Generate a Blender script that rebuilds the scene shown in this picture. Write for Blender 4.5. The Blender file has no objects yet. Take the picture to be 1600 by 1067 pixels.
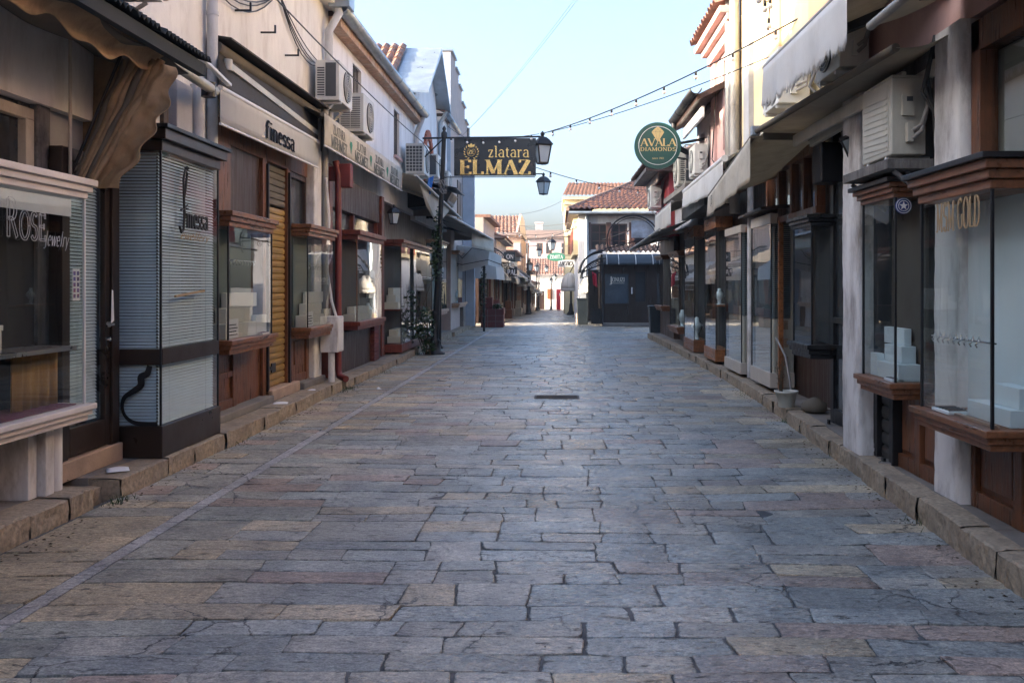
import bpy, math, random
from math import sin, cos, pi, sqrt, radians
from mathutils import Vector, Matrix
R = random.Random(7)
SC = bpy.context.scene
# ---------------------------------------------------------------- camera
F = 1400.0                      # focal length in photo pixels (photo is 1600 wide)
EYE = 1.6
cam_d = bpy.data.cameras.new('camera'); cam = bpy.data.objects.new('camera', cam_d)
SC.collection.objects.link(cam); SC.camera = cam
cam.location = (0, 0, EYE); cam.rotation_euler = (radians(90), 0, 0)
cam_d.sensor_width = 36; cam_d.sensor_fit = 'HORIZONTAL'; cam_d.lens = 36 * F / 1600
cam_d.shift_x = -70 / 1600; cam_d.shift_y = -(533.5 - 445) / 1600
cam_d.clip_start = .05; cam_d.clip_end = 3000
# ---------------------------------------------------------------- sky, sun, exposure
SUN_EL, SUN_DIR = radians(15), Vector((-1, -.22, 0)).normalized()
w = bpy.data.worlds.new('World'); SC.world = w; w.use_nodes = True
nt = w.node_tree; bg = nt.nodes['Background']
sky = nt.nodes.new('ShaderNodeTexSky'); sky.sky_type = 'NISHITA'; sky.sun_disc = False
sky.sun_elevation = SUN_EL
sky.sun_rotation = math.atan2(SUN_DIR.x, SUN_DIR.y)
sky.altitude = 200; sky.air_density = .8; sky.dust_density = 7.5; sky.ozone_density = 2.3
nt.links.new(sky.outputs[0], bg.inputs[0]); bg.inputs[1].default_value = .15
sd = bpy.data.lights.new('sun', 'SUN'); sun = bpy.data.objects.new('sun', sd); SC.collection.objects.link(sun)
sd.energy = 3.3; sd.angle = radians(.5); sd.color = (1, .84, .66)
sv = Vector((SUN_DIR.x * cos(SUN_EL), SUN_DIR.y * cos(SUN_EL), sin(SUN_EL)))
sun.rotation_euler = sv.to_track_quat('Z', 'Y').to_euler(); sun.location = sv * 60
SC.view_settings.view_transform = 'Standard'; SC.view_settings.look = 'None'
SC.view_settings.exposure = 2.6; SC.view_settings.gamma = 1; SC.view_settings.use_curve_mapping = False
SC.cycles.max_bounces = 10; SC.cycles.transparent_max_bounces = 24; SC.cycles.diffuse_bounces = 4
SC.cycles.glossy_bounces = 5; SC.cycles.use_denoising = True; SC.cycles.sample_clamp_indirect = 6
SC.cycles.caustics_reflective = False; SC.cycles.caustics_refractive = False

def W(u, v, Y):                  # survey: a photo point at distance Y -> world point
    return ((u - 870) * Y / F, Y, EYE - (v - 445) * Y / F)
# ---------------------------------------------------------------- materials
MATS = {}
def _tex(nt, scale, detail=4, rough=.6, stretch=(1, 1, 1), coord='Object'):
    tc = nt.nodes.new('ShaderNodeTexCoord'); mp = nt.nodes.new('ShaderNodeMapping')
    mp.inputs['Scale'].default_value = stretch
    n = nt.nodes.new('ShaderNodeTexNoise'); n.inputs['Scale'].default_value = scale
    n.inputs['Detail'].default_value = detail; n.inputs['Roughness'].default_value = rough
    nt.links.new(tc.outputs[coord], mp.inputs[0]); nt.links.new(mp.outputs[0], n.inputs['Vector'])
    return n
def _ramp(nt, src, p0, p1, c0=(0, 0, 0, 1), c1=(1, 1, 1, 1)):
    r = nt.nodes.new('ShaderNodeValToRGB'); e = r.color_ramp.elements
    e[0].position, e[1].position = p0, p1; e[0].color, e[1].color = c0, c1
    nt.links.new(src, r.inputs[0]); return r
def _mix(nt, fac, a, b, mode='MIX'):
    m = nt.nodes.new('ShaderNodeMix'); m.data_type = 'RGBA'; m.blend_type = mode
    for i, x in ((0, fac), (6, a), (7, b)):
        if hasattr(x, 'links'): nt.links.new(x, m.inputs[i])
        else: m.inputs[i].default_value = x if i == 0 else tuple(x) + ((1,) if len(x) == 3 else ())
    return m.outputs[2]
def mat(name, col, rough=.6, var=.25, scale=2.5, stretch=(1, 1, 1), dirt=None, dscale=1.6, damt=.5, bump=.25, bscale=45,
        bstretch=None, metal=0, spec=.5, emit=None, sheen=0, dstretch=None, trans=0, rvar=.12):
    if name in MATS: return MATS[name]
    m = bpy.data.materials.new(name); m.use_nodes = True; nt = m.node_tree
    p = nt.nodes['Principled BSDF']
    n1 = _tex(nt, scale, 5, .65, stretch)
    lo = tuple(max(0, c * (1 - var)) for c in col); hi = tuple(min(1, c * (1 + var)) for c in col)
    r1 = _ramp(nt, n1.outputs[0], .3, .7, lo + (1,), hi + (1,)); c = r1.outputs[0]
    if dirt:
        n2 = _tex(nt, dscale, 8, .7, dstretch or stretch)
        r2 = _ramp(nt, n2.outputs[0], .47, .72)
        mm = nt.nodes.new('ShaderNodeMath'); mm.operation = 'MULTIPLY'; mm.inputs[1].default_value = damt
        nt.links.new(r2.outputs[0], mm.inputs[0])
        c = _mix(nt, mm.outputs[0], c, dirt)
    nt.links.new(c, p.inputs['Base Color'])
    n3 = _tex(nt, bscale, 6, .6, bstretch or stretch)
    if bump:
        b = nt.nodes.new('ShaderNodeBump'); b.inputs['Strength'].default_value = bump; b.inputs['Distance'].default_value = .01
        nt.links.new(n3.outputs[0], b.inputs['Height']); nt.links.new(b.outputs[0], p.inputs['Normal'])
    rr = nt.nodes.new('ShaderNodeMapRange'); rr.inputs[1].default_value = .3; rr.inputs[2].default_value = .7
    rr.inputs[3].default_value = max(.03, rough - rvar); rr.inputs[4].default_value = min(1, rough + rvar)
    nt.links.new(n1.outputs[0], rr.inputs[0]); nt.links.new(rr.outputs[0], p.inputs['Roughness'])
    p.inputs['Metallic'].default_value = metal; p.inputs['Specular IOR Level'].default_value = spec
    if sheen: p.inputs['Sheen Weight'].default_value = sheen
    if emit: p.inputs['Emission Color'].default_value = emit[:3] + (1,); p.inputs['Emission Strength'].default_value = emit[3]
    if trans:                     # light passing through thin cloth
        tr = nt.nodes.new('ShaderNodeBsdfTranslucent'); mx = nt.nodes.new('ShaderNodeMixShader')
        nt.links.new(c, tr.inputs[0]); mx.inputs[0].default_value = trans
        nt.links.new(p.outputs[0], mx.inputs[1]); nt.links.new(tr.outputs[0], mx.inputs[2])
        nt.links.new(mx.outputs[0], nt.nodes['Material Output'].inputs[0])
    MATS[name] = m; return m
def glass(name, tint=(.86, .93, .92), refl=1.0):
    m = bpy.data.materials.new(name); m.use_nodes = True; nt = m.node_tree; nt.nodes.remove(nt.nodes['Principled BSDF'])
    t = nt.nodes.new('ShaderNodeBsdfTransparent'); t.inputs[0].default_value = tint + (1,)
    g = nt.nodes.new('ShaderNodeBsdfGlossy'); g.inputs['Roughness'].default_value = .012
    f = nt.nodes.new('ShaderNodeFresnel'); f.inputs[0].default_value = 1.52
    n = _tex(nt, 1.1, 2, .4); b = nt.nodes.new('ShaderNodeBump'); b.inputs['Strength'].default_value = .06; b.inputs['Distance'].default_value = .03
    nt.links.new(n.outputs[0], b.inputs['Height']); nt.links.new(b.outputs[0], g.inputs['Normal'])
    k = nt.nodes.new('ShaderNodeMath'); k.operation = 'MULTIPLY'; k.inputs[1].default_value = refl; k.use_clamp = True
    ge = nt.nodes.new('ShaderNodeNewGeometry'); iv = nt.nodes.new('ShaderNodeMath'); iv.operation = 'SUBTRACT'; iv.inputs[0].default_value = 1
    nt.links.new(ge.outputs['Backfacing'], iv.inputs[1]); k2 = nt.nodes.new('ShaderNodeMath'); k2.operation = 'MULTIPLY'
    nt.links.new(f.outputs[0], k2.inputs[0]); nt.links.new(iv.outputs[0], k2.inputs[1]); nt.links.new(k2.outputs[0], k.inputs[0])
    mx = nt.nodes.new('ShaderNodeMixShader'); nt.links.new(k.outputs[0], mx.inputs[0])
    nt.links.new(t.outputs[0], mx.inputs[1]); nt.links.new(g.outputs[0], mx.inputs[2])
    nt.links.new(mx.outputs[0], nt.nodes['Material Output'].inputs[0]); MATS[name] = m; return m
def wood(name, col, rough=.45, axis='z', dirt=(.02, .015, .01), damt=.4, var=.35, bump=.15):
    st = {'z': (14, 14, 1), 'y': (14, 1, 14), 'x': (1, 14, 14)}[axis]
    return mat(name, col, rough, var=var, scale=1.6, stretch=st, dirt=dirt, dscale=3.2, dstretch=(2, 2, 1), damt=min(1, damt * 1.6), bump=bump * 2, bscale=6, rvar=.2)
GL = glass('window_glass', (.97, .985, .98), 1.5); GLD = glass('shop_glass', (.955, .98, .975), 1.6)
plaster_cream = mat('cream_plaster', (.72, .69, .64), .85, var=.09, dirt=(.38, .32, .26), dscale=1.5, stretch=(1, 1, .5), dstretch=(2.2, 2.2, .6), damt=.6, bump=.5, bscale=24)
plaster_white = mat('white_plaster', (.78, .76, .75), .85, var=.08, dirt=(.42, .38, .35), dscale=1.4, stretch=(1, 1, .35), dstretch=(2.2, 2.2, .4), damt=.6, bump=.4, bscale=24)
plaster_pink = mat('pink_plaster', (.56, .37, .34), .85, var=.14, dirt=(.3, .17, .14), damt=.4, stretch=(1, 1, .5))
plaster_peach = mat('peach_plaster', (.66, .42, .26), .85, var=.08, dirt=(.42, .28, .19), damt=.3, stretch=(1, 1, .5))
plaster_yellow = mat('yellow_plaster', (.66, .55, .33), .85, var=.08, dirt=(.45, .36, .22), damt=.4, stretch=(1, 1, .5))
plaster_lilac = mat('pale_pink_plaster', (.52, .42, .41), .85, var=.1, dirt=(.33, .27, .26), damt=.4)
plaster_grey = mat('grey_plaster', (.36, .36, .38), .85, var=.15, dirt=(.18, .17, .16), damt=.5)
plaster_blue = mat('pale_blue_plaster', (.42, .47, .54), .8, var=.1, dirt=(.25, .28, .33), damt=.4)
plaster_beige = mat('beige_plaster', (.46, .38, .34), .85, var=.12, dirt=(.3, .25, .22), damt=.4)
paint_flaky = mat('flaky_white_paint', (.66, .65, .64), .7, var=.15, dirt=(.16, .13, .11), dscale=4, damt=.85, stretch=(1, 1, .35), bump=.6, bscale=25)
paint_cream = mat('old_cream_paint', (.48, .42, .33), .55, var=.15, dirt=(.17, .12, .08), dscale=3, damt=.6, stretch=(1, 1, .5))
planks_grey = wood('weathered_grey_wood', (.16, .15, .14), .8, damt=.7, bump=.5)
wood_brown = wood('varnished_brown_wood', (.15, .055, .022), .38)
wood_brown_y = wood('brown_wood_moulding', (.20, .078, .032), .38, 'y')
wood_orange = wood('orange_wood_moulding', (.30, .115, .04), .38, 'y')
wood_red = wood('red_brown_wood', (.15, .03, .018), .4)
wood_dark = wood('dark_brown_wood', (.045, .022, .014), .45)
wood_black = wood('black_painted_wood', (.012, .012, .013), .4, damt=.2)
wood_tan = wood('tan_wood_moulding', (.40, .27, .20), .5, 'y')
pink_board = mat('cream_aluminium_moulding', (.72, .66, .62), .4, var=.06, dirt=(.35, .27, .22), damt=.35, bump=.05)
bronze = mat('brown_anodised_metal', (.035, .022, .016), .35, var=.2, metal=.3, bump=.05)
black_metal = mat('black_metal', (.012, .012, .014), .42, var=.3, bump=.15, metal=.2)
iron = mat('black_wrought_iron', (.015, .016, .018), .5, var=.3, bump=.3, metal=.3)
zinc = mat('zinc_sheet', (.36, .42, .47), .38, var=.2, dirt=(.2, .22, .24), damt=.5, metal=.55, bump=.1, bscale=8)
galv = mat('galvanised_pipe', (.30, .29, .27), .5, var=.3, dirt=(.14, .10, .07), damt=.6, metal=.35, stretch=(1, 1, .4))
pipe_white = mat('peeling_white_pipe', (.50, .51, .53), .6, var=.15, dirt=(.2, .17, .14), dscale=3, damt=.7, stretch=(1, 1, .4))
pipe_red = mat('dark_red_paint', (.16, .018, .014), .5, var=.25, dirt=(.05, .02, .015), damt=.5)
white_metal = mat('white_painted_metal', (.68, .68, .67), .4, var=.06, dirt=(.38, .35, .3), damt=.35, bump=.05)
ac_shell = mat('ac_shell_paint', (.60, .60, .57), .45, var=.08, dirt=(.3, .27, .22), damt=.45, bump=.06, stretch=(1, 1, .4))
ac_old = mat('dusty_ac_shell_paint', (.47, .46, .40), .5, var=.1, dirt=(.18, .15, .11), damt=.6, bump=.06, stretch=(1, 1, .4))
ac_dark = mat('dark_ac_vent', (.05, .055, .06), .5, var=.3)
canvas_white = mat('white_canvas', (.66, .65, .62), .9, var=.06, dirt=(.34, .30, .25), dscale=1.2, damt=.5, stretch=(1, 1, .5), bump=.12, bscale=160, trans=.3)
canvas_bluish = mat('whiter_canvas', (.78, .78, .77), .9, var=.05, dirt=(.5, .48, .45), damt=.4, bump=.12, bscale=160, trans=.35)  # the cloth's own colour, whiter than the other white canvas
canvas_beige = mat('beige_canvas', (.66, .61, .51), .9, var=.1, dirt=(.2, .16, .11), dscale=1.3, damt=.6, bump=.12, bscale=160, trans=.2)
canvas_brown = mat('brown_tarpaulin', (.36, .25, .14), .85, var=.25, scale=1.5, dirt=(.09, .055, .03), dscale=3.5, damt=.8, bump=1, bscale=22, bstretch=(1, 1, .5), trans=.15)
canvas_tan = mat('tan_tarpaulin', (.52, .37, .22), .85, var=.2, scale=2, dirt=(.12, .07, .04), dscale=2.5, damt=.7, bump=.5, bscale=30, bstretch=(1, 1, .5), trans=.3)
canvas_grey = mat('grey_canvas', (.33, .30, .27), .9, var=.12, dirt=(.11, .09, .07), damt=.5, bump=.12, bscale=120, trans=.12)
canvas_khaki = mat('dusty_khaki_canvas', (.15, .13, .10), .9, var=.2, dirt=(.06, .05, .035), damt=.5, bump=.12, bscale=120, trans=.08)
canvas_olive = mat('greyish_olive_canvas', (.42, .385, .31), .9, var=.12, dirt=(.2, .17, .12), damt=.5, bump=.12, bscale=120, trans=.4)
hood_and_shade = mat('brown_hood_and_shade', (.035, .027, .018), .8, var=.3)  # brown of the hood, also shade painted into the finessa awning cloth
canvas_dark = mat('dark_canopy_cloth', (.02, .026, .028), .8, var=.3)
blind_m = mat('blue_grey_blind', (.60, .71, .80), .45, var=.06, bump=0)
blind_d = mat('dark_blue_blind', (.085, .115, .135), .5, var=.12, bump=0)
blind_w = mat('pale_blind', (.40, .44, .48), .5, var=.06, bump=0)
yellow_shut = mat('ochre_roller_shutter', (.33, .205, .06), .45, var=.18, dirt=(.12, .06, .02), damt=.45, bump=.1)
grey_shut = mat('dark_grey_shutter', (.035, .036, .036), .5, var=.2, dirt=(.09, .08, .07), damt=.35)
cream_box = mat('cream_display_board', (.60, .57, .50), .6, var=.05, bump=.03)
white_box = mat('white_display_board', (.66, .74, .76), .55, var=.05, bump=.03)
purple = mat('purple_cloth', (.13, .02, .06), .9, var=.2, bump=.3, bscale=120)
gold_cloth = mat('gold_curtain', (.36, .20, .05), .7, var=.25, stretch=(8, 8, 1), bump=.2)
paper = mat('white_paper', (.78, .78, .80), .7, var=.03, bump=.02)
cable_m = mat('black_cable', (.012, .012, .012), .5, var=.2, bump=0)
cable_w = mat('grey_cable', (.22, .21, .2), .6, var=.2, bump=0)
bulb_m = mat('bulb_glass', (.75, .74, .72), .12, var=.05, bump=0)
gold = mat('gold_leaf', (.80, .50, .18), .28, var=.3, scale=3, metal=.9, bump=.25, bscale=6)
gold_flat = mat('gold_lettering', (.62, .46, .20), .45, var=.1, bump=0)
gold_dull = mat('dull_gold_lettering', (.34, .23, .12), .5, var=.15, bump=0)
ink = mat('black_lettering', (.015, .015, .017), .9, var=.1, bump=0, spec=.1)
ink_grey = mat('grey_green_lettering', (.075, .09, .08), .7, var=.2, bump=0)
silver = mat('silver_lettering', (.52, .54, .55), .35, var=.1, bump=0, metal=.3)
white_ink = mat('white_lettering', (.78, .78, .78), .5, var=.03, bump=0)
sign_black = mat('black_sign_panel', (.014, .015, .018), .3, var=.15, bump=.03)
sign_green = mat('dark_green_sign_face', (.010, .075, .062), .4, var=.1, bump=.02)
green_bright = mat('green_sign_face', (.03, .22, .13), .5, var=.1)
lamp_frost = mat('frosted_lamp_glass', (.74, .80, .82), .35, var=.08, bump=.05, trans=.5)
tile_m = mat('terracotta_roof_tile', (.27, .145, .105), .8, var=.35, scale=5, dirt=(.10, .08, .07), dscale=2.6, damt=.8, bump=.4, bscale=40)
tile_grey = mat('weathered_roof_tile', (.19, .12, .09), .85, var=.4, scale=9, dirt=(.06, .055, .05), dscale=2.5, damt=.7, bump=.4, bscale=40)
brick_m = None
stone_kerb = mat('ochre_kerb_stone', (.33, .265, .19), .85, var=.45, scale=28, dirt=(.13, .105, .085), dscale=3.5, damt=.75, bump=1, bscale=30)
stone_slab = mat('grey_pavement_slab', (.2, .18, .16), .75, var=.25, scale=3, dirt=(.07, .062, .056), dscale=2, damt=.6, bump=.5, bscale=30)
step_pink = mat('pale_pink_step_stone', (.42, .30, .22), .7, var=.2, scale=4, dirt=(.2, .15, .12), damt=.5, bump=.4)
concrete = mat('old_concrete', (.2, .185, .17), .85, var=.25, dirt=(.1, .09, .08), damt=.6, bump=.5)
leaf = mat('vine_leaf', (.028, .055, .02), .5, var=.4, scale=6, bump=.1)
stem_m = mat('plant_stem', (.09, .06, .035), .8, var=.3)
pot_m = mat('cream_plastic_pot', (.55, .54, .48), .5, var=.08, dirt=(.25, .22, .17), damt=.4)
soil = mat('dark_soil', (.03, .022, .016), .95, var=.4)
bin_m = mat('dark_bin_plastic', (.025, .035, .042), .45, var=.2)
steel = mat('steel', (.5, .5, .5), .3, var=.1, metal=.9, bump=.05)
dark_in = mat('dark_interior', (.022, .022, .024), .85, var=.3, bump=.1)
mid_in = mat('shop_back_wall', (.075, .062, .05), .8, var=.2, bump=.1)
green_in = mat('pale_green_back_board', (.13, .15, .135), .7, var=.1, bump=.05)
red_wall = mat('dark_red_wall', (.26, .03, .035), .75, var=.15)
blue_cloth = mat('blue_banner_cloth', (.02, .13, .45), .7, var=.15)
kiosk_blue = mat('blue_grey_curved_roof', (.022, .036, .05), .6, var=.15, dirt=(.05, .07, .09), damt=.4)
dark_pane = mat('dark_window_pane', (.03, .035, .04), .12, var=.2, bump=.05, bscale=3, spec=.7)
crate_red = mat('dark_red_planter_board', (.13, .028, .022), .6, var=.25, dirt=(.04, .02, .02), damt=.5)
red_flag = mat('red_cloth', (.42, .02, .04), .8, var=.15)
brick_wall = mat('worn_brickwork', (.42, .26, .18), .9, var=.4, scale=12, dirt=(.48, .43, .36), dscale=2.5, damt=.9, bump=.8, bscale=25)
# ---------------------------------------------------------------- mesh builder
ROOT = {}
SPLIT = {'pilaster', 'fascia', 'post', 'pipe_clamp', 'panel', 'beam', 'window', 'shutter_rail', 'wall_panel', 'board_cladding', 'bracket', 'middle_rail', 'door_frame', 'cornice', 'curtain', 'wall', 'ledge', 'pilaster', 'downpipe', 'side_cloth', 'gutter_clip', 'hook', 'screen'}
class MB:
    def __init__(s): s.v, s.f, s.s, s.g = [], [], [], []
    def add(s, vs, fs, sm=False):
        o = len(s.v); s.g.append((o, len(s.f), len(vs), len(fs))); s.v += [tuple(p) for p in vs]; s.f += [tuple(i + o for i in q) for q in fs]; s.s += [sm] * len(fs); return s
    def box(s, x0, x1, y0, y1, z0, z1):
        x0, x1 = sorted((x0, x1)); y0, y1 = sorted((y0, y1)); z0, z1 = sorted((z0, z1))
        return s.hexa([(x0, y0, z0), (x1, y0, z0), (x1, y1, z0), (x0, y1, z0), (x0, y0, z1), (x1, y0, z1), (x1, y1, z1), (x0, y1, z1)])
    def hexa(s, p):
        return s.add(p, [(0, 3, 2, 1), (4, 5, 6, 7), (0, 1, 5, 4), (1, 2, 6, 5), (2, 3, 7, 6), (3, 0, 4, 7)])
    def obox(s, c, ux, uy, uz):           # oriented box: centre and three half vectors
        c, ux, uy, uz = map(Vector, (c, ux, uy, uz))
        return s.hexa([c - ux - uy - uz, c + ux - uy - uz, c + ux + uy - uz, c - ux + uy - uz, c - ux - uy + uz, c + ux - uy + uz, c + ux + uy + uz, c - ux + uy + uz])
    def bar(s, a, b, w, h=None, up=(0, 0, 1)):
        a, b, up = Vector(a), Vector(b), Vector(up); d = (b - a); h = h or w
        n = d.cross(up); n = n.normalized() if n.length > 1e-6 else Vector((1, 0, 0)); m = n.cross(d).normalized()
        return s.obox((a + b) / 2, d / 2, n * w / 2, m * h / 2)
    def tube(s, pts, r, n=8, sm=True):
        pts = [Vector(p) for p in pts]; rs = r if isinstance(r, (list, tuple)) else [r] * len(pts); vs = []; k = len(pts)
        t = (pts[1] - pts[0]).normalized(); a = t.cross(Vector((0, 0, 1)))
        if a.length < 1e-4: a = t.cross(Vector((0, 1, 0)))
        a.normalize()
        for i, p in enumerate(pts):
            t = (pts[min(i + 1, k - 1)] - pts[max(i - 1, 0)]).normalized(); a = (a - t * a.dot(t)).normalized(); b = t.cross(a)
            for j in range(n): vs.append(p + (a * cos(2 * pi * j / n) + b * sin(2 * pi * j / n)) * rs[i])
        fs = [(i * n + j, i * n + (j + 1) % n, (i + 1) * n + (j + 1) % n, (i + 1) * n + j) for i in range(k - 1) for j in range(n)]
        s.add(vs, fs, sm); s.add(vs[:n], [tuple(range(n))[::-1]]); s.add(vs[-n:], [tuple(range(n))]); return s
    def lathe(s, c, prof, n=16, rot=0, axis='z', sm=True):
        vs = []
        for r, z in prof:
            for j in range(n):
                a = rot + 2 * pi * j / n; x, y = r * cos(a), r * sin(a)
                q = (x, y, z) if axis == 'z' else ((z, x, y) if axis == 'x' else (x, z, y))
                vs.append((c[0] + q[0], c[1] + q[1], c[2] + q[2]))
        k = len(prof)
        s.add(vs, [(i * n + j, i * n + (j + 1) % n, (i + 1) * n + (j + 1) % n, (i + 1) * n + j) for i in range(k - 1) for j in range(n)], sm)
        s.add(vs[:n], [tuple(range(n))[::-1]]); s.add(vs[-n:], [tuple(range(n))]); return s
    def prism(s, poly, o, ex, ey, ez, t):    # 2-d polygon placed at o with axes ex,ey, thickness t along ez
        o, ex, ey, ez = map(Vector, (o, ex, ey, ez)); n = len(poly)
        a = [o + ex * x + ey * y for x, y in poly]; b = [p + ez * t for p in a]
        return s.add(a + b, [tuple(range(n))[::-1], tuple(range(n, 2 * n))] + [(i, (i + 1) % n, n + (i + 1) % n, n + i) for i in range(n)])
    def grid(s, fn, nu, nv, sm=True):
        vs = [fn(i / nu, j / nv) for j in range(nv + 1) for i in range(nu + 1)]; w = nu + 1
        return s.add(vs, [(j * w + i, j * w + i + 1, (j + 1) * w + i + 1, (j + 1) * w + i) for j in range(nv) for i in range(nu)], sm)
    def clusters(s):
        bb = []
        for (o, q, n, k) in s.g:
            P = s.v[o:o + n]; bb.append(([min(p[i] for p in P) - .002 for i in range(3)], [max(p[i] for p in P) + .002 for i in range(3)]))
        par = list(range(len(bb)))
        def fd(i):
            while par[i] != i: i = par[i]
            return i
        for i in range(len(bb)):
            for j in range(i):
                if all(bb[i][0][k] <= bb[j][1][k] and bb[j][0][k] <= bb[i][1][k] for k in range(3)): par[fd(i)] = fd(j)
        out = {}
        for i, (o, q, n, k) in enumerate(s.g):
            c = out.setdefault(fd(i), MB()); c.add(s.v[o:o + n], [tuple(x - o for x in f) for f in s.f[q:q + k]]); c.s[-k:] = s.s[q:q + k]
        return list(out.values())
    def build(s, name, m, parent=None, bevel=0, solid=0, loc=None):
        if parent is not None and name in SPLIT and len(s.g) > 1:
            cl = s.clusters()
            if len(cl) > 1: return [c.build(name, m, parent, bevel, solid) for c in cl][0]
        r = parent
        while r is not None and r.parent is not None: r = r.parent
        off = ROOT.get(r.name, Vector((0, 0, 0))) if r is not None else Vector(loc or (0, 0, 0))
        me = bpy.data.meshes.new(name); me.from_pydata([Vector(p) - off for p in s.v], [], s.f)
        me.polygons.foreach_set('use_smooth', s.s); me.materials.append(m)
        o = bpy.data.objects.new(name, me); SC.collection.objects.link(o)
        if parent is not None: o.parent = parent
        else: o.location = off; ROOT[o.name] = off
        if solid: q = o.modifiers.new('thick', 'SOLIDIFY'); q.thickness = solid; q.offset = 0
        if bevel: q = o.modifiers.new('bevel', 'BEVEL'); q.width = bevel; q.segments = 2; q.limit_method = 'ANGLE'; q.angle_limit = radians(40)
        return o
def thing(name, label, cat, loc, group=None):
    o = bpy.data.objects.new(name, None); SC.collection.objects.link(o); o.location = loc; o.empty_display_size = .1
    o['label'] = label; o['category'] = cat
    if group: o['group'] = group
    ROOT[o.name] = Vector(loc); return o
def tag(o, label, cat, group=None):
    o['label'] = label; o['category'] = cat
    if group: o['group'] = group
    return o
def struct(o): o['kind'] = 'structure'; return o
def copy_tree(src, loc, label):
    def cp(o, par):
        c = o.copy(); SC.collection.objects.link(c); c.parent = par
        for ch in o.children: cp(ch, c)
        return c
    r = cp(src, None); r.location = loc; r['label'] = label; ROOT[r.name] = Vector(loc); return r
def lerp(a, b, t): return tuple(a[i] + (b[i] - a[i]) * t for i in range(3))
def sag(a, b, d, n=20): return [tuple(Vector(lerp(a, b, i / n)) - Vector((0, 0, 4 * d * (i / n) * (1 - i / n)))) for i in range(n + 1)]
# ---------------------------------------------------------------- lettering: pen strokes with an oval nib, plus serifs
def arc(cx, cy, rx, ry, a0, a1, n=14): return [(cx + rx * cos(radians(a0 + (a1 - a0) * i / n)), cy + ry * sin(radians(a0 + (a1 - a0) * i / n))) for i in range(n + 1)]
def L(*p): return [(p[i], p[i + 1]) for i in range(0, len(p), 2)]
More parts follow.
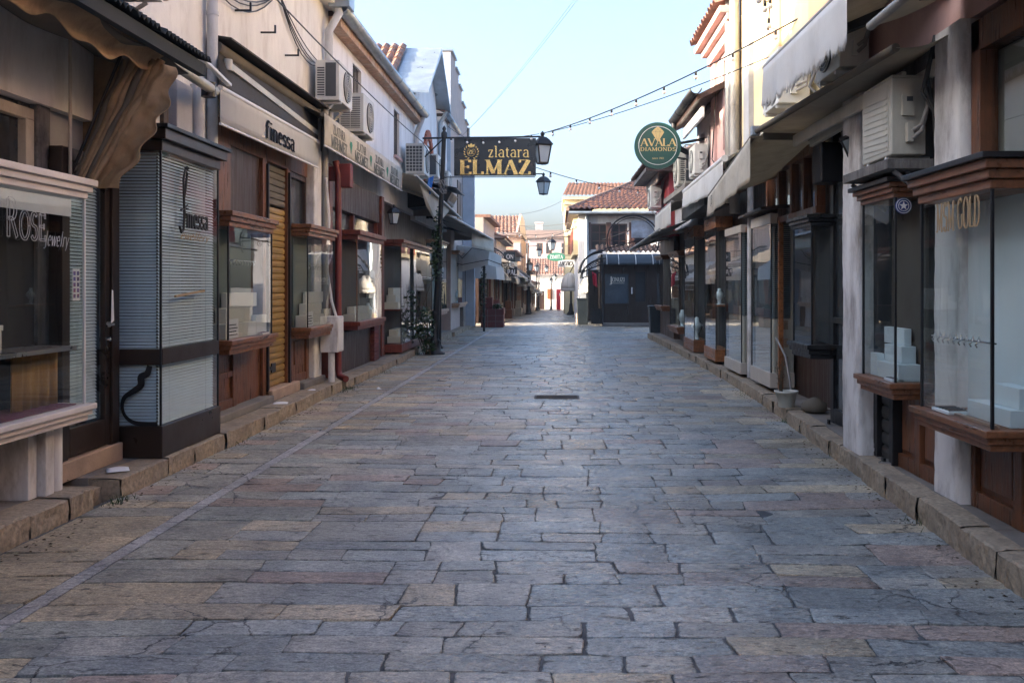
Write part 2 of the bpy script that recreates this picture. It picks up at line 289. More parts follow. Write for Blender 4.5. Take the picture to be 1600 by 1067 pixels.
# glyph: width, strokes [(weight, points)], serifs [(x, y)]
GL_ = {
 'A': (.74, [(.45, L(.05, 0, .36, 1)), (1, L(.36, 1, .68, 0)), (.6, L(.16, .34, .56, .34))], [(.05, 0), (.68, 0)]),
 'D': (.76, [(1, L(.12, 0, .12, 1)), (1, L(.12, 1, .3, 1) + arc(.3, .5, .36, .5, 88, -88) + L(.12, 0))], [(.12, 0), (.12, 1)]),
 'E': (.62, [(1, L(.12, 0, .12, 1)), (1, L(.12, 1, .54, 1)), (1, L(.12, .52, .44, .52)), (1, L(.12, 0, .56, 0)), (.7, L(.54, 1.02, .54, .84)), (.7, L(.56, -.02, .56, .18)), (.6, L(.44, .42, .44, .62))], [(.12, 0), (.12, 1)]),
 'F': (.58, [(1, L(.12, 0, .12, 1)), (1, L(.12, 1, .54, 1)), (1, L(.12, .52, .44, .52)), (.7, L(.54, 1.02, .54, .84))], [(.12, 0), (.12, 1)]),
 'G': (.76, [(1, arc(.4, .5, .34, .52, 50, 318)), (1, L(.64, .44, .64, .08))], [(.64, .44)]),
 'H': (.78, [(1, L(.12, 0, .12, 1)), (1, L(.64, 0, .64, 1)), (1, L(.12, .5, .64, .5))], [(.12, 0), (.12, 1), (.64, 0), (.64, 1)]),
 'I': (.3, [(1, L(.15, 0, .15, 1))], [(.15, 0), (.15, 1)]),
 'J': (.46, [(1, L(.3, 1, .3, .1) + arc(.14, .02, .16, .2, 0, -120))], [(.3, 1)]),
 'L': (.6, [(1, L(.12, 0, .12, 1)), (1, L(.12, 0, .54, 0)), (.7, L(.54, -.02, .54, .2))], [(.12, 0), (.12, 1)]),
 'M': (.96, [(.45, L(.12, 0, .14, 1)), (1, L(.14, 1, .46, .06)), (.45, L(.46, .06, .78, 1)), (1, L(.8, 1, .8, 0))], [(.12, 0), (.12, 1), (.8, 0), (.82, 1)]),
 'N': (.8, [(.5, L(.12, 0, .12, 1)), (1, L(.12, 1, .66, 0)), (.5, L(.66, 0, .66, 1))], [(.12, 0), (.1, 1), (.66, 1)]),
 'O': (.8, [(1, arc(.4, .5, .34, .52, 0, 360, 24))], []),
 'P': (.62, [(1, L(.12, 0, .12, 1)), (1, L(.12, 1, .3, 1) + arc(.3, .74, .24, .26, 90, -90) + L(.12, .48))], [(.12, 0), (.12, 1)]),
 'R': (.72, [(1, L(.12, 0, .12, 1)), (1, L(.12, 1, .3, 1) + arc(.3, .74, .24, .26, 90, -90) + L(.12, .48)), (1, L(.34, .48, .64, 0))], [(.12, 0), (.12, 1), (.66, 0)]),
 'S': (.6, [(1, arc(.3, .76, .2, .25, 30, 250, 12) + arc(.3, .25, .23, .26, 70, -150, 12))], [(.47, .9), (.1, .1)]),
 'T': (.7, [(1, L(.35, 0, .35, 1)), (1, L(.05, 1, .65, 1)), (.6, L(.05, 1.02, .05, .84)), (.6, L(.65, 1.02, .65, .84))], [(.35, 0)]),
 'U': (.76, [(1, L(.12, 1, .12, .3) + arc(.38, .28, .26, .3, 180, 360) + L(.64, 1))], [(.12, 1), (.64, 1)]),
 'V': (.74, [(1, L(.06, 1, .38, 0)), (.45, L(.38, 0, .68, 1))], [(.06, 1), (.68, 1)]),
 'W': (1.0, [(1, L(.06, 1, .3, 0)), (.45, L(.3, 0, .5, 1)), (1, L(.5, 1, .72, 0)), (.45, L(.72, 0, .94, 1))], [(.06, 1), (.94, 1)]),
 'X': (.74, [(1, L(.08, 1, .64, 0)), (.5, L(.08, 0, .64, 1))], [(.08, 1), (.64, 0), (.08, 0), (.64, 1)]),
 'Y': (.7, [(1, L(.06, 1, .35, .46, .35, 0)), (.5, L(.35, .46, .64, 1))], [(.06, 1), (.64, 1), (.35, 0)]),
 'Z': (.68, [(1, L(.08, 1, .6, 1)), (1, L(.08, 0, .6, 0)), (1.15, L(.56, 1, .1, 0)), (.6, L(.07, 1.02, .07, .82)), (.6, L(.61, -.02, .61, .2))], []),
 'a': (.56, [(1, arc(.27, .5, .17, .2, 160, 0, 8) + L(.44, 0)), (1, arc(.26, .19, .19, .2, 70, 330, 12))], [(.47, 0)]),
 'c': (.5, [(1, arc(.27, .35, .2, .35, 45, 315))], []),
 'e': (.54, [(1, L(.08, .38, .46, .38) + arc(.27, .35, .2, .35, 5, 310, 18))], []),
 'f': (.42, [(1, L(.18, 0, .18, .78) + arc(.32, .8, .14, .22, 180, 40, 8)), (1, L(.03, .68, .36, .68))], [(.18, 0)]),
 'i': (.3, [(1, L(.15, 0, .15, .68)), (1.3, L(.15, .9, .15, 1.0))], [(.15, 0), (.1, .68)]),
 'l': (.3, [(1, L(.15, 0, .15, 1.05))], [(.15, 0), (.1, 1.05)]),
 'm': (.92, [(1, L(.12, 0, .12, .68)), (1, L(.12, .5) + arc(.28, .5, .16, .18, 150, 0, 8) + L(.44, 0)), (1, L(.44, .5) + arc(.62, .5, .17, .18, 150, 0, 8) + L(.79, 0))], [(.12, 0), (.44, 0), (.79, 0), (.08, .68)]),
 'n': (.62, [(1, L(.12, 0, .12, .68)), (1, L(.12, .5) + arc(.3, .48, .18, .2, 150, 0, 8) + L(.48, 0))], [(.12, 0), (.48, 0), (.08, .68)]),
 'o': (.56, [(1, arc(.28, .35, .2, .35, 0, 360, 20))], []),
 'r': (.44, [(1, L(.12, 0, .12, .68)), (1, L(.12, .45) + arc(.3, .45, .17, .22, 160, 50, 7))], [(.12, 0), (.08, .68)]),
 's': (.46, [(1, arc(.23, .52, .15, .17, 30, 250, 10) + arc(.23, .18, .17, .18, 70, -150, 10))], [(.36, .6), (.09, .08)]),
 't': (.38, [(1, L(.16, .9, .16, .14) + arc(.28, .14, .12, .14, 180, 300, 6)), (1, L(.03, .68, .33, .68))], []),
 'z': (.5, [(1, L(.07, .68, .43, .68)), (1, L(.07, 0, .43, 0)), (1.1, L(.4, .68, .1, 0)), (.6, L(.07, .69, .07, .52)), (.6, L(.44, 0, .44, .16))], []),
 'w': (.74, [(1, L(.05, .68, .2, 0)), (.6, L(.2, 0, .37, .68)), (1, L(.37, .68, .52, 0)), (.6, L(.52, 0, .68, .68))], []),
 'y': (.54, [(1, L(.06, .68, .27, 0)), (.7, L(.48, .68, .2, -.25))], []),
 '1': (.44, [(1, L(.1, .82, .24, 1, .24, 0))], [(.24, 0)]),
 '9': (.56, [(1, arc(.28, .7, .2, .28, 0, 360, 16)), (1, L(.48, .7, .44, .3, .24, 0))], []),
 '8': (.56, [(1, arc(.28, .75, .17, .24, 0, 360, 16)), (1, arc(.28, .26, .21, .26, 0, 360, 16))], []),
 '5': (.54, [(1, L(.46, 1, .14, 1, .12, .6) + arc(.26, .31, .22, .31, 110, -140, 12))], []),
 '0': (.58, [(1, arc(.28, .5, .21, .5, 0, 360, 20))], []),
 '3': (.54, [(1, arc(.24, .75, .2, .24, 140, -80, 10) + arc(.24, .27, .22, .27, 80, -140, 10))], []),
 'Ц': (.78, [(1, L(.12, 1, .12, 0)), (1, L(.6, 1, .6, 0)), (1, L(.1, 0, .74, 0)), (1, L(.72, 0, .72, -.2))], []),
 'Л': (.74, [(1, L(.06, .03, .16, .1, .26, 1)), (1, L(.26, 1, .62, 1)), (1, L(.62, 1, .62, 0))], []),
 'З': (.6, [(1, arc(.24, .75, .2, .24, 140, -80, 10) + arc(.24, .27, .24, .27, 80, -140, 10))], []),
}
def letters(mb, text, o, ex, ey, h, a=.09, b=.03, serif=.11, depth=.006, fit=None, gap=.06, italic=0, z0=0, outline=None):
    """text laid from o along ex; h = cap height in metres; a,b = nib half widths; fit = wanted length"""
    ex, ey, o = Vector(ex), Vector(ey), Vector(o); ez = ex.cross(ey).normalized(); total = 0
    for ch in text: total += (GL_[ch][0] if ch in GL_ else .35) + gap
    sx = (fit / (total * h)) if fit else 1; x = 0; k = 0
    EX = ex * (h * sx); EY = ey * h
    def put(poly):
        nonlocal k
        k += 1; mb.prism([(px + italic * py, py) for px, py in poly], o + EX * x + ez * (z0 + (k % 7) * .00035), EX, EY, ez, depth)
    def stroke(p, wt):
        lo, hi = [], []
        for i, q in enumerate(p):
            t = Vector((p[min(i + 1, len(p) - 1)][0] - p[max(i - 1, 0)][0], p[min(i + 1, len(p) - 1)][1] - p[max(i - 1, 0)][1])).normalized()
            n = Vector((t.y, -t.x)); hw = sqrt((a * n.x) ** 2 + (b * n.y) ** 2) * wt
            lo.append((q[0] + n.x * hw, q[1] + n.y * hw)); hi.append((q[0] - n.x * hw, q[1] - n.y * hw))
        for i in range(len(p) - 1): put([lo[i], lo[i + 1], hi[i + 1], hi[i]][::-1])
        return lo, hi
    for ch in text:
        if ch in GL_:
            wd, st, sf = GL_[ch]
            if outline:                      # hollow letters: only the edges of each stroke
                A, B = a, b
                for wt, p in st:
                    lo, hi = [], []
                    for i, q in enumerate(p):
                        t = Vector((p[min(i + 1, len(p) - 1)][0] - p[max(i - 1, 0)][0], p[min(i + 1, len(p) - 1)][1] - p[max(i - 1, 0)][1])).normalized()
                        n = Vector((t.y, -t.x)); hw = sqrt((A * n.x) ** 2 + (B * n.y) ** 2) * wt
                        lo.append((q[0] + n.x * hw, q[1] + n.y * hw)); hi.append((q[0] - n.x * hw, q[1] - n.y * hw))
                    a = b = outline; stroke(lo, 1); stroke(hi, 1); stroke([lo[0], hi[0]], 1); stroke([lo[-1], hi[-1]], 1); a, b = A, B
            else:
                for wt, p in st: stroke(p, wt)
                if serif:
                    for sx_, sy_ in sf: put([(sx_ - serif, sy_ - b), (sx_ + serif, sy_ - b), (sx_ + serif, sy_ + b), (sx_ - serif, sy_ + b)])
            x += wd + gap
        else: x += .35 + gap
    return mb
XR, YF, YB, ZU = (1, 0, 0), (0, 1, 0), (0, -1, 0), (0, 0, 1)
# ---------------------------------------------------------------- reusable builders
def molding(x0, x1, y0, y1, z0, z1, s, steps=3, out=.05, flip=False):
    """stepped moulding round the street side and both ends of a case; flares outward to the top (or bottom)"""
    m = MB(); h = (z1 - z0) / steps
    for i in range(steps):
        k = (steps - 1 - i if flip else i) / max(1, steps - 1); o = out * k
        m.box(x0 - s * o, x1, y0 - o, y1 + o, z0 + h * i + (.0005 if i else 0), z0 + h * (i + 1))
    return m
def case(label, s, Xf, Xw, Y0, Y1, z0, zg0, zg1, z1, wmat, inside='plain', back=None, cap=None, plinth=False, group=None, frame=black_metal, blind=None,
         blind_to=None, mid=None, steps=3, ledge=True, gl=None, shelf=None):
    t = thing('display_case', label, 'display case', (Xf, Y0, z0), group); gl = gl or GLD; back = back or mid_in
    e = -s                                   # towards the street
    if plinth: MB().box(Xf, Xw, Y0, Y1, z0, zg0).build('base_board', wmat, t, bevel=.006)
    else: molding(Xf, Xw, Y0, Y1, z0, zg0, s, steps, .045).build('ledge', wmat, t, bevel=.006)
    if plinth and not ledge: MB().box(Xf + s * .005, Xw, Y0 + .005, Y1 - .005, zg1, z1).build('cornice', wmat, t, bevel=.006)
    else: molding(Xf, Xw, Y0, Y1, zg1, z1, s, steps, .05).build('cornice', wmat, t, bevel=.006)
    if cap: MB().box(Xf - s * .08, Xw, Y0 - .08, Y1 + .08, z1 + .001, z1 + .035).build('cover_board', cap, t, bevel=.004)
    g = .004
    MB().box(Xf + s * .02, Xf + s * (.02 + g), Y0 + .03, Y1 - .03, zg0 + .001, zg1 - .001).build('front_pane', gl, t)
    for n_, yy in (('side_pane', Y0 + .02), ('side_pane', Y1 - .024)):
        MB().box(Xf + s * .03, Xw - s * .002, yy, yy + g, zg0 + .001, zg1 - .001).build(n_, gl, t)
    f = MB()
    for yy in (Y0 + .01, Y1 - .026): f.box(Xf + s * .012, Xf + s * .028, yy, yy + .016, zg0 + .001, zg1 - .001)
    f.build('corner_strip', frame, t)
    MB().box(Xw - s * .03, Xw - s * .005, Y0 + .03, Y1 - .03, zg0 + .001, zg1 - .001).build('back_board', back, t)
    if mid: MB().box(Xf + s * .05, Xw - s * .04, Y0 + .04, Y1 - .04, mid[0], mid[1]).build('middle_rail', wmat if len(mid) < 3 else mid[2], t)
    if shelf: MB().box(Xf + s * .04, Xw - s * .04, Y0 + .04, Y1 - .04, shelf, shelf + .03).build('shelf', wmat, t)
    if blind:
        b0 = blind_to if blind_to else zg0; n = int((zg1 - b0) / .027); m = MB()
        for i in range(n):
            z = b0 + .014 + i * .027; c = .0105
            m.hexa([(Xf + s * .05, Y0 + .05, z - c), (Xf + s * .052, Y0 + .05, z - c - .001), (Xf + s * .052, Y1 - .05, z - c - .001), (Xf + s * .05, Y1 - .05, z - c),
                    (Xf + s * .066, Y0 + .05, z + c), (Xf + s * .068, Y0 + .05, z + c - .001), (Xf + s * .068, Y1 - .05, z + c - .001), (Xf + s * .066, Y1 - .05, z + c)])
            m.hexa([(Xf + s * .075, Y0 + .05, z - c), (Xw - s * .04, Y0 + .05, z - c), (Xw - s * .04, Y0 + .052, z - c - .001), (Xf + s * .075, Y0 + .052, z - c - .001),
                    (Xf + s * .075, Y0 + .066, z + c), (Xw - s * .04, Y0 + .066, z + c), (Xw - s * .04, Y0 + .068, z + c - .001), (Xf + s * .075, Y0 + .068, z + c - .001)])
        for yy in (Y0 + .25, Y1 - .25): m.tube([(Xf + s * .049, yy, b0), (Xf + s * .049, yy, zg1)], .0015, 5)
        m.build('blind', blind, t)
    return t
def stand(label, s, Xf, Xw, Y0, Y1, z, m=None, lv=3, h=.16):
    """white stepped blocks for jewellery inside a case"""
    b = MB(); d = (Xw - Xf); L_ = Y1 - Y0
    for i in range(lv):
        y1 = Y1 - .06 - L_ * .22 * (i % 2)
        b.box(Xf + d * (.22 + .2 * i), Xw - s * .05, Y0 + .07 + L_ * .12 * i, y1, z + .002 + h * i, z + h * (i + 1))
    b.box(Xf + d * .2, Xf + d * .42, Y1 - L_ * .3, Y1 - .08, z + .003, z + h * 1.4)
    o = b.build('display_stand', m or cream_box, bevel=.004, loc=((Xf + Xw) / 2, (Y0 + Y1) / 2, z)); return tag(o, label, 'display stand')
def ac_unit(label, s, Xw, Xf, Y0, Y1, z0, z1, shell=None, style='fan', group='air conditioning units on the house walls', bracket=True, fan=True):
    shell = shell or ac_shell; t = thing('air_conditioner', label, 'air conditioner', ((Xw + Xf) / 2, (Y0 + Y1) / 2, z0), group)
    gap = min(.16, abs(Xw - Xf) * .22); Xb = Xw - s * gap; H = z1 - z0; D = Y1 - Y0
    m = MB().box(Xf, Xb, Y0, Y1, z0, z1); m.box(Xf + s * .004, Xb - s * .004, Y0 + .01, Y1 - .01, z1 - .0, z1 + .02); m.build('casing', shell, t, bevel=.012)
    cy, cz, r = (Y0 + Y1) / 2 + D * .08, (z0 + z1) / 2, min(D, H) * .40
    if not fan: r *= .95
    g = MB().lathe((Xf - s * .002, cy, cz), [(r * 1.03, -s * .012), (r * 1.03, s * .01), (.0, s * .01)], 32, axis='x')
    if not fan: g = MB().box(Xf - s * .004, Xf, Y0 + D * .08, Y1 - D * .05, z0 + H * .07, z1 - H * .08)
    g.build('fan_opening', ac_dark if fan else shell, t)
    g = MB()
    for k in range(1, 7):
        rr = r * k / 6; g.tube([(Xf - s * .018, cy + rr * cos(a * pi / 14), cz + rr * sin(a * pi / 14)) for a in range(29)], .004, 5)
    for k in range(6): a = k * pi / 3; g.tube([(Xf - s * .020, cy, cz), (Xf - s * .020, cy + r * cos(a), cz + r * sin(a))], .004, 5)
    if not fan:
        g = MB()
        for k in range(9): g.bar((Xf - s * .006, Y0 + D * .12, z0 + H * (.12 + .08 * k)), (Xf - s * .006, Y1 - D * .1, z0 + H * (.16 + .08 * k)), .006, .012)
    g.build('fan_grille', shell, t)
    x0, x1 = sorted((Xf + s * .05, Xb - s * .03)); g = MB(); d = MB()
    if style == 'fan':                       # louvred coil end towards the viewer
        xm = x0 + (x1 - x0) * .98; d.box(x0, xm, Y0 - .004, Y0 + .004, z0 + H * .1, z1 - H * .08); n = 16
        for i in range(n):
            z = z0 + H * (.11 + .8 * i / n); g.box(x0 - .002, xm + .002, Y0 - .014, Y0 - .0045, z, z + H * .022)
        g.box((x0 + xm) / 2 - .006, (x0 + xm) / 2 + .006, Y0 - .016, Y0 - .0145, z0 + H * .1, z1 - H * .08)
    elif style == 'half':
        xm = x0 + (x1 - x0) * .38; d.box(x0 + (x1 - x0) * .44, x1, Y0 - .006, Y0 + .004, z0 + H * .1, z1 - H * .04)
        for i in range(12):
            z = z0 + H * (.12 + .75 * i / 12); d.box(x0, xm, Y0 - .005, Y0 + .003, z, z + H * .035)
    elif style == 'grid':
        d.box(x0 - .02, x1 + .01, Y0 - .004, Y0 + .004, z0 + H * .06, z1 - H * .06)
        for i in range(9): z = z0 + H * (.06 + .88 * i / 8); g.box(x0 - .03, x1 + .02, Y0 - .014, Y0 - .0045, z - .006, z + .006)
        for i in range(6): x = x0 - .02 + (x1 - x0 + .03) * i / 5; g.box(x - .006, x + .006, Y0 - .018, Y0 - .0145, z0 + H * .06, z1 - H * .06)
    else:                                    # service end: recessed handle box, valve cover, pipes
        xm = (x0 + x1) / 2; g.box(x0 + .02, x0 + (x1 - x0) * .62, Y0 - .03, Y0 + .0, z0 + H * .5, z0 + H * .78)
        d.box(x0 + .05, x0 + (x1 - x0) * .55, Y0 - .034, Y0 - .0305, z0 + H * .68, z0 + H * .74)
        g.box(x0 + (x1 - x0) * .3, x0 + (x1 - x0) * .55, Y0 - .05, Y0, z0 + H * .16, z0 + H * .4)
        p = MB()
        for k in (0, 1): p.tube([(x0 + (x1 - x0) * .5, Y0 - .055, z0 + H * (.2 + .1 * k)), (x1 - .04, Y0 - .1, z0 + H * (.28 + .08 * k)), (x1 + .01, Y0 - .08, z0 + H * .6), (x1 + .03 * (1 + k), Y0 - .05, z0 + H * .95), (x1 + .05 * (1 + k), Y0, z1 + .15)], .016, 8)
        p.build('pipe', cable_w, t)
    if d.v: d.build('vent', ac_dark, t)
    if g.v: g.build('louvre_panel', shell, t)
    if bracket:
        for yy in (Y0 + .12, Y1 - .12):
            b = MB().bar((Xw, yy, z0 - .02), (Xf - s * .0, yy, z0 - .02), .035, .035).bar((Xw - s * .01, yy, z0 - .35), (Xf + s * .12, yy, z0 - .045), .025, .025)
            b.build('bracket', white_metal, t)
    return t
def cloth_quad(a, b, c, d, sagz=.05, nu=10, nv=8, wr=.0):
    """a,b = front edge; d,c = wall edge"""
    m = MB()
    def fn(u, v):
        p = Vector(lerp(lerp(a, b, u), lerp(d, c, u), v)); p.z -= sagz * 4 * v * (1 - v) + wr * sin(u * 31) * (1 - v) * .5; return p
    return m.grid(fn, nu, nv)
def awning(label, a, b, c, d, cloth, vh=.3, vcloth=None, vend=None, bar=.025, arms=(), roller=None, sg=.04, wave=.0, group=None, valance=True, barmat=None, wr=0, scallop=0, vtilt=(0, 0), ends=False):
    """a,b front edge (near, far), d,c wall edge (near, far)"""
    t = thing('awning', label, 'awning', lerp(d, c, .5), group); barmat = barmat or white_metal
    cloth_quad(a, b, c, d, sg, wr=wr).build('cloth', cloth, t, solid=.006)
    MB().tube([a, b], bar, 12).build('front_bar', barmat, t)
    if valance:
        va, vb = (vh if not isinstance(vh, tuple) else vh[0]), (vh if not isinstance(vh, tuple) else vh[1])
        out = Vector((a[0] - d[0], a[1] - d[1], 0)).normalized() * (bar + .004); n = 60 if (scallop or wave) else 2
        def fn(u, v):
            p = Vector(lerp(a, b, u)) + out; h = va + (vb - va) * u
            if scallop: h *= 1 - .12 * abs(sin(u * pi * scallop))
            p.z -= h * v - bar * .3; p += out.normalized() * (wave * sin(u * 40 + 3 * sin(u * 9)) * v) + Vector((vtilt[0] * v, vtilt[1] * v, 0)); return p
        MB().grid(fn, n, 4).build('valance', vcloth or cloth, t, solid=.005)
        if not scallop and not wave:
            A = Vector(fn(0, 1)); B = Vector(fn(1, 1)); MB().tube([A, B], .014, 8).build('hem_bar', white_metal, t)
    if ends:
        m = MB()
        for p, q in ((a, d), (b, c)): m.add([p, q, (q[0], q[1], p[2] - .02)], [(0, 1, 2)])
        m.build('side_cloth', cloth, t, solid=.004)
    if roller: MB().tube([roller[0], roller[1]], roller[2], 14).build('roller', roller[3] if len(roller) > 3 else white_metal, t)
    for (p, q, r_) in arms:
        e = Vector(lerp(p, q, .5)) + Vector((0, 0, -.02)); MB().bar(p, q, .05, .07).build('arm', white_metal if len(arms) and r_ is None else r_, t)
        MB().lathe(tuple(Vector(p) - Vector((0, 0, .06))), [(.045, 0), (.045, .12)], 12).build('elbow', white_metal if r_ is None else r_, t)
    return t
def shutter(t, name, Y0, Y1, X, s, z0, z1, m, pitch=.085):
    b = MB(); n = int((z1 - z0) / pitch); prof = []
    for i in range(n):
        z = z0 + i * pitch; prof += [(0, z), (.018, z + pitch * .12), (.022, z + pitch * .5), (.018, z + pitch * .85), (0, z + pitch * .97)]
    vs = []
    for o, z in prof: vs += [(X - s * o, Y0, z), (X - s * o, Y1, z)]
    b.add(vs, [(2 * i, 2 * i + 1, 2 * i + 3, 2 * i + 2) for i in range(len(prof) - 1)])
    b.box(X + s * .004, X + s * .03, Y0, Y1, z0, z0 + n * pitch)
    return b.build(name, m, t)
def tiles(a, b, c, d, cols, rows, h=.035):
    """a,b eave; d,c ridge"""
    m = MB(); nrm = (Vector(b) - Vector(a)).cross(Vector(d) - Vector(a)).normalized()
    if nrm.z < 0: nrm = -nrm
    nu = cols * 4; vs = []; vl = []
    for r in range(rows): vl += [(r / rows, h), ((r + .985) / rows, 0)]
    rnd = random.Random(int(abs(a[0] * 31 + a[1] * 7)))
    jit = [[rnd.uniform(-.012, .012) for _ in range(cols + 1)] for _ in range(rows)]
    for k, (v, hh) in enumerate(vl):
        for i in range(nu + 1):
            u = i / nu; p = Vector(lerp(lerp(a, b, u), lerp(d, c, u), v))
            vs.append(p + nrm * (hh + .085 * abs(sin(pi * u * cols)) + jit[k // 2][i // 4]))
    w_ = nu + 1
    m.add(vs, [(j * w_ + i, j * w_ + i + 1, (j + 1) * w_ + i + 1, (j + 1) * w_ + i) for j in range(len(vl) - 1) for i in range(nu)])
    return m
def wall_y(m, X, s, t, Y0, Y1, Z0, Z1, ops=()):
    """wall along the street (front face at X, body away from the street), real openings (y0,y1,z0,z1)"""
    ys = sorted({Y0, Y1, *[o[0] for o in ops], *[o[1] for o in ops]}); zs = sorted({Z0, Z1, *[o[2] for o in ops], *[o[3] for o in ops]})
    for i in range(len(ys) - 1):
        for j in range(len(zs) - 1):
            cy, cz = (ys[i] + ys[i + 1]) / 2, (zs[j] + zs[j + 1]) / 2
            if not any(o[0] < cy < o[1] and o[2] < cz < o[3] for o in ops): m.box(X, X + s * t, ys[i], ys[i + 1], zs[j], zs[j + 1])
    return m
def wall_x(m, Y, t, X0, X1, Z0, Z1, ops=()):
    xs = sorted({X0, X1, *[o[0] for o in ops], *[o[1] for o in ops]}); zs = sorted({Z0, Z1, *[o[2] for o in ops], *[o[3] for o in ops]})
    for i in range(len(xs) - 1):
        for j in range(len(zs) - 1):
            cx, cz = (xs[i] + xs[i + 1]) / 2, (zs[j] + zs[j + 1]) / 2
            if not any(o[0] < cx < o[1] and o[2] < cz < o[3] for o in ops): m.box(xs[i], xs[i + 1], Y, Y + t, zs[j], zs[j + 1])
    return m
def win_y(t, X, s, y0, y1, z0, z1, fm, nx=1, nz=1, fw=.06, rec=.12, sill=None, bars=False, pane=None):
    """window in an opening of a street-side wall: frame part with pane sub-part"""
    f = MB(); xa, xb = X + s * rec, X + s * (rec + .05)
    f.box(xa, xb, y0, y0 + fw, z0, z1).box(xa, xb, y1 - fw, y1, z0, z1).box(xa, xb, y0 + fw, y1 - fw, z0, z0 + fw).box(xa, xb, y0 + fw, y1 - fw, z1 - fw, z1)
    for i in range(1, nx): y = y0 + (y1 - y0) * i / nx; f.box(xa + s * .002, xb - s * .002, y - fw * .35, y + fw * .35, z0 + fw, z1 - fw)
    for i in range(1, nz): z = z0 + (z1 - z0) * i / nz; f.box(xa + s * .004, xb - s * .004, y0 + fw, y1 - fw, z - fw * .3, z + fw * .3)
    fr = f.build('window', fm, t)
    MB().box(xa + s * .03, xa + s * .036, y0 + fw, y1 - fw, z0 + fw, z1 - fw).build('pane', pane or dark_pane, fr)
    if sill: MB().box(X - s * .07, X + s * rec, y0 - .06, y1 + .06, z0 - .06, z0 - .002).build('sill', sill, fr)
    if bars:
        b = MB()
        for i in range(1, 6): y = y0 + (y1 - y0) * i / 6; b.tube([(X + s * .04, y, z0), (X + s * .04, y, z1)], .009, 6)
        b.build('grille', iron, fr)
    return fr
def win_x(t, Y, x0, x1, z0, z1, fm, nx=1, nz=1, fw=.06, rec=.1, sill=None, pane=None):
    f = MB(); ya, yb = Y + rec, Y + rec + .05
    f.box(x0, x0 + fw, ya, yb, z0, z1).box(x1 - fw, x1, ya, yb, z0, z1).box(x0 + fw, x1 - fw, ya, yb, z0, z0 + fw).box(x0 + fw, x1 - fw, ya, yb, z1 - fw, z1)
    for i in range(1, nx): x = x0 + (x1 - x0) * i / nx; f.box(x - fw * .35, x + fw * .35, ya + .002, yb - .002, z0 + fw, z1 - fw)
    for i in range(1, nz): z = z0 + (z1 - z0) * i / nz; f.box(x0 + fw, x1 - fw, ya + .004, yb - .004, z - fw * .3, z + fw * .3)
    fr = f.build('window', fm, t)
    MB().box(x0 + fw, x1 - fw, ya + .03, ya + .036, z0 + fw, z1 - fw).build('pane', pane or dark_pane, fr)
    if sill: MB().box(x0 - .06, x1 + .06, Y - .07, Y + rec, z0 - .06, z0 - .002).build('sill', sill, fr)
    return fr
def house(label, s, X, Y0, Y1, zlow, ztop, wallm, lowm, ops=(), depth=6, roof='tile', rise=1.3, eave=.3, name='shop_building', back=.25, cat='building', lowops=(), roofm=None, loc=None):
    """terraced shop house: upper wall with openings, recessed dark lower wall, body and roof"""
    t = thing(name, label, cat, loc or (X + s * .5, (Y0 + Y1) / 2, 0))
    m = MB(); wall_y(m, X, s, .35, Y0, Y1, zlow, ztop, ops); m.box(X + s * .352, X + s * depth, Y0, Y1, zlow, ztop - .002)
    m.build('wall', wallm, t)
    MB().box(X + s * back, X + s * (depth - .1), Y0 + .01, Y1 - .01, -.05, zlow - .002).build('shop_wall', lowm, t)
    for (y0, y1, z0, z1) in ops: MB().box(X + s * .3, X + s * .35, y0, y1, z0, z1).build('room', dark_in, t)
    if roof == 'tile':
        xe, xr = X - s * eave, X + s * depth * .5; rm = roofm or tile_m
        MB().hexa([(X - s * eave, Y0, ztop + .0), (X + s * depth, Y0, ztop + .0), (X + s * depth, Y1, ztop + .0), (X - s * eave, Y1, ztop + .0),
                   (X - s * eave, Y0, ztop + .1), (X + s * depth, Y0, ztop + .1), (X + s * depth, Y1, ztop + .1), (X - s * eave, Y1, ztop + .1)]).build('eave', wood_dark, t)
        g = MB()
        for yy in (Y0 + .02, Y1 - .12): g.add([(xe, yy, ztop + .1), (xr, yy, ztop + .08 + rise), (X + s * depth, yy, ztop + .1), (xe, yy + .1, ztop + .1), (xr, yy + .1, ztop + .08 + rise), (X + s * depth, yy + .1, ztop + .1)], [(0, 1, 2), (3, 5, 4), (0, 3, 4, 1), (1, 4, 5, 2), (0, 2, 5, 3)])
        g.build('gable', wallm, t)
        n = max(4, int((Y1 - Y0) / .22)); r = max(4, int(depth * .5 / .33))
        tiles((xe, Y0, ztop + .11), (xe, Y1, ztop + .11), (xr, Y1, ztop + .11 + rise), (xr, Y0, ztop + .11 + rise), n, r).build('roof', rm, t)
        MB().add([(xr, Y0, ztop + .1 + rise), (xr, Y1, ztop + .1 + rise), (X + s * depth, Y1, ztop + .1), (X + s * depth, Y0, ztop + .1)], [(0, 1, 2, 3)]).build('roof', rm, t, solid=.04)
    elif roof == 'flat':
        MB().box(X - s * eave, X + s * depth, Y0, Y1, ztop, ztop + .12).build('roof', roofm or concrete, t)
    return t
def gutter(t, s, X, Y0, Y1, z, r=.08, m=None, drop=None):
    b = MB(); n = 8; vs = []
    for Y in (Y0, Y1):
        for i in range(n + 1): a = pi + pi * i / n; vs.append((X + r * cos(a), Y, z + r * sin(a)))
    b.add(vs, [(i, i + 1, n + 2 + i, n + 1 + i) for i in range(n)], True)
    o = b.build('gutter', m or zinc, t, solid=.006)
    j = MB(); k = max(2, int((Y1 - Y0) / 1.0))
    for i in range(k + 1):
        Y = Y0 + (Y1 - Y0) * i / k; j.tube([(X + (r + .006) * cos(pi + pi * q / 8), Y, z + (r + .006) * sin(pi + pi * q / 8)) for q in range(9)], .007, 5)
    j.build('gutter_clip', m or zinc, o); return o
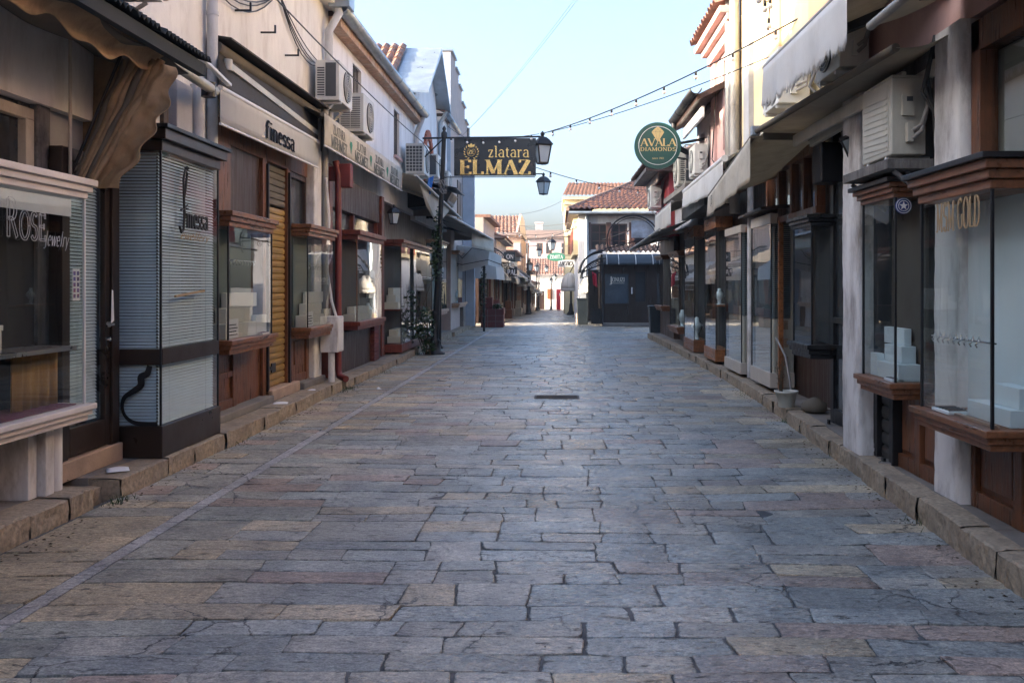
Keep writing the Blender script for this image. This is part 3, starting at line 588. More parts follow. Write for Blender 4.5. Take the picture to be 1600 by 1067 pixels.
def downpipe(t, pts, r=.05, m=None, name='downpipe'):
    o = MB().tube(pts, r, 12).build(name, m or zinc, t)
    c = MB()
    for i in range(len(pts) - 1):
        a, b = Vector(pts[i]), Vector(pts[i + 1])
        if (b - a).length > .8:
            for k in range(1, int((b - a).length / 1.1) + 1):
                p = a + (b - a) * (k / (int((b - a).length / 1.1) + 1)); c.lathe(p, [(r + .008, -.02), (r + .008, .02)], 12)
    if c.v: c.build('pipe_clamp', m or zinc, o)
    return o
def lantern(label, c, h=.75, rot=.45, group='street lanterns', post=None, name='street_lamp', arm=None):
    """hanging-style lantern: c is the bottom centre; optional post (polyline) and arm"""
    t = thing(name, label, 'street lamp', post[0] if post else c, group); x, y, z = c; k = h
    r0, r1 = .155 * k, .25 * k; z0, z1 = z + .03 * k, z + .58 * k
    def corner(r, zz, j): a = rot + pi / 4 + j * pi / 2; return (x + r * 1.2 * cos(a), y + r * 1.2 * sin(a), zz)
    f = MB()
    for j in range(4): f.bar(corner(r0, z0, j), corner(r1, z1, j), .035 * k, .035 * k); f.bar(corner(r0, z0, j), corner(r0, z0, j + 1), .035 * k, .05 * k); f.bar(corner(r1, z1, j), corner(r1, z1, j + 1), .035 * k, .04 * k)
    f.build('lamp_frame', iron, t)
    g = MB()
    for j in range(4):
        a, b, c_, d = (Vector(corner(r0 * .96, z0, j)), Vector(corner(r0 * .96, z0, j + 1)), Vector(corner(r1 * .96, z1, j + 1)), Vector(corner(r1 * .96, z1, j)))
        g.add([a, b, c_, d], [(0, 1, 2, 3)])
    g.build('lamp_glass', lamp_frost, t, solid=.004)
    q = MB().lathe((x, y, z1), [(.36 * k, 0), (.37 * k, .02 * k), (.24 * k, .17 * k), (.13 * k, .25 * k), (.05 * k, .27 * k), (.045 * k, .31 * k), (.075 * k, .34 * k), (.07 * k, .37 * k), (.02 * k, .42 * k), (.005 * k, .44 * k)], 4, rot + pi / 4, sm=False)
    q.lathe((x, y, z1 + .26 * k), [(.05 * k, 0), (.045 * k, .05 * k), (.075 * k, .08 * k), (.065 * k, .12 * k), (.015 * k, .18 * k)], 10)
    q.build('lamp_cap', iron, t)
    MB().lathe((x, y, z0 - .02 * k), [(.03 * k, -.03 * k), (.12 * k, 0), (.2 * k, .02 * k)], 4, rot + pi / 4, sm=False).build('lamp_base', iron, t)
    if post:
        p = MB().tube(post, [.085, .06, .05][:len(post)] if len(post) == 3 else .055, 14)
        b = Vector(post[0]); p.lathe(b, [(.24, 0), (.24, .03), (.15, .08), (.12, .25), (.14, .3), (.09, .36), (.08, .9), (.1, .95), (.07, 1.0)], 14)
        e = Vector(post[-1]); p.lathe(e, [(.07, -.1), (.075, 0), (.03, .05), (.05, .1), (.01, .17)], 10)
        p.build('post', iron, t)
    if arm:
        a = MB().tube(arm, .022, 8); a0, a1 = Vector(arm[0]), Vector(arm[-1])
        a.build('arm', iron, t)
    return t
def scroll(m, c, r, a0, turns=1.2, th=.012, d=1, ax=(1, 0, 0)):
    ax = Vector(ax); pts = []
    for i in range(22):
        q = i / 21; rr = r * (1 - .75 * q); a = a0 + d * 2 * pi * turns * q
        p = Vector(c) + ax * (rr * cos(a)); p.z += rr * sin(a); pts.append(p)
    m.tube(pts, th, 6); return m
# ---------------------------------------------------------------- ground, paving, kerbs
def interp(tbl, y):
    for (y0, x0), (y1, x1) in zip(tbl, tbl[1:]):
        if y <= y1: return x0 + (x1 - x0) * (y - y0) / (y1 - y0)
    return tbl[-1][1]
KR = [(-20, 2.3), (4.5, 2.36), (8.3, 2.55), (10.4, 2.67), (12.5, 2.77), (15, 2.81), (18, 2.84), (27, 2.74), (90, 2.74)]
LEFTX = -3.25
def ZG(y): return 0 if y < 38 else max(-1.45, -.0195 * (y - 38))
g = MB()
for y0, y1 in ((-200, 0), (0, 38), (38, 60), (60, 112.3), (112.3, 900)):
    g.add([(-400, y0, ZG(y0) - .035), (400, y0, ZG(y0) - .035), (400, y1, ZG(y1) - .035), (-400, y1, ZG(y1) - .035)], [(0, 1, 2, 3)])
struct(g.build('ground', mat('dusty_ground', (.12, .11, .10), .9, var=.3), bevel=0))
joint = mat('dark_joint_mortar', (.115, .12, .125), .9, var=.35, scale=6, dirt=(.02, .02, .02), dscale=5, damt=.8, bump=.9, bscale=60)
jb = MB()
for y0, y1 in ((.5, 38), (38, 112.3)): jb.add([(-3.35, y0, ZG(y0) - .007), (11, y0, ZG(y0) - .007), (11, y1, ZG(y1) - .007), (-3.35, y1, ZG(y1) - .007)], [(0, 1, 2, 3)])
struct(jb.build('paving_bed', joint))
def pave_mat():
    m = bpy.data.materials.new('worn_paving_stone'); m.use_nodes = True; nt = m.node_tree; p = nt.nodes['Principled BSDF']
    at = nt.nodes.new('ShaderNodeAttribute'); at.attribute_name = 'stone'
    n0 = _tex(nt, .32, 5, .6); n1 = _tex(nt, 2.6, 9, .74); n4 = _tex(nt, 17, 7, .7, (.55, 1.7, 1)); n2 = _tex(nt, 30, 8, .75, (.8, 1.5, 1)); n3 = _tex(nt, 9, 9, .78, (.7, 2.2, 1))
    r1 = _ramp(nt, n1.outputs[0], .32, .68, (.62, .62, .66, 1), (1.38, 1.34, 1.28, 1)); c = _mix(nt, 1, at.outputs['Color'], r1.outputs[0], 'MULTIPLY')
    r2 = _ramp(nt, n2.outputs[0], .38, .62, (.5, .51, .53, 1), (1.42, 1.41, 1.38, 1)); c = _mix(nt, .85, c, r2.outputs[0], 'MULTIPLY')
    r0 = _ramp(nt, n0.outputs[0], .35, .65, (.72, .70, .68, 1), (1.2, 1.2, 1.22, 1)); c = _mix(nt, 1, c, r0.outputs[0], 'MULTIPLY')
    r4 = _ramp(nt, n4.outputs[0], .615, .64, (1, 1, 1, 1), (.22, .21, .2, 1)); c = _mix(nt, .9, c, r4.outputs[0], 'MULTIPLY')
    r3 = _ramp(nt, n3.outputs[0], .595, .62); k = nt.nodes.new('ShaderNodeMath'); k.operation = 'MULTIPLY'; k.inputs[1].default_value = .75
    nt.links.new(r3.outputs[0], k.inputs[0]); c = _mix(nt, k.outputs[0], c, (.035, .032, .03))
    # hairline cracks wandering through some of the stones
    vt = nt.nodes.new('ShaderNodeTexVoronoi'); vt.feature = 'DISTANCE_TO_EDGE'; vt.inputs['Scale'].default_value = 2.1
    tc = nt.nodes.new('ShaderNodeTexCoord'); dn = _tex(nt, 4, 6, .7); dm = _mix(nt, .16, tc.outputs['Object'], dn.outputs['Color']); nt.links.new(dm, vt.inputs['Vector'])
    cr = _ramp(nt, vt.outputs['Distance'], .004, .012, (1, 1, 1, 1), (0, 0, 0, 1)); mk = _tex(nt, .9, 3, .5); mr = _ramp(nt, mk.outputs[0], .52, .58)
    cm = nt.nodes.new('ShaderNodeMath'); cm.operation = 'MULTIPLY'; nt.links.new(cr.outputs[0], cm.inputs[0]); nt.links.new(mr.outputs[0], cm.inputs[1])
    c = _mix(nt, cm.outputs[0], c, (.03, .028, .026))
    # coarse crystalline speckle
    sp = _tex(nt, 95, 3, .6); sr = _ramp(nt, sp.outputs[0], .38, .62, (.72, .72, .72, 1), (1.26, 1.26, 1.25, 1)); c = _mix(nt, .9, c, sr.outputs[0], 'MULTIPLY')
    nt.links.new(c, p.inputs['Base Color'])
    rr = nt.nodes.new('ShaderNodeMapRange'); nt.links.new(n3.outputs[0], rr.inputs[0])
    for i, x in ((1, .35), (2, .65), (3, -.1), (4, .16)): rr.inputs[i].default_value = x
    ad = nt.nodes.new('ShaderNodeMath'); ad.operation = 'ADD'; nt.links.new(at.outputs['Alpha'], ad.inputs[0]); nt.links.new(rr.outputs[0], ad.inputs[1])
    nt.links.new(ad.outputs[0], p.inputs['Roughness']); p.inputs['Specular IOR Level'].default_value = .85
    # relief: broad wear, fine grain and elongated chips
    b1 = nt.nodes.new('ShaderNodeBump'); b1.inputs['Strength'].default_value = 1; b1.inputs['Distance'].default_value = .03
    nn = _tex(nt, 5.5, 7, .62, (1, 1.5, 1)); nt.links.new(nn.outputs[0], b1.inputs['Height'])
    b2 = nt.nodes.new('ShaderNodeBump'); b2.inputs['Strength'].default_value = .6; b2.inputs['Distance'].default_value = .006
    nt.links.new(n2.outputs[0], b2.inputs['Height']); nt.links.new(b1.outputs[0], b2.inputs['Normal'])
    b3 = nt.nodes.new('ShaderNodeBump'); b3.inputs['Strength'].default_value = .9; b3.inputs['Distance'].default_value = .012; b3.invert = True
    nt.links.new(r3.outputs[0], b3.inputs['Height']); nt.links.new(b2.outputs[0], b3.inputs['Normal']); nt.links.new(b3.outputs[0], p.inputs['Normal'])
    return m
PM = pave_mat()
def paving(name, x0f, x1f, Y0, Y1, seed, wrp=.045, dx=(.28, .88)):
    rd = random.Random(seed); vs, fs, cols = [], [], []
    def wob(x, k): return wrp * (sin(x * .8 + k * .21) + .35 * sin(x * 2.1 + k * .5)) + .002 * sin(x * 17 + k * 2.1)
    def jx(y, q): return .0015 * sin(y * 14 + q) + .002 * sin(y * 41 + q * 2)
    def stone(xa, xb, la, lb, ya, yb, ka, kb, near, center):
        gx = rd.uniform(.001, .003) if not center else rd.choice((.0015, .003, .005, .011)); gy = rd.uniform(.001, .0035) if not center else rd.uniform(.001, .004)
        n = 6 if near else 2; cut = rd.uniform(.002, .014); P = []
        A = lambda x: ya + wob(x, ka) + gy; B = lambda x: yb + wob(x, kb) - gy
        def pt(u, v):
            xl = xa + la * (v - .5) + jx(ya + v * (yb - ya), xa * 7) + gx; xr = xb + lb * (v - .5) + jx(ya + v * (yb - ya), xb * 7) - gx
            x = xl + (xr - xl) * u; return Vector((x, A(x) + (B(x) - A(x)) * v, 0))
        per = [(i / n, 0) for i in range(n)] + [(1, i / n) for i in range(n)] + [(1 - i / n, 1) for i in range(n)] + [(0, 1 - i / n) for i in range(n)]
        c = pt(.5, .5); sx, sy = (xb - xa) / 2, (yb - ya) / 2
        tz = rd.uniform(-.003, .0035); tx, ty = rd.uniform(-.014, .014), rd.uniform(-.014, .014); ph = rd.uniform(0, 6)
        rings = [(.0, -.03), (.0, -.003), (.002, -.0006), (.010, 0)]
        base = len(vs)
        for ins, zz in rings:
            for (u, v) in per:
                q = pt(u, v); d = c - q; e = q + Vector((d.x / max(.05, sx) * ins, d.y / max(.05, sy) * ins, 0))
                if u in (0, 1) and v in (0, 1): e += Vector((d.x / max(.05, sx), d.y / max(.05, sy), 0)) * cut * .5
                if near: e += Vector((rd.uniform(-1, 1), rd.uniform(-1, 1), 0)) * .0042
                z = zz + (tz + tx * (e.x - c.x) + ty * (e.y - c.y) + (.0016 * sin(e.x * 11 + ph) * sin(e.y * 13 + ph) if near else 0) if zz > -.02 else 0)
                vs.append((e.x, e.y, z + ZG(e.y)))
        vs.append((c.x, c.y, tz - .001 * near + ZG(c.y))); m = len(per)
        nf = len(fs)
        for r in range(3):
            for i in range(m): fs.append((base + r * m + i, base + r * m + (i + 1) % m, base + (r + 1) * m + (i + 1) % m, base + (r + 1) * m + i))
        for i in range(m): fs.append((base + 3 * m + i, base + 3 * m + (i + 1) % m, base + 4 * m))
        ax = min(1, abs(c.x - .35) / 2.6); t = rd.random(); wm = .25 + .6 * ax
        if t < .52 - .38 * ax: col = (.172, .208, .222)
        elif t < .74 - .2 * ax: col = (.196, .21, .205)
        elif t < .90: col = (.262, .232, .165) if rd.random() < wm + .2 else (.215, .218, .2)
        else: col = (.225, .178, .158) if rd.random() < wm + .2 else (.20, .19, .185)
        if c.x < -2.1: col = tuple(a * b for a, b in zip(col, (1.0, .95, .84)))
        k = rd.uniform(.82, 1.22) * 1.5; g_ = sum(col) / 3; col = tuple((g_ + (q - g_) * .72) * f_ for q, f_ in zip(col, (1.10, 1.05, .98))); rough = .19 + .36 * ax + rd.uniform(-.05, .08)
        cols.extend([tuple(x * k for x in col) + (rough,)] * (len(vs) - base))
    y = Y0; k = 0
    while y < Y1:
        d = rd.choice((rd.uniform(.17, .26), rd.uniform(.22, .33), rd.uniform(.36, .56))); near = y < 13; xa = x0f(y) + rd.uniform(-.1, .1) * 0; xe = x1f(y); la = 0
        while xa < xe - .02:
            center = abs(xa - .15) < 1.1
            w_ = rd.uniform(*dx) * (1 if not center else .8); xb = xa + w_
            if xe - xb < .22: xb = xe
            lb = rd.uniform(-.03, .03) if xb < xe else 0
            r = rd.random()
            if d > .35 and r < .74:
                f = rd.uniform(.38, .62); 
                if w_ > .55 and rd.random() < .4:
                    xm = xa + w_ * rd.uniform(.35, .65); stone(xa, xm, la, 0, y, y + d * f, k, k + f, near, center); stone(xm, xb, 0, lb, y, y + d * f, k, k + f, near, center); stone(xa, xb, la, lb, y + d * f, y + d, k + f, k + 1, near, center)
                else:
                    stone(xa, xb, la, lb, y, y + d * f, k, k + f, near, center); stone(xa, xb, la, lb, y + d * f, y + d, k + f, k + 1, near, center)
            else: stone(xa, xb, la, lb, y, y + d, k, k + 1, near, center)
            xa, la = xb, lb
        y += d; k += 1
    me = bpy.data.meshes.new(name); me.from_pydata(vs, [], fs); me.polygons.foreach_set('use_smooth', [True] * len(fs))
    ca = me.color_attributes.new('stone', 'FLOAT_COLOR', 'POINT'); ca.data.foreach_set('color', [x for c in cols for x in c])
    me.materials.append(PM); o = bpy.data.objects.new(name, me); SC.collection.objects.link(o); return struct(o)
GX = lambda y: -2.62 + .012 * (y - 4)
paving('road', lambda y: GX(y) + .055, lambda y: (interp(KR, y) + .1) if y < 27.2 else (9 if y < 33.6 else 2.6), 1.2, 44, 5)
paving('road', lambda y: -3.1, lambda y: 2.6, 44, 112, 8, dx=(.5, 1.1))
paving('road_edge', lambda y: -3.3, lambda y: GX(y) - .055, 1.2, 44, 11, dx=(.25, .68))
# gutter strip of long grey stones
vs, fs, cols = [], [], []; y = 1.2; rd = random.Random(3)
while y < 37:
    l = rd.uniform(.6, 1.1); b = len(vs)
    for yy in (y + .004, y + l - .004):
        for xx, zz in ((-.047, -.02), (-.047, -.002), (.047, -.002), (.047, -.02)): vs.append((GX(yy) + xx + .004 * sin(yy * 5), yy, zz))
    fs += [(b, b + 1, b + 5, b + 4), (b + 1, b + 2, b + 6, b + 5), (b + 2, b + 3, b + 7, b + 6), (b, b + 3, b + 2, b + 1), (b + 4, b + 5, b + 6, b + 7)]
    q = rd.uniform(.85, 1.15); cols += [(.40 * q, .40 * q, .40 * q, .5)] * 8; y += l
me = bpy.data.meshes.new('gutter_strip'); me.from_pydata(vs, [], fs); ca = me.color_attributes.new('stone', 'FLOAT_COLOR', 'POINT')
ca.data.foreach_set('color', [x for c in cols for x in c]); me.materials.append(PM); o = bpy.data.objects.new('gutter_strip', me); SC.collection.objects.link(o); struct(o)
def kerb(name, xf, s, Y0, Y1, z, ln=(.45, .8), wd=.3, seed=1, m=None):
    """row of rough hewn kerb stones, street face at xf(y)"""
    rd = random.Random(seed); b = MB(); y = Y0
    while y < Y1 - .05:
        y2 = min(Y1, y + rd.uniform(*ln)); 
        if Y1 - y2 < .25: y2 = Y1
        n, mm = 7, 4; o = rd.uniform(-.012, .012); zt = z + rd.uniform(-.006, .006); yy0, yy1 = y + .004, y2 - .004
        def pt(u, v):        # v: 0 bottom of face .. .5 top edge .. 1 back edge
            Y = yy0 + (yy1 - yy0) * u; j = .0 if u in (0, 1) else 1
            X = xf(Y) + s * o
            if v <= .5:
                e = v / .5; rx = rd.uniform(-.009, .009) - .004 * sin(e * pi) + (rd.choice((0, 0, 0, .02)) if e > .9 else 0)
                return (X + s * (rx + (.012 if e > .9 else 0)), Y, -.04 + (zt + .04) * (min(1, e * 1.27)) - (.006 if u in (0, 1) and e > .9 else 0))
            e = (v - .5) / .5; return (X + s * (.026 + (wd - .026) * e), Y, zt + rd.uniform(-.002, .002) + .002 * sin(Y * 9))
        b.grid(pt, n * 2, 8, False)
        for Y in (yy0, yy1):
            b.add([(xf(Y) + s * (o + .006), Y, -.04), (xf(Y) + s * (o + .016), Y, zt - .012), (xf(Y) + s * wd, Y, zt - .004), (xf(Y) + s * wd, Y, -.04)], [(0, 1, 2, 3)])
        y = y2
    return struct(b.build(name, m or stone_kerb))
def slab(name, xf, s, xb, Y0, Y1, z, m=None, wd=.3):
    b = MB(); n = max(2, int((Y1 - Y0) / .5))
    for i in range(n):
        a, c = Y0 + (Y1 - Y0) * i / n, Y0 + (Y1 - Y0) * (i + 1) / n
        xa, xc = xf(a) + s * wd, xf(c) + s * wd
        b.hexa([(xa, a + .003, -.05), (xb, a + .003, -.05), (xb, c - .003, -.05), (xc, c - .003, -.05), (xa, a + .003, z), (xb, a + .003, z - .003), (xb, c - .003, z - .003), (xc, c - .003, z)])
    return struct(b.build(name, m or stone_slab, bevel=.004))
kl = lambda y: -3.27 + .02 * sin(y * .8)
def LK(y0, y1, z, off=0, seed=1, xb=-4.0, wd=.26):
    f = lambda y: kl(y) + off; kerb('kerb', f, -1, y0, y1, z, seed=seed, wd=wd); slab('pavement', f, -1, xb, y0, y1, z - .002, wd=wd)
LK(-3, 6.42, .15, -.03, 1); LK(6.72, 13.55, .155, .03, 2); LK(13.75, 20.4, .13, .06, 3); LK(20.9, 27.5, .14, .05, 4); LK(27.7, 34.4, .13, .12, 5)
# low worn stone between two kerb runs
kerb('kerb', lambda y: -3.42, -1, 6.42, 6.72, .10, ln=(.3, .3), seed=9); slab('pavement', lambda y: -3.42, -1, -4, 6.42, 6.72, .095)
def RK(y0, y1, z, off=0, seed=1, xb=3.5):
    f = lambda y: interp(KR, y) + off; kerb('kerb', f, 1, y0, y1, z, seed=seed, wd=.17); slab('pavement', f, 1, xb, y0, y1, z - .002, wd=.17)
RK(-3, 8.35, .165, 0, 21); RK(8.42, 10.35, .15, .0, 22); RK(10.45, 27, .15, 0, 23)
slab('pavement', lambda y: 2.6, 1, 12, 26.9, 27.05, .13)
# iron manhole cover in the paving
o = MB().box(-.32, .32, 12.55, 12.95, -.01, .006)
for i in range(9): o.box(-.29, .29, 12.575 + i * .042, 12.59 + i * .042, .006, .011)
struct(o.build('manhole_cover', mat('rusty_dull_iron', (.06, .055, .05), .7, var=.4), bevel=.003))
# ================================================================ LEFT SIDE
S = -1
# ---- first house: plaster upper floor over old cream timber shopfront
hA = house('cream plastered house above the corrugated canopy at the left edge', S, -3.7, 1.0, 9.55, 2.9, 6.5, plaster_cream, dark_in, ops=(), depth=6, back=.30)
b = MB()
for i in range(13):
    y0 = 3.2 + i * .26
    b.box(-3.80 - .012 * (i % 2), -3.86, y0, y0 + .252, 2.86 + .03 * sin(i * 2.1), 3.75)
b.build('board_cladding', planks_grey, hA)
f = MB()
for y0, y1 in ((3.2, 4.8), (4.85, 6.45)):
    f.box(-3.76, -3.84, y0, y1, 2.78, 2.86).box(-3.76, -3.84, y0, y0 + .1, 2.3, 2.78).box(-3.76, -3.84, y1 - .1, y1, 2.3, 2.78).box(-3.76, -3.84, y0 + .1, y1 - .1, 2.3, 2.36)
fr = f.build('window', paint_cream, hA, bevel=.006); MB().box(-3.82, -3.825, 3.3, 6.35, 2.36, 2.78).build('pane', dark_pane, fr)
MB().box(-3.74, -3.86, 6.46, 6.62, .16, 3.7).build('pilaster', planks_grey, hA, bevel=.008)
MB().box(-3.78, -3.92, 6.68, 6.98, 2.55, 3.7).box(-3.79, -3.9, 6.99, 7.3, 2.55, 3.7).build('board_cladding', plaster_grey, hA)
# lower panelled boarding below the corner case
f = MB(); f.box(-3.82, -3.9, 1.5, 6.1, .15, .66)
for y0 in (2.2, 3.6, 5.0): f.box(-3.79, -3.821, y0, y0 + .09, .16, .62).box(-3.795, -3.821, y0 + .09, y0 + 1.31, .16, .27).box(-3.795, -3.821, y0 + .09, y0 + 1.31, .52, .62)
f.build('panel', paint_cream, hA, bevel=.005)
f = MB().box(-3.55, -3.8, 6.02, 6.12, .148, .7).box(-3.5, -3.79, 6.14, 6.24, .148, .7); f.build('post', paint_flaky, hA, bevel=.006)
MB().tube([(-3.56, 6.33, .148), (-3.56, 6.33, .64)], .06, 12).build('post', paint_flaky, hA)
MB().tube([(-3.6, 6.63, 2.35), (-3.6, 6.63, 3.5)], .013, 8).build('post', paint_cream, hA)
downpipe(hA, [(-3.62, 9.42, 6.4), (-3.62, 9.42, 2.5)], .055, pipe_white)
# cornice bits high on the plaster wall
MB().box(-3.63, -3.7, 8.2, 9.1, 4.62, 4.72).build('ledge', plaster_cream, hA); MB().box(-3.58, -3.7, 8.9, 9.5, 5.1, 5.2).build('ledge', wood_dark, hA)
c1 = case('white-framed corner case lettered ROSE at the left edge', S, -3.40, -3.8, 2.6, 6.50, .62, .74, 2.22, 2.36, pink_board, back=dark_in, steps=3, frame=white_metal)
MB().box(-3.43, -3.44, 2.7, 6.33, 2.08, 2.2).build('shade_strip', white_metal, c1)
MB().box(-3.45, -3.78, 2.7, 6.44, 1.135, 1.165).build('shelf', steel, c1)
m = MB(); m.grid(lambda u, v: (-3.46 - .02 * sin(u * 150) - .01 * sin(u * 71), 2.7 + 3.72 * u, .80 + .33 * v), 260, 2); 
for y0, y1 in ((2.7, 4.4), (5.0, 5.55), (5.95, 6.4)): pass
cu = MB()
for y0, y1 in ((2.8, 4.6), (5.0, 5.62), (5.92, 6.42)): cu.grid(lambda u, v, y0=y0, y1=y1: (-3.60 - .016 * sin(u * (y1 - y0) * 60) - .008 * sin(u * 23), y0 + (y1 - y0) * u, .745 + .385 * v), int((y1 - y0) * 80), 2)
cu.build('curtain', gold_cloth, c1, solid=.003)
MB().box(-3.445, -3.76, 2.7, 6.42, .742, .752).build('lining_cloth', purple, c1)
lt = MB(); letters(lt, 'R', (-3.3985 + .0, 5.53, 1.90), YF, ZU, .235, a=.085, b=.045, serif=0, depth=.003, outline=.011, fit=.13)
letters(lt, 'OSE', (-3.3985, 5.665, 1.895), YF, ZU, .17, a=.085, b=.045, serif=0, depth=.003, outline=.014, fit=.30); lt.build('lettering', silver, c1)
lt = MB(); letters(lt, 'Jewelry', (-3.3985, 5.93, 1.86), YF, ZU, .10, a=.035, b=.02, serif=0, depth=.003, italic=.35, fit=.30); lt.build('lettering', silver, c1)
tag(MB().box(-3.5, -3.68, 5.2, 5.65, 1.17, 1.31).box(-3.495, -3.685, 5.18, 5.66, 1.311, 1.345).build('jewellery_box', cream_box, bevel=.004), 'cream lidded box on the glass shelf of the ROSE case', 'box')
tag(MB().box(-3.49, -3.53, 5.35, 5.52, .756, .80).build('price_card', white_box), 'small pale card lying on purple cloth behind ROSE glass', 'card')
# door with blind between the two corner cases
dr = thing('shop_door', 'brown metal glazed door with blue blind beside the ROSE case', 'door', (-3.66, 7.0, .3))
MB().box(-3.62, -3.72, 6.56, 6.64, .3, 2.62).box(-3.62, -3.72, 7.30, 7.42, .3, 2.62).box(-3.62, -3.72, 6.64, 7.30, 2.52, 2.62).build('door_frame', bronze, dr, bevel=.005)
d = MB().box(-3.64, -3.69, 6.645, 6.70, .31, 2.515).box(-3.64, -3.69, 7.22, 7.295, .31, 2.515).box(-3.64, -3.69, 6.70, 7.22, .31, .52).box(-3.64, -3.69, 6.70, 7.22, 2.44, 2.515); dd = d.build('door_leaf', bronze, dr, bevel=.004)
MB().box(-3.66, -3.666, 6.70, 7.22, .52, 2.44).build('pane', GLD, dd)
bl = MB()
for i in range(70): z = .535 + i * .027; bl.hexa([(-3.70, 6.71, z), (-3.702, 6.71, z - .001), (-3.702, 7.21, z - .001), (-3.70, 7.21, z), (-3.716, 6.71, z + .021), (-3.718, 6.71, z + .02), (-3.718, 7.21, z + .02), (-3.716, 7.21, z + .021)])
bl.build('blind', blind_m, dr); MB().box(-3.80, -3.81, 6.6, 7.3, .3, 2.6).build('back_board', mid_in, dr)
MB().tube([(-3.64, 7.26, 1.28), (-3.59, 7.26, 1.28), (-3.585, 7.17, 1.28)], .009, 8).lathe((-3.63, 7.26, 1.28), [(.022, -.01), (.022, .012)], 12, axis='x').lathe((-3.63, 7.26, 1.16), [(.018, -.01), (.018, .012)], 12, axis='x').build('handle', steel, dr)
MB().prism([(0, 0), (.045, .02), (.03, .26), (.012, .27)], (-3.60, 7.235, 1.29), YF, ZU, (1, 0, 0), .004).build('paper_tag', paper, dr)
MB().box(-3.653, -3.655, 6.76, 6.86, 1.48, 1.72).build('sticker', paper, dr)
st = MB()
for i in range(5): st.box(-3.6525, -3.6515, 6.77, 6.80, 1.5 + i * .043, 1.53 + i * .043).box(-3.6525, -3.6515, 6.82, 6.85, 1.5 + i * .043, 1.53 + i * .043)
st.build('sticker', mat('blue_red_sticker', (.10, .09, .30), .5, var=.9, scale=20, dirt=(.5, .05, .03), dscale=14, damt=1), dr)
struct(MB().box(-3.60, -3.85, 6.5, 7.44, .15, .298).build('door_step', step_pink, bevel=.01))
# Finessa corner case
c2 = case('tall dark-framed case with blue blinds and black Finessa lettering', S, -3.29, -3.72, 7.47, 8.77, .155, .42, 2.72, 2.9, bronze, plinth=True, ledge=True, steps=2, cap=black_metal, blind=blind_m, mid=(.93, 1.06), back=mid_in, frame=black_metal)
MB().box(-3.30, -3.31, 7.5, 8.74, .93, 1.06).build('middle_rail', bronze, c2); MB().box(-3.31, -3.7, 7.485, 7.495, .93, 1.06).build('middle_rail', bronze, c2)
# curved black cut-out shape pasted inside the end pane
sh = []
for k in range(25):
    a = radians(90 + 180 * k / 24 * .98); sh.append((.20 + .17 * cos(a), .22 + .20 * sin(a)))
kp = [(-3.40, .925), (-3.42, .86), (-3.47, .83), (-3.475, .76), (-3.54, .71), (-3.61, .66), (-3.63, .58), (-3.60, .50), (-3.53, .45), (-3.42, .435), (-3.33, .43)]; pth = []
for i in range(len(kp) - 1):
    p0, p1, p2, p3 = [Vector(kp[max(0, min(len(kp) - 1, i + j))]) for j in (-1, 0, 1, 2)]
    for q in range(8): t_ = q / 8; pth.append(.5 * ((2 * p1) + (p2 - p0) * t_ + (2 * p0 - 5 * p1 + 4 * p2 - p3) * t_ ** 2 + (3 * p1 - p0 - 3 * p2 + p3) * t_ ** 3))
m = MB(); vs_ = []
for i, p_ in enumerate(pth):
    d_ = (pth[min(i + 1, len(pth) - 1)] - pth[max(i - 1, 0)]).normalized(); w_ = .021 + .008 * sin(i * .09)
    for e_ in (-1, 1): vs_.append((p_.x - d_.y * w_ * e_, 7.482, p_.y + d_.x * w_ * e_))
m.add(vs_, [(2 * i, 2 * i + 1, 2 * i + 3, 2 * i + 2) for i in range(len(pth) - 1)])
m.build('decor_strip', black_metal, c2, solid=.003)
lt = MB()
fp = [(.02, -.02), (.06, -.07), (.12, -.05), (.14, .08), (.16, .5), (.2, .62), (.27, .6), (.27, .52)]
lt.tube([(-3.272, 7.80 + .55 * x, 2.12 + .66 * z) for x, z in [(-.05, -.02), (.02, -.1), (.1, -.06), (.13, .1), (.11, .4), (.1, .62), (.17, .74), (.24, .7), (.2, .55), (.12, .35), (.15, .1)]], .011, 6)
lt.tube([(-3.272, 7.80 + .55 * x, 2.12 + .66 * z) for x, z in [(0, .2), (.12, .22), (.25, .28)]], .008, 6); lt.lathe((-3.272, 7.93, 2.63), [(0.001, -.02), (.028, 0), (.001, .02)], 10)
letters(lt, 'inessa', (-3.285, 7.93, 2.11), YF, ZU, .17, a=.075, b=.035, serif=.09, depth=.012, fit=.50); lt.build('lettering', black_metal, c2)
lt = MB(); letters(lt, 'jewellery', (-3.287, 7.75, 2.0), YF, ZU, .07, a=.04, b=.03, serif=0, depth=.003, italic=.4, fit=.7); lt.build('lettering', gold_dull, c2)
ln = MB(); ln.bar((-3.287, 7.72, 1.50), (-3.287, 8.35, 1.545), .02, .018); ln.build('lettering', gold_dull, c2)
# transom, boards and pipes above the Finessa case
f = MB().box(-3.66, -3.74, 7.45, 7.53, 2.9, 3.5).box(-3.66, -3.74, 8.35, 8.45, 2.9, 3.5).box(-3.66, -3.74, 7.53, 8.35, 3.42, 3.5)
fr = f.build('window', wood_dark, hA, bevel=.004); MB().box(-3.71, -3.716, 7.53, 8.35, 2.92, 3.42).build('pane', dark_pane, fr)
MB().box(-3.6, -3.8, 8.5, 8.86, 2.9, 3.55).build('pilaster', plaster_grey, hA, bevel=.01); MB().tube([(-3.6, 8.98, 2.3), (-3.6, 8.98, 3.6)], .07, 14).build('downpipe', pipe_white, hA)
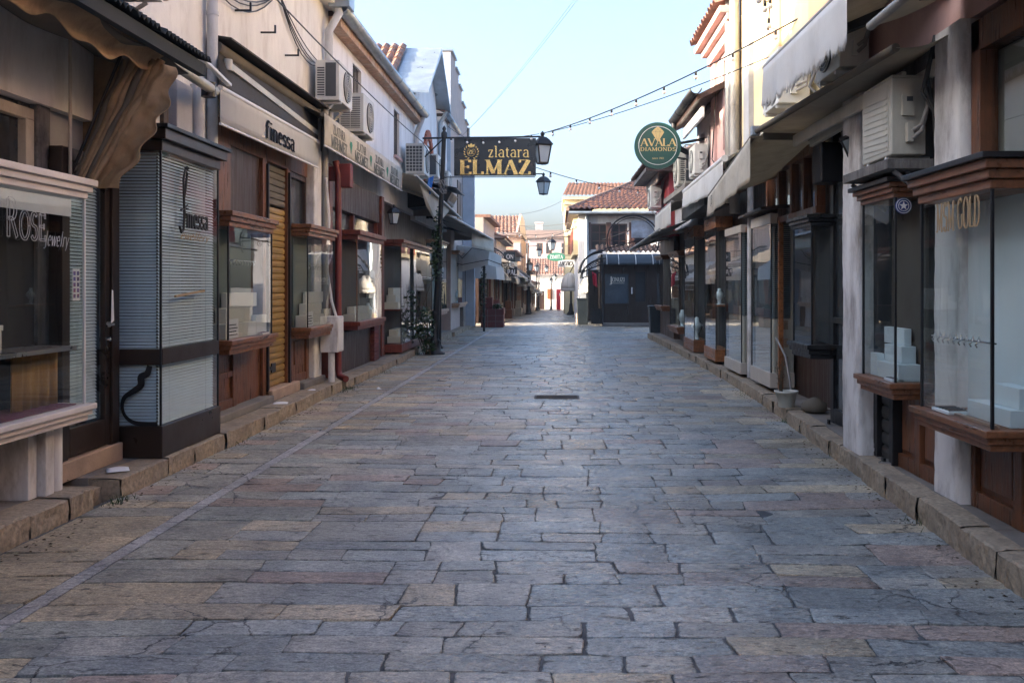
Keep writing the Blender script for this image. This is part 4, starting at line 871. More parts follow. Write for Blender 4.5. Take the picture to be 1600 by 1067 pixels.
# ---- corrugated canopy, rolled tarpaulin and folded side curtain
cp = thing('canopy', 'dark corrugated canopy with tan tarpaulin edge over the ROSE shop', 'canopy', (-3.7, 5.2, 3.6))
m = MB(); n = 150
m.grid(lambda u, v: (-3.72 + .86 * v, 2.4 + 5.02 * u, 3.72 - .27 * v + .018 * (1 if (int(u * n) % 2) else -1) + .004), n, 3, False); m.build('corrugated_sheet', canvas_dark, cp, solid=.012)
MB().box(-2.9, -2.96, 2.4, 7.4, 3.32, 3.42).box(-3.6, -3.66, 2.4, 7.4, 3.5, 3.6).build('beam', canvas_dark, cp)
for k in range(4): MB().bar((-3.7, 2.8 + k * 1.5, 3.62), (-2.93, 2.8 + k * 1.5, 3.38), .05).build('beam', black_metal, cp)
m = MB(); m.grid(lambda u, v: (-2.99 - .06 * sin(v * pi) * (1 + .4 * sin(u * 17)) - .10 * v, 2.4 + 4.45 * u, 3.36 - (.16 + .03 * sin(u * 25) + .025 * sin(u * 61)) * v), 90, 6); m.build('tarpaulin_edge', canvas_tan, cp, solid=.008)
m = MB()
def und(u, v): return (-3.68 + .68 * v, 2.4 + 4.9 * u, 3.44 - .06 * sin(pi * v) - .1 * v + .02 * sin(u * 30))
m.grid(und, 60, 8); m.build('tarpaulin', canvas_khaki, cp, solid=.006)
sc = thing('tarpaulin_curtain', 'brown tarpaulin curtain bunched into folds hanging beside the ROSE case', 'tarpaulin', (-3.3, 6.8, 3.3))
m = MB()                                     # back sheet
m.grid(lambda u, v: (-3.86 + .62 * u * (1 - .45 * v), 7.15 + .02 * sin(u * 9), 3.5 - .98 * v + .08 * u), 14, 10); m.build('cloth', canvas_brown, sc, solid=.006)
m = MB()                                     # wavy outer flap
def flap(u, v):
    a = Vector((-3.14 - .5 * v ** 1.05, 6.86, 3.28 - .93 * v)); bq = Vector((-2.88 - .30 * v ** 1.2 - .12 * v ** 4 + .025 * sin(v * 26), 6.74, 3.24 - .92 * v))
    p = a.lerp(bq, u); p.y += .05 * sin(u * 7 + v * 5) + .006 * sin(u * 23 + v * 13) + .004 * sin(v * 37 - u * 11); return p
m.grid(flap, 40, 90); m.build('cloth', canvas_tan, sc, solid=.006)
for k in range(6):
    t0, t1 = k / 5, k / 5; x0 = -3.26 + .055 * k * 1.0; x1 = -3.64 + .028 * k
    m = MB(); pts = [Vector((x0, 6.80 - .012 * (k % 2), 3.30)).lerp(Vector((x1, 6.78, 2.40)), q / 10) + Vector((.006 * sin(q + k), .01 * sin(q * 1.3 + k), 0)) for q in range(11)]
    m.tube(pts, [.034 - .014 * q / 10 + .004 * sin(q * 2 + k) for q in range(11)], 8); m.build('fold', (canvas_khaki, canvas_brown, canvas_tan)[k % 3], sc)
MB().tube([(-3.28, 6.74, 3.32), (-3.66, 6.73, 2.4)], .012, 8).build('rod', black_metal, sc)
# roller arm of the small neighbouring awning
aw = thing('awning_rail', 'white awning rail with grey folding arm beside the corrugated canopy', 'awning rail', (-3.3, 8.3, 3.55))
MB().bar((-3.24, 7.9, 3.70), (-3.38, 9.25, 3.66), .05, .03).build('rail', white_metal, aw, bevel=.004)
MB().tube([(-3.22, 7.45, 3.46), (-3.40, 8.9, 3.52)], .05, 12).build('arm', ac_old, aw); MB().lathe((-3.40, 8.75, 3.45), [(.07, -.02), (.07, .12)], 14).build('elbow', black_metal, aw)
ac_unit('air conditioner jutting out above the corrugated canopy', S, -3.7, -3.1, 6.3, 7.16, 3.86, 4.42, ac_old, 'half')
# ---- second house: Finessa shop
winB = ()
hB = house('cream plastered house above the finessa awning', S, -3.7, 9.57, 14.5, 3.35, 6.15, plaster_cream, wood_dark, winB, depth=6, back=.10)
MB().box(-3.5, -3.72, 9.57, 14.5, 6.03, 6.15).box(-3.42, -3.72, 9.57, 14.5, 6.152, 6.24).build('cornice', plaster_cream, hB)
m = MB()
for yy, zz in ((10.3, 4.75), (11.2, 4.75), (12.2, 4.72), (10.2, 5.6), (12.6, 5.65)): m.bar((-3.7, yy, zz), (-3.52, yy, zz), .02).bar((-3.52, yy, zz - .01), (-3.52, yy, zz + .09), .02)
m.build('hook', iron, hB)
downpipe(hB, [(-3.5, 14.25, 6.1), (-3.45, 14.2, 5.9), (-3.6, 14.15, 5.6), (-3.6, 14.15, 3.9)], .065, pipe_white)
# shopfront: boards, shutter, pilasters
f = MB().box(-3.62, -3.76, 9.56, 9.95, 2.38, 3.4).box(-3.62, -3.72, 9.95, 13.0, 3.15, 3.4); f.build('fascia', wood_brown, hB, bevel=.004)
f = MB().box(-3.6, -3.78, 10.98, 11.14, .16, 3.15).box(-3.6, -3.78, 11.98, 12.1, .16, 3.15).box(-3.58, -3.78, 9.02, 9.12, .16, 2.9); f.build('pilaster', wood_brown, hB, bevel=.005)
MB().box(-3.57, -3.66, 12.0, 12.05, .2, 3.1).box(-3.57, -3.66, 11.1, 11.14, .2, 3.1).build('shutter_rail', black_metal, hB)
sh = shutter(hB, 'roller_shutter', 11.14, 11.98, -3.66, S, .3, 2.62, yellow_shut); shutter(hB, 'roller_shutter', 11.14, 11.98, -3.655, S, 2.62, 3.15, canvas_khaki)
MB().box(-3.625, -3.64, 11.4, 11.56, .48, .6).build('lock_box', black_metal, sh); MB().bar((-3.60, 11.18, .52), (-3.60, 11.3, .56), .03).build('handle', black_metal, sh)
struct(MB().box(-3.52, -3.85, 11.1, 12.3, .15, .29).build('door_step', step_pink, bevel=.012)); struct(MB().box(-3.48, -3.85, 8.95, 11.05, .15, .24).build('door_step', concrete, bevel=.015))
struct(MB().box(-3.48, -3.85, 12.35, 13.5, .15, .25).build('door_step', concrete, bevel=.02))
f = MB(); f.box(-3.64, -3.7, 9.12, 10.98, .24, .92).box(-3.61, -3.645, 9.2, 9.28, .24, .9).box(-3.61, -3.645, 10.0, 10.1, .24, .9).box(-3.615, -3.645, 9.28, 10.0, .24, .34).box(-3.615, -3.645, 9.28, 10.0, .58, .64); f.build('panel', wood_brown, hB, bevel=.004)
f = MB(); f.box(-3.62, -3.7, 12.1, 13.0, .25, .9).box(-3.59, -3.625, 12.12, 12.22, .25, .9).box(-3.59, -3.625, 12.85, 12.98, .25, .9).box(-3.595, -3.625, 12.22, 12.85, .26, .36).box(-3.595, -3.625, 12.3, 12.75, .5, .82); f.build('panel', wood_brown, hB, bevel=.006)
f = MB().box(-3.64, -3.7, 12.1, 12.16, 2.45, 3.15).box(-3.64, -3.7, 12.95, 13.02, 2.45, 3.15).box(-3.64, -3.7, 12.16, 12.95, 3.08, 3.15); fr = f.build('window', wood_dark, hB)
MB().box(-3.68, -3.686, 12.16, 12.95, 2.46, 3.08).build('pane', dark_pane, fr); f = MB().box(-3.65, -3.7, 9.95, 10.98, 2.42, 3.15); f.build('fascia', wood_dark, hB)  # this fascia is a dark sheet standing in for the shaded interior above the case
f = MB().box(-3.52, -3.85, 13.02, 13.42, .15, 3.6); f.build('pilaster', paint_flaky, hB, bevel=.02); f = MB().tube([(-3.5, 13.5, .9), (-3.5, 13.5, 4.3)], .06, 12); f.build('downpipe', galv, hB)
c3 = case('brown wooden case with white stands between Finessa case and ochre shutter', S, -3.35, -3.64, 9.17, 10.6, .88, 1.03, 2.2, 2.36, wood_brown_y, back=green_in, frame=black_metal)
stand('white stepped stand in the case beside the ochre shutter', S, -3.35, -3.64, 9.17, 10.6, 1.03)
c4 = case('brown wooden case with white stands before the flaking white pilaster', S, -3.35, -3.6, 12.1, 13.55, .87, 1.02, 2.26, 2.42, wood_brown_y, back=green_in, frame=black_metal)
stand('white stepped stand in the case before the flaking pilaster', S, -3.35, -3.6, 12.1, 13.55, 1.02)
for c_, yy, zz in ((c3, 9.27, 1.04), (c4, 12.2, 1.03)):
    p = MB().box(-3.40, -3.402, yy, yy + .3, zz, zz + .2); p.build('notice', paper, c_)
    q = MB(); [q.box(-3.3985, -3.3995, yy + .03, yy + .27 - .04 * (i % 2), zz + .03 + i * .035, zz + .04 + i * .035) for i in range(4)]; q.build('lettering', ink, c_)
a3 = awning('cream awning with finessa in black on its valance', (-3.42, 9.1, 3.60), (-3.40, 12.75, 3.63), (-3.6, 13.5, 4.16), (-3.62, 9.55, 4.13), hood_and_shade, .38, canvas_white, bar=.028, sg=-.02,
   arms=[((-3.52, 9.6, 3.95), (-3.46, 12.9, 3.78), ac_old)], roller=((-3.62, 9.5, 4.12), (-3.60, 13.5, 4.16), .07, canvas_khaki))  # cloth coloured dark to stand for the shaded opening below the hood
lt = MB(); letters(lt, 'finessa', (-3.386, 10.42, 3.315), YF, ZU, .2, a=.10, b=.04, serif=.12, depth=.002, fit=1.16, z0=.002); lt.build('lettering', ink, a3)
MB().hexa([(-3.72, 9.5, 4.22), (-3.45, 9.5, 4.20), (-3.42, 13.6, 4.24), (-3.72, 13.6, 4.28), (-3.72, 9.5, 4.26), (-3.45, 9.5, 4.22), (-3.42, 13.6, 4.26), (-3.72, 13.6, 4.32)]).build('cover_board', hood_and_shade, a3)
# meter cabinet and red pipe
cb = thing('meter_cabinet', 'grey-white meter cabinet on the wall beside the red pipe', 'cabinet', (-3.35, 13.5, .6))
MB().box(-3.24, -3.5, 13.25, 13.62, .60, 1.13).build('casing', paint_flaky, cb, bevel=.01); MB().box(-3.235, -3.24, 13.28, 13.59, .63, 1.10).build('door', white_metal, cb, bevel=.003)
MB().tube([(-3.36, 13.36, .14), (-3.36, 13.36, .6)], .05, 10).tube([(-3.3, 13.4, 1.13), (-3.34, 13.3, 1.35), (-3.42, 13.36, 1.8), (-3.4, 13.38, 2.6), (-3.45, 13.4, 3.2)], .02, 8).build('pipe', paint_flaky, cb)
rp = tag(MB().tube([(-3.4, 13.78, 3.5), (-3.36, 13.78, 3.3), (-3.36, 13.78, .3), (-3.33, 13.74, .2), (-3.2, 13.6, .17)], .05, 14).build('downpipe', pipe_red, loc=(-3.36, 13.78, .15)), 'dark red downpipe with kicked-out foot beside the meter cabinet', 'pipe')
rb = tag(MB().box(-3.17, -3.34, 13.75, 13.95, 3.10, 3.46).box(-3.345, -3.6, 13.8, 13.9, 3.2, 3.42).build('bracket_box', pipe_red, bevel=.01), 'dark red metal box bracket at the top of red pipe', 'bracket')
# ---- third house: white, zinc gutter (two small windows)
ops3 = ((16.25, 16.95, 4.95, 5.62), (20.35, 21.05, 4.55, 5.6))
hC = house('white plastered house with zinc gutter and two barred windows', S, -3.7, 14.52, 23.4, 3.4, 5.95, plaster_white, wood_dark, ops3, depth=6, back=.12, eave=.22)
for q in ops3: win_y(hC, -3.7, S, *q, paint_cream, nx=2, sill=plaster_pink, bars=True, rec=.14, fw=.05)
MB().box(-3.5, -3.7, 14.52, 23.4, 5.78, 5.95).build('cornice', brick_wall, hC); gutter(hC, S, -3.42, 14.2, 23.2, 6.02, .11)
MB().box(-3.26, -3.6, 14.1, 14.45, 5.98, 6.22).build('gutter_box', zinc, hC, bevel=.01)
downpipe(hC, [(-3.45, 23.1, 5.95), (-3.5, 23.1, 5.8), (-3.62, 23.15, 5.5), (-3.62, 23.15, 3.6)], .07, pipe_white)
f = MB().box(-3.55, -3.8, 14.0, 14.2, .15, 3.5).box(-3.55, -3.8, 18.2, 18.45, .15, 3.4); f.build('pilaster', wood_red, hC, bevel=.01)
f = MB().box(-3.60, -3.84, 14.2, 18.2, 2.85, 3.4).box(-3.58, -3.82, 14.2, 18.2, .12, .8); f.build('fascia', wood_dark, hC, bevel=.01)
m = MB()
for i in range(8): m.box(-3.5, -3.59, 17.2, 17.65, .14 + i * .085, .218 + i * .085)
m.build('brick_pier', mat('dark_red_brick', (.13, .03, .025), .7, var=.3), hC, bevel=.006)
f = MB().box(-3.63, -3.7, 14.25, 14.32, .8, 2.85).box(-3.63, -3.7, 16.0, 16.08, .8, 2.85).box(-3.63, -3.7, 18.1, 18.16, .8, 2.85); f.build('door_frame', wood_red, hC); MB().box(-3.7, -3.705, 14.3, 18.1, .8, 2.85).build('pane', dark_pane, hC)
case('red-brown wooden case under the MEHMET awning beside the red pipe', S, -3.33, -3.64, 15.0, 17.2, .84, .98, 2.36, 2.52, wood_red, back=mid_in, frame=wood_brown, steps=2)
stand('cream stepped stand in the case beside the red pipe', S, -3.33, -3.64, 15.0, 17.0, .98, lv=2, h=.12)
MB_ = case('tall dark case with white trays near the vine-covered lamp post', S, -3.27, -3.7, 18.9, 23.6, .17, .34, 2.42, 2.56, wood_red, back=mid_in, plinth=True, shelf=1.05, frame=wood_dark, steps=2)
stand('white stepped stand on the shelf of the tall dark case', S, -3.27, -3.7, 18.9, 20.6, 1.08, lv=3, h=.15); stand('white stepped stand at the bottom of tall dark case', S, -3.27, -3.7, 19.2, 20.9, .345, lv=2, h=.14)
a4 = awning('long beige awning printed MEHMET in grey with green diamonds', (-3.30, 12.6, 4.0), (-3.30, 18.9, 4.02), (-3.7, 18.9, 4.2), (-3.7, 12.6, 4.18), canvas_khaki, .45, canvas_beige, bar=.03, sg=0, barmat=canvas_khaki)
a4n = MB(); ey0 = 12.95
for k, (t1, t2) in enumerate((('ZLATARA', 'MEHMET'), ('ЗLATAR', 'MEXMET'), ('ZLATARA', 'MEHMET'), ('ЗLATAR', 'MEXMET'))):
    y0 = ey0 + k * 1.52
    letters(a4n, t1, (-3.262, y0 + .12, 3.80), YF, ZU, .135, a=.06, b=.03, serif=.08, depth=.002, fit=.74, z0=.0015); letters(a4n, t2, (-3.262, y0, 3.60), YF, ZU, .165, a=.08, b=.03, serif=.09, depth=.002, fit=1.0, z0=.0015)
a4n.build('lettering', ink_grey, a4); dm = MB()
for k in range(3): dm.prism([(0, -.1), (.09, .04), (.05, .09), (-.05, .09), (-.09, .04)], (-3.26, ey0 + 1.25 + k * 1.52, 3.77), YF, ZU, (1, 0, 0), .003)
dm.build('emblem', mat('green_emblem', (.05, .25, .14), .7), a4)
ac_unit('air conditioner with dark side panel above the finessa awning end', S, -3.7, -3.24, 13.35, 14.2, 4.35, 4.93, ac_shell, 'half')
ac_unit('air conditioner with white louvred end above the MEHMET awning', S, -3.7, -3.18, 14.75, 15.6, 4.12, 4.74, ac_shell, 'fan')
ac_unit('air conditioner with square-grid end at the far end of white house', S, -3.7, -3.14, 21.2, 22.1, 4.24, 4.93, ac_shell, 'grid')
# ---- fourth house: gabled with brick arch window
hD = thing('shop_building', 'white gabled house with brick arched window and sheet metal verge', 'building', (-4.2, 25.5, 0))
m = MB(); wall_y(m, -3.7, S, .35, 23.42, 27.7, 3.3, 6.6, ((25.0, 26.3, 4.2, 5.6),)); m.box(-4.05, -9.5, 23.42, 27.7, 3.3, 6.598)
m.prism([(0, 0), (4.28, 0), (3.9, .7), (2.35, 1.75)], (-3.7, 23.42, 6.6), YF, ZU, (-1, 0, 0), .35); m.build('wall', plaster_white, hD)
MB().box(-3.85, -9.4, 23.43, 27.69, 0, 3.298).build('shop_wall', wood_dark, hD)
m = MB(); m.hexa([(-3.3, 23.1, 6.55), (-9.5, 23.1, 6.55), (-9.5, 25.75, 8.25), (-3.3, 25.75, 8.25), (-3.3, 23.1, 6.62), (-9.5, 23.1, 6.62), (-9.5, 25.75, 8.4), (-3.3, 25.75, 8.4)])
m.hexa([(-3.3, 25.76, 8.25), (-9.5, 25.76, 8.25), (-9.5, 27.95, 6.9), (-3.3, 27.95, 6.9), (-3.3, 25.76, 8.4), (-9.5, 25.76, 8.4), (-9.5, 27.95, 7.0), (-3.3, 27.95, 7.0)]); m.build('roof', zinc, hD)
tiles((-4.3, 23.1, 6.68), (-9.5, 23.1, 6.68), (-9.5, 25.75, 8.47), (-4.3, 25.75, 8.47), 22, 8).build('roof', tile_m, hD)
m = MB()
for k in range(14):
    a = pi * k / 13; m.obox((-3.69, 25.65 - .78 * cos(a), 5.1 + .78 * sin(a)), (.05, 0, 0), (0, .13 * cos(a), -.13 * sin(a)), (0, .075 * sin(a), .075 * cos(a)))
for s_ in (24.87, 26.43):
    for k in range(7): m.box(-3.64, -3.72, s_ - .12, s_ + .12, 4.2 + k * .13, 4.32 + k * .13)
m.build('brick_surround', mat('orange_brick', (.42, .13, .07), .85, var=.3), hD); win_y(hD, -3.7, S, 25.0, 26.3, 4.2, 5.6, wood_dark, nx=2, nz=2)
downpipe(hD, [(-3.4, 27.75, 6.95), (-3.6, 27.72, 6.6), (-3.6, 27.72, 3.5)], .07, zinc)
ac_unit('small air conditioner behind the lamp post with vine', S, -3.7, -3.2, 24.1, 25.0, 4.5, 5.1, ac_shell, 'half'); ac_unit('air conditioner beyond the brick arched window', S, -3.7, -3.2, 26.5, 27.3, 4.3, 4.95, ac_shell, 'fan')
fb = thing('shop_fascia', 'dark projecting sign box with grey lower panel left of ELMAZ', 'sign box', (-3.3, 22.6, 3.8))
MB().hexa([(-3.7, 22.2, 3.5), (-2.75, 22.2, 3.62), (-2.75, 23.6, 3.62), (-3.7, 23.6, 3.5), (-3.7, 22.2, 4.1), (-2.6, 22.2, 3.9), (-2.6, 23.6, 3.9), (-3.7, 23.6, 4.25)]).build('casing', black_metal, fb, bevel=.02)
MB().box(-2.72, -2.70, 22.25, 23.5, 3.64, 3.86).build('panel', canvas_grey, fb); MB().hexa([(-3.7, 22.0, 4.2), (-2.45, 22.0, 3.95), (-2.45, 23.8, 3.95), (-3.7, 23.8, 4.3), (-3.7, 22.0, 4.24), (-2.45, 22.0, 3.98), (-2.45, 23.8, 3.98), (-3.7, 23.8, 4.34)]).build('cover_board', black_metal, fb)
# ---- fifth: low white house with gutter; sixth: tall stepped gable
hE = house('narrow white house with zinc gutter before the tall stepped wall', S, -3.55, 27.72, 28.95, 3.3, 6.8, plaster_white, wood_dark, ((28.05, 28.6, 4.4, 6.0),), depth=6, eave=.1)
gutter(hE, S, -3.4, 27.6, 31.2, 6.9, .09); win_y(hE, -3.55, S, 28.05, 28.6, 4.4, 6.0, wood_brown, nx=1, nz=2)
hF = thing('shop_building', 'tall beige building with stepped parapet and bluish end wall', 'building', (-4.5, 31.5, 0))
m = MB()
for i, (y0, y1, z) in enumerate(((28.97, 30.3, 9.15), (30.3, 31.3, 8.9), (31.3, 32.3, 8.55), (32.3, 33.4, 8.15), (33.4, 34.4, 7.7))): m.box(-3.43, -5.6, y0, y1, 0, z)
m.build('wall', plaster_beige, hF)
m = MB()
for i, (y0, y1, z) in enumerate(((28.93, 30.3, 9.15), (30.3, 31.3, 8.9), (31.3, 32.3, 8.55), (32.3, 33.4, 8.15), (33.4, 34.45, 7.7))): m.box(-3.36, -5.7, y0, y1, z + .002, z + .07)
m.build('coping', zinc, hF)
m = MB()
for i, (x0, x1, z) in enumerate(((-3.43, -4.0, 9.1), (-4.0, -4.35, 8.75), (-4.35, -5.6, 8.4))): m.box(x0, x1, 28.93, 28.968, 4, z)
m.build('end_wall', plaster_blue, hF); MB().box(-5.6, -9, 29.2, 31.2, 0, 7.2).build('wall', plaster_grey, hF)
MB().box(-3.4, -3.43, 30.8, 31.9, 3.5, 5.2).build('window', wood_dark, hF); MB().tube([(-3.38, 34.3, 7.6), (-3.38, 34.3, 3)], .05, 10).build('downpipe', galv, hF)
bw = thing('shop_building', 'narrow pale blue and white shopfront strip beside the terracotta planter', 'building', (-3.3, 33.4, 0))
MB().box(-3.0, -3.42, 32.55, 32.8, .1, 5.9).build('pilaster', plaster_blue, bw); MB().box(-3.15, -3.42, 32.82, 34.3, 3.2, 6.2).build('wall', plaster_blue, bw)
f = MB().box(-3.12, -3.16, 32.82, 34.3, 1.15, 1.25).box(-3.12, -3.16, 33.3, 33.36, 1.25, 3.2).box(-3.12, -3.16, 34.2, 34.3, 1.25, 3.2).box(-3.12, -3.16, 32.82, 34.2, 2.2, 2.26); w_ = f.build('window', mat('light_blue_paint', (.35, .5, .7), .5), bw); MB().box(-3.17, -3.18, 32.82, 34.3, 1.25, 3.2).build('pane', dark_pane, w_)
MB().box(-3.1, -3.4, 32.82, 34.3, .15, 1.148).build('panel', plaster_grey, bw)
# awnings beyond the lamp post
awning('beige awning with a hanging corner flap behind the MEHMET awning', (-3.0, 18.95, 3.92), (-2.62, 24.2, 3.42), (-3.68, 24.2, 3.75), (-3.7, 18.95, 4.12), canvas_beige, (.03, .03), bar=.03, sg=.03, barmat=canvas_white,
   arms=[((-3.6, 20.0, 3.8), (-2.9, 21.8, 3.62), ac_old)])
fl = tag(MB().add([(-3.02, 19.6, 3.86), (-2.74, 22.9, 3.5), (-2.88, 21.6, 3.05), (-3.0, 20.6, 3.4)], [(0, 1, 2, 3)]).build('awning_flap', canvas_beige, solid=.008, loc=(-2.9, 21.2, 3.5)), 'triangular beige cloth flap hanging below the awning near the lamp post', 'awning flap')
awning('wide grey-brown awning with pale square valance over the left shops', (-2.75, 23.2, 3.38), (-2.12, 30.0, 3.1), (-3.68, 30.0, 3.5), (-3.68, 23.0, 3.85), canvas_grey, .02, canvas_grey, bar=.03, sg=.12,
   arms=[((-3.6, 25, 3.5), (-2.6, 25.4, 3.3), black_metal), ((-3.6, 28, 3.4), (-2.3, 28.6, 3.15), black_metal)], ends=True)
tag(MB().grid(lambda u, v: (-2.62 + .52 * u, 27.6 + 2.3 * u, 3.25 - .1 * u - .48 * v), 6, 4).build('valance_panel', canvas_beige, solid=.01, loc=(-2.35, 28.8, 3.0)), 'pale square cloth panel at the street end of grey-brown awning', 'cloth panel')
t = thing('awning', 'white box awning with dark piping over the blue shopfront', 'awning', (-2.9, 31.5, 2.4))
MB().add([(-3.4, 30.6, 2.95), (-2.3, 30.6, 2.78), (-2.0, 32.4, 2.62), (-3.3, 32.4, 3.0), (-3.4, 30.6, 2.0), (-2.35, 30.55, 2.28), (-2.02, 32.45, 2.2)], [(0, 1, 2, 3), (0, 4, 5, 1), (1, 5, 6, 2)]).build('cloth', canvas_white, t, solid=.01)
MB().tube([(-3.4, 30.53, 2.25), (-2.35, 30.5, 2.45), (-2.0, 32.4, 2.33)], .014, 6).tube([(-3.4, 30.53, 2.3), (-2.9, 30.56, 2.85), (-2.3, 30.53, 2.75)], .012, 6).build('piping', black_metal, t)
t = thing('awning', 'small white awning just beyond the box awning with piping', 'awning', (-2.8, 34.6, 2.3))
MB().add([(-3.2, 33.6, 2.75), (-2.3, 33.6, 2.6), (-2.05, 34.6, 2.2), (-2.02, 34.7, 1.78), (-3.2, 33.6, 1.85), (-2.25, 33.55, 1.8)], [(0, 1, 2), (0, 4, 5, 1), (1, 5, 3, 2)]).build('cloth', canvas_white, t, solid=.01)
# case row further on
case('tan-ledged glass case in front of the beige stepped building', S, -3.2, -3.5, 29.2, 31.6, .85, 1.0, 2.6, 2.72, wood_tan, back=mid_in, steps=2)
case('narrow mirrored case beside the black pole on the left', S, -3.25, -3.6, 24.6, 26.6, .75, .9, 2.75, 2.85, wood_tan, back=green_in, steps=2)
MB_2 = MB().box(-3.3, -3.5, 31.7, 32.4, .13, .9).build('planter_wall', stone_slab); tag(MB_2, 'low stone wall stub beside the pale blue pilaster', 'wall')
# ================================================================ RIGHT SIDE
S = 1
# ---- nearest house: wooden shopfront, MSM case
hG = house('near right house with wooden shopfront and white pillars', S, 2.72, -1.0, 8.3, 3.35, 6.0, plaster_pink, dark_in, ((4.2, 4.9, 4.0, 5.4), (6.6, 7.3, 4.0, 5.4)), depth=6, back=.16)
for q in ((4.2, 4.9, 4.0, 5.4), (6.6, 7.3, 4.0, 5.4)): win_y(hG, 2.72, S, *q, wood_brown, nx=2, nz=2, sill=concrete)
def pillar(t, y0, y1, x0, x1, z0, z1, m=paint_flaky, seed=0):
    b = MB(); n = 22
    for i in range(n):
        za, zb = z0 + (z1 - z0) * i / n, z0 + (z1 - z0) * (i + 1) / n
    P = lambda u, v: None
    rdm = random.Random(seed); ring = [(x0, y1), (x0, y0), (x1, y0)]; cols = []
    def f(u, v):
        z = z0 + (z1 - z0) * v; k = u * 2; i = min(1, int(k)); q = k - i; a, c = ring[i], ring[i + 1]
        x, y = a[0] + (c[0] - a[0]) * q, a[1] + (c[1] - a[1]) * q
        e = .003 * sin(z * 5 + u * 4 + seed) + .0015 * sin(z * 31 + seed * 2) + rdm.uniform(-.0015, .0015)
        return (x - (e if i == 0 or q == 0 else 0), y - (e if i == 1 or q == 1 else 0), z)
    b.grid(f, 8, 60); b.box(x0 + .02, x1, y0 + .02, y1, z0, z1 - .002); return b.build('pillar', m, t)
pillar(hG, 5.86, 6.26, 2.64, 2.9, .15, 3.34, seed=1); pillar(hG, 7.58, 8.02, 2.56, 2.68, .15, 3.34, seed=4); pillar(hG, 3.2, 3.5, 2.64, 2.9, .15, 3.34, seed=7)
f = MB()
for y0, y1 in ((3.5, 5.84), (6.28, 7.16)):
    f.box(2.74, 2.8, y0, y1, .163, .80); n = max(1, round((y1 - y0) / .55))
    for i in range(n + 1): y = y0 + (y1 - y0) * i / n; f.box(2.70, 2.742, max(y0, y - .05), min(y1, y + .05), .164, .80)
    f.box(2.705, 2.742, y0 + .05, y1 - .05, .164, .27)
    for i in range(n): ya, yb = y0 + (y1 - y0) * i / n + .1, y0 + (y1 - y0) * (i + 1) / n - .1; f.box(2.72, 2.742, ya, yb, .31, .74)
f.build('panel', wood_brown, hG, bevel=.005)
f = MB().box(2.70, 2.82, 5.72, 5.84, 2.3, 3.3).box(2.70, 2.82, 3.5, 5.84, 3.1, 3.3).box(2.72, 2.82, 4.9, 5.0, 2.3, 3.1).box(2.72, 2.82, 4.1, 4.18, 2.3, 3.1); fr = f.build('window', wood_brown, hG, bevel=.005)
MB().box(2.78, 2.786, 3.5, 5.72, 2.3, 3.1).build('pane', GLD, fr)
f = MB().box(2.68, 2.8, 6.3, 7.56, 3.1, 3.34).build('fascia', planks_grey, hG, bevel=.01)
f = MB().box(2.66, 2.78, 7.1, 7.18, .163, 1.0).box(2.68, 2.78, 7.5, 7.56, .163, 1.0); f.build('shutter_rail', black_metal, hG, bevel=.004); shutter(hG, 'roller_shutter', 7.18, 7.5, 2.74, S, .16, .9, grey_shut, .11)
case('clear glass corner case lettered MSM GOLD at the right edge', S, 2.40, 2.70, 3.2, 4.96, .67, .80, 2.14, 2.30, wood_brown_y, cap=black_metal, back=white_box, frame=black_metal) if False else None
cM = case('large clear glass case lettered MSM GOLD at the right edge', S, 2.385, 2.72, 4.93, 5.92, .68, .80, 2.13, 2.29, wood_brown_y, cap=black_metal, back=white_box, frame=black_metal)
tag(MB().box(2.52, 2.68, 4.98, 5.5, .801, .90).box(2.58, 2.685, 5.0, 5.3, .901, 1.02).build('display_stand', white_box, bevel=.004), 'pale stepped board inside the MSM GOLD case', 'display stand')
tag(MB().box(2.44, 2.47, 5.0, 5.75, .801, .815).build('wooden_batten', wood_tan), 'thin wooden batten lying at the bottom of MSM GOLD case', 'batten')
lt = MB(); letters(lt, 'MSM', (2.383, 5.62, 1.93), YB, ZU, .17, a=.10, b=.03, serif=.11, depth=.003, fit=.26); letters(lt, 'GOLD', (2.383, 5.325, 1.935), YB, ZU, .17, a=.10, b=.03, serif=.11, depth=.003, fit=.29); lt.build('lettering', gold_dull, cM)
hk = MB(); hk.tube([(2.45, 5.0, 1.27), (2.45, 5.85, 1.27)], .006, 6)
for i in range(9): hk.tube([(2.45, 5.2 + i * .075, 1.27), (2.43, 5.2 + i * .075, 1.25), (2.44, 5.2 + i * .075, 1.235)], .005, 5).lathe((2.45, 5.2 + i * .075, 1.27), [(.012, 0), (.002, .03)], 8)
hk.build('hook_rail', steel, cM)
cN = case('wooden-ledged corner case with round blue seal beside the shutter', S, 2.50, 2.78, 6.65, 7.38, .745, .87, 2.25, 2.36, wood_brown_y, cap=black_metal, back=mid_in, frame=black_metal)
stand('large white stepped stand in the case with blue seal', S, 2.50, 2.78, 6.65, 7.38, .87, m=white_box, lv=3, h=.13)
q = MB().lathe((2.572, 6.649, 2.185), [(.0, -.004), (.062, -.004), (.062, .0)], 28, axis='y')
sl = q.build('seal', mat('blue_seal', (.03, .06, .22), .4), cN); q = MB()
q.tube([(2.572 + .054 * cos(a * pi / 16), 6.642, 2.185 + .054 * sin(a * pi / 16)) for a in range(33)], .0025, 5).tube([(2.572 + .038 * cos(a * pi / 16), 6.642, 2.185 + .038 * sin(a * pi / 16)) for a in range(33)], .0025, 5)
star = []
for i in range(10): r_ = .034 if i % 2 == 0 else .014; a = pi / 2 + i * pi / 5; star.append((r_ * cos(a), r_ * sin(a)))
q.prism(star, (2.572, 6.643, 2.185), XR, ZU, (0, -1, 0), .002); q.build('emblem', white_ink, sl)
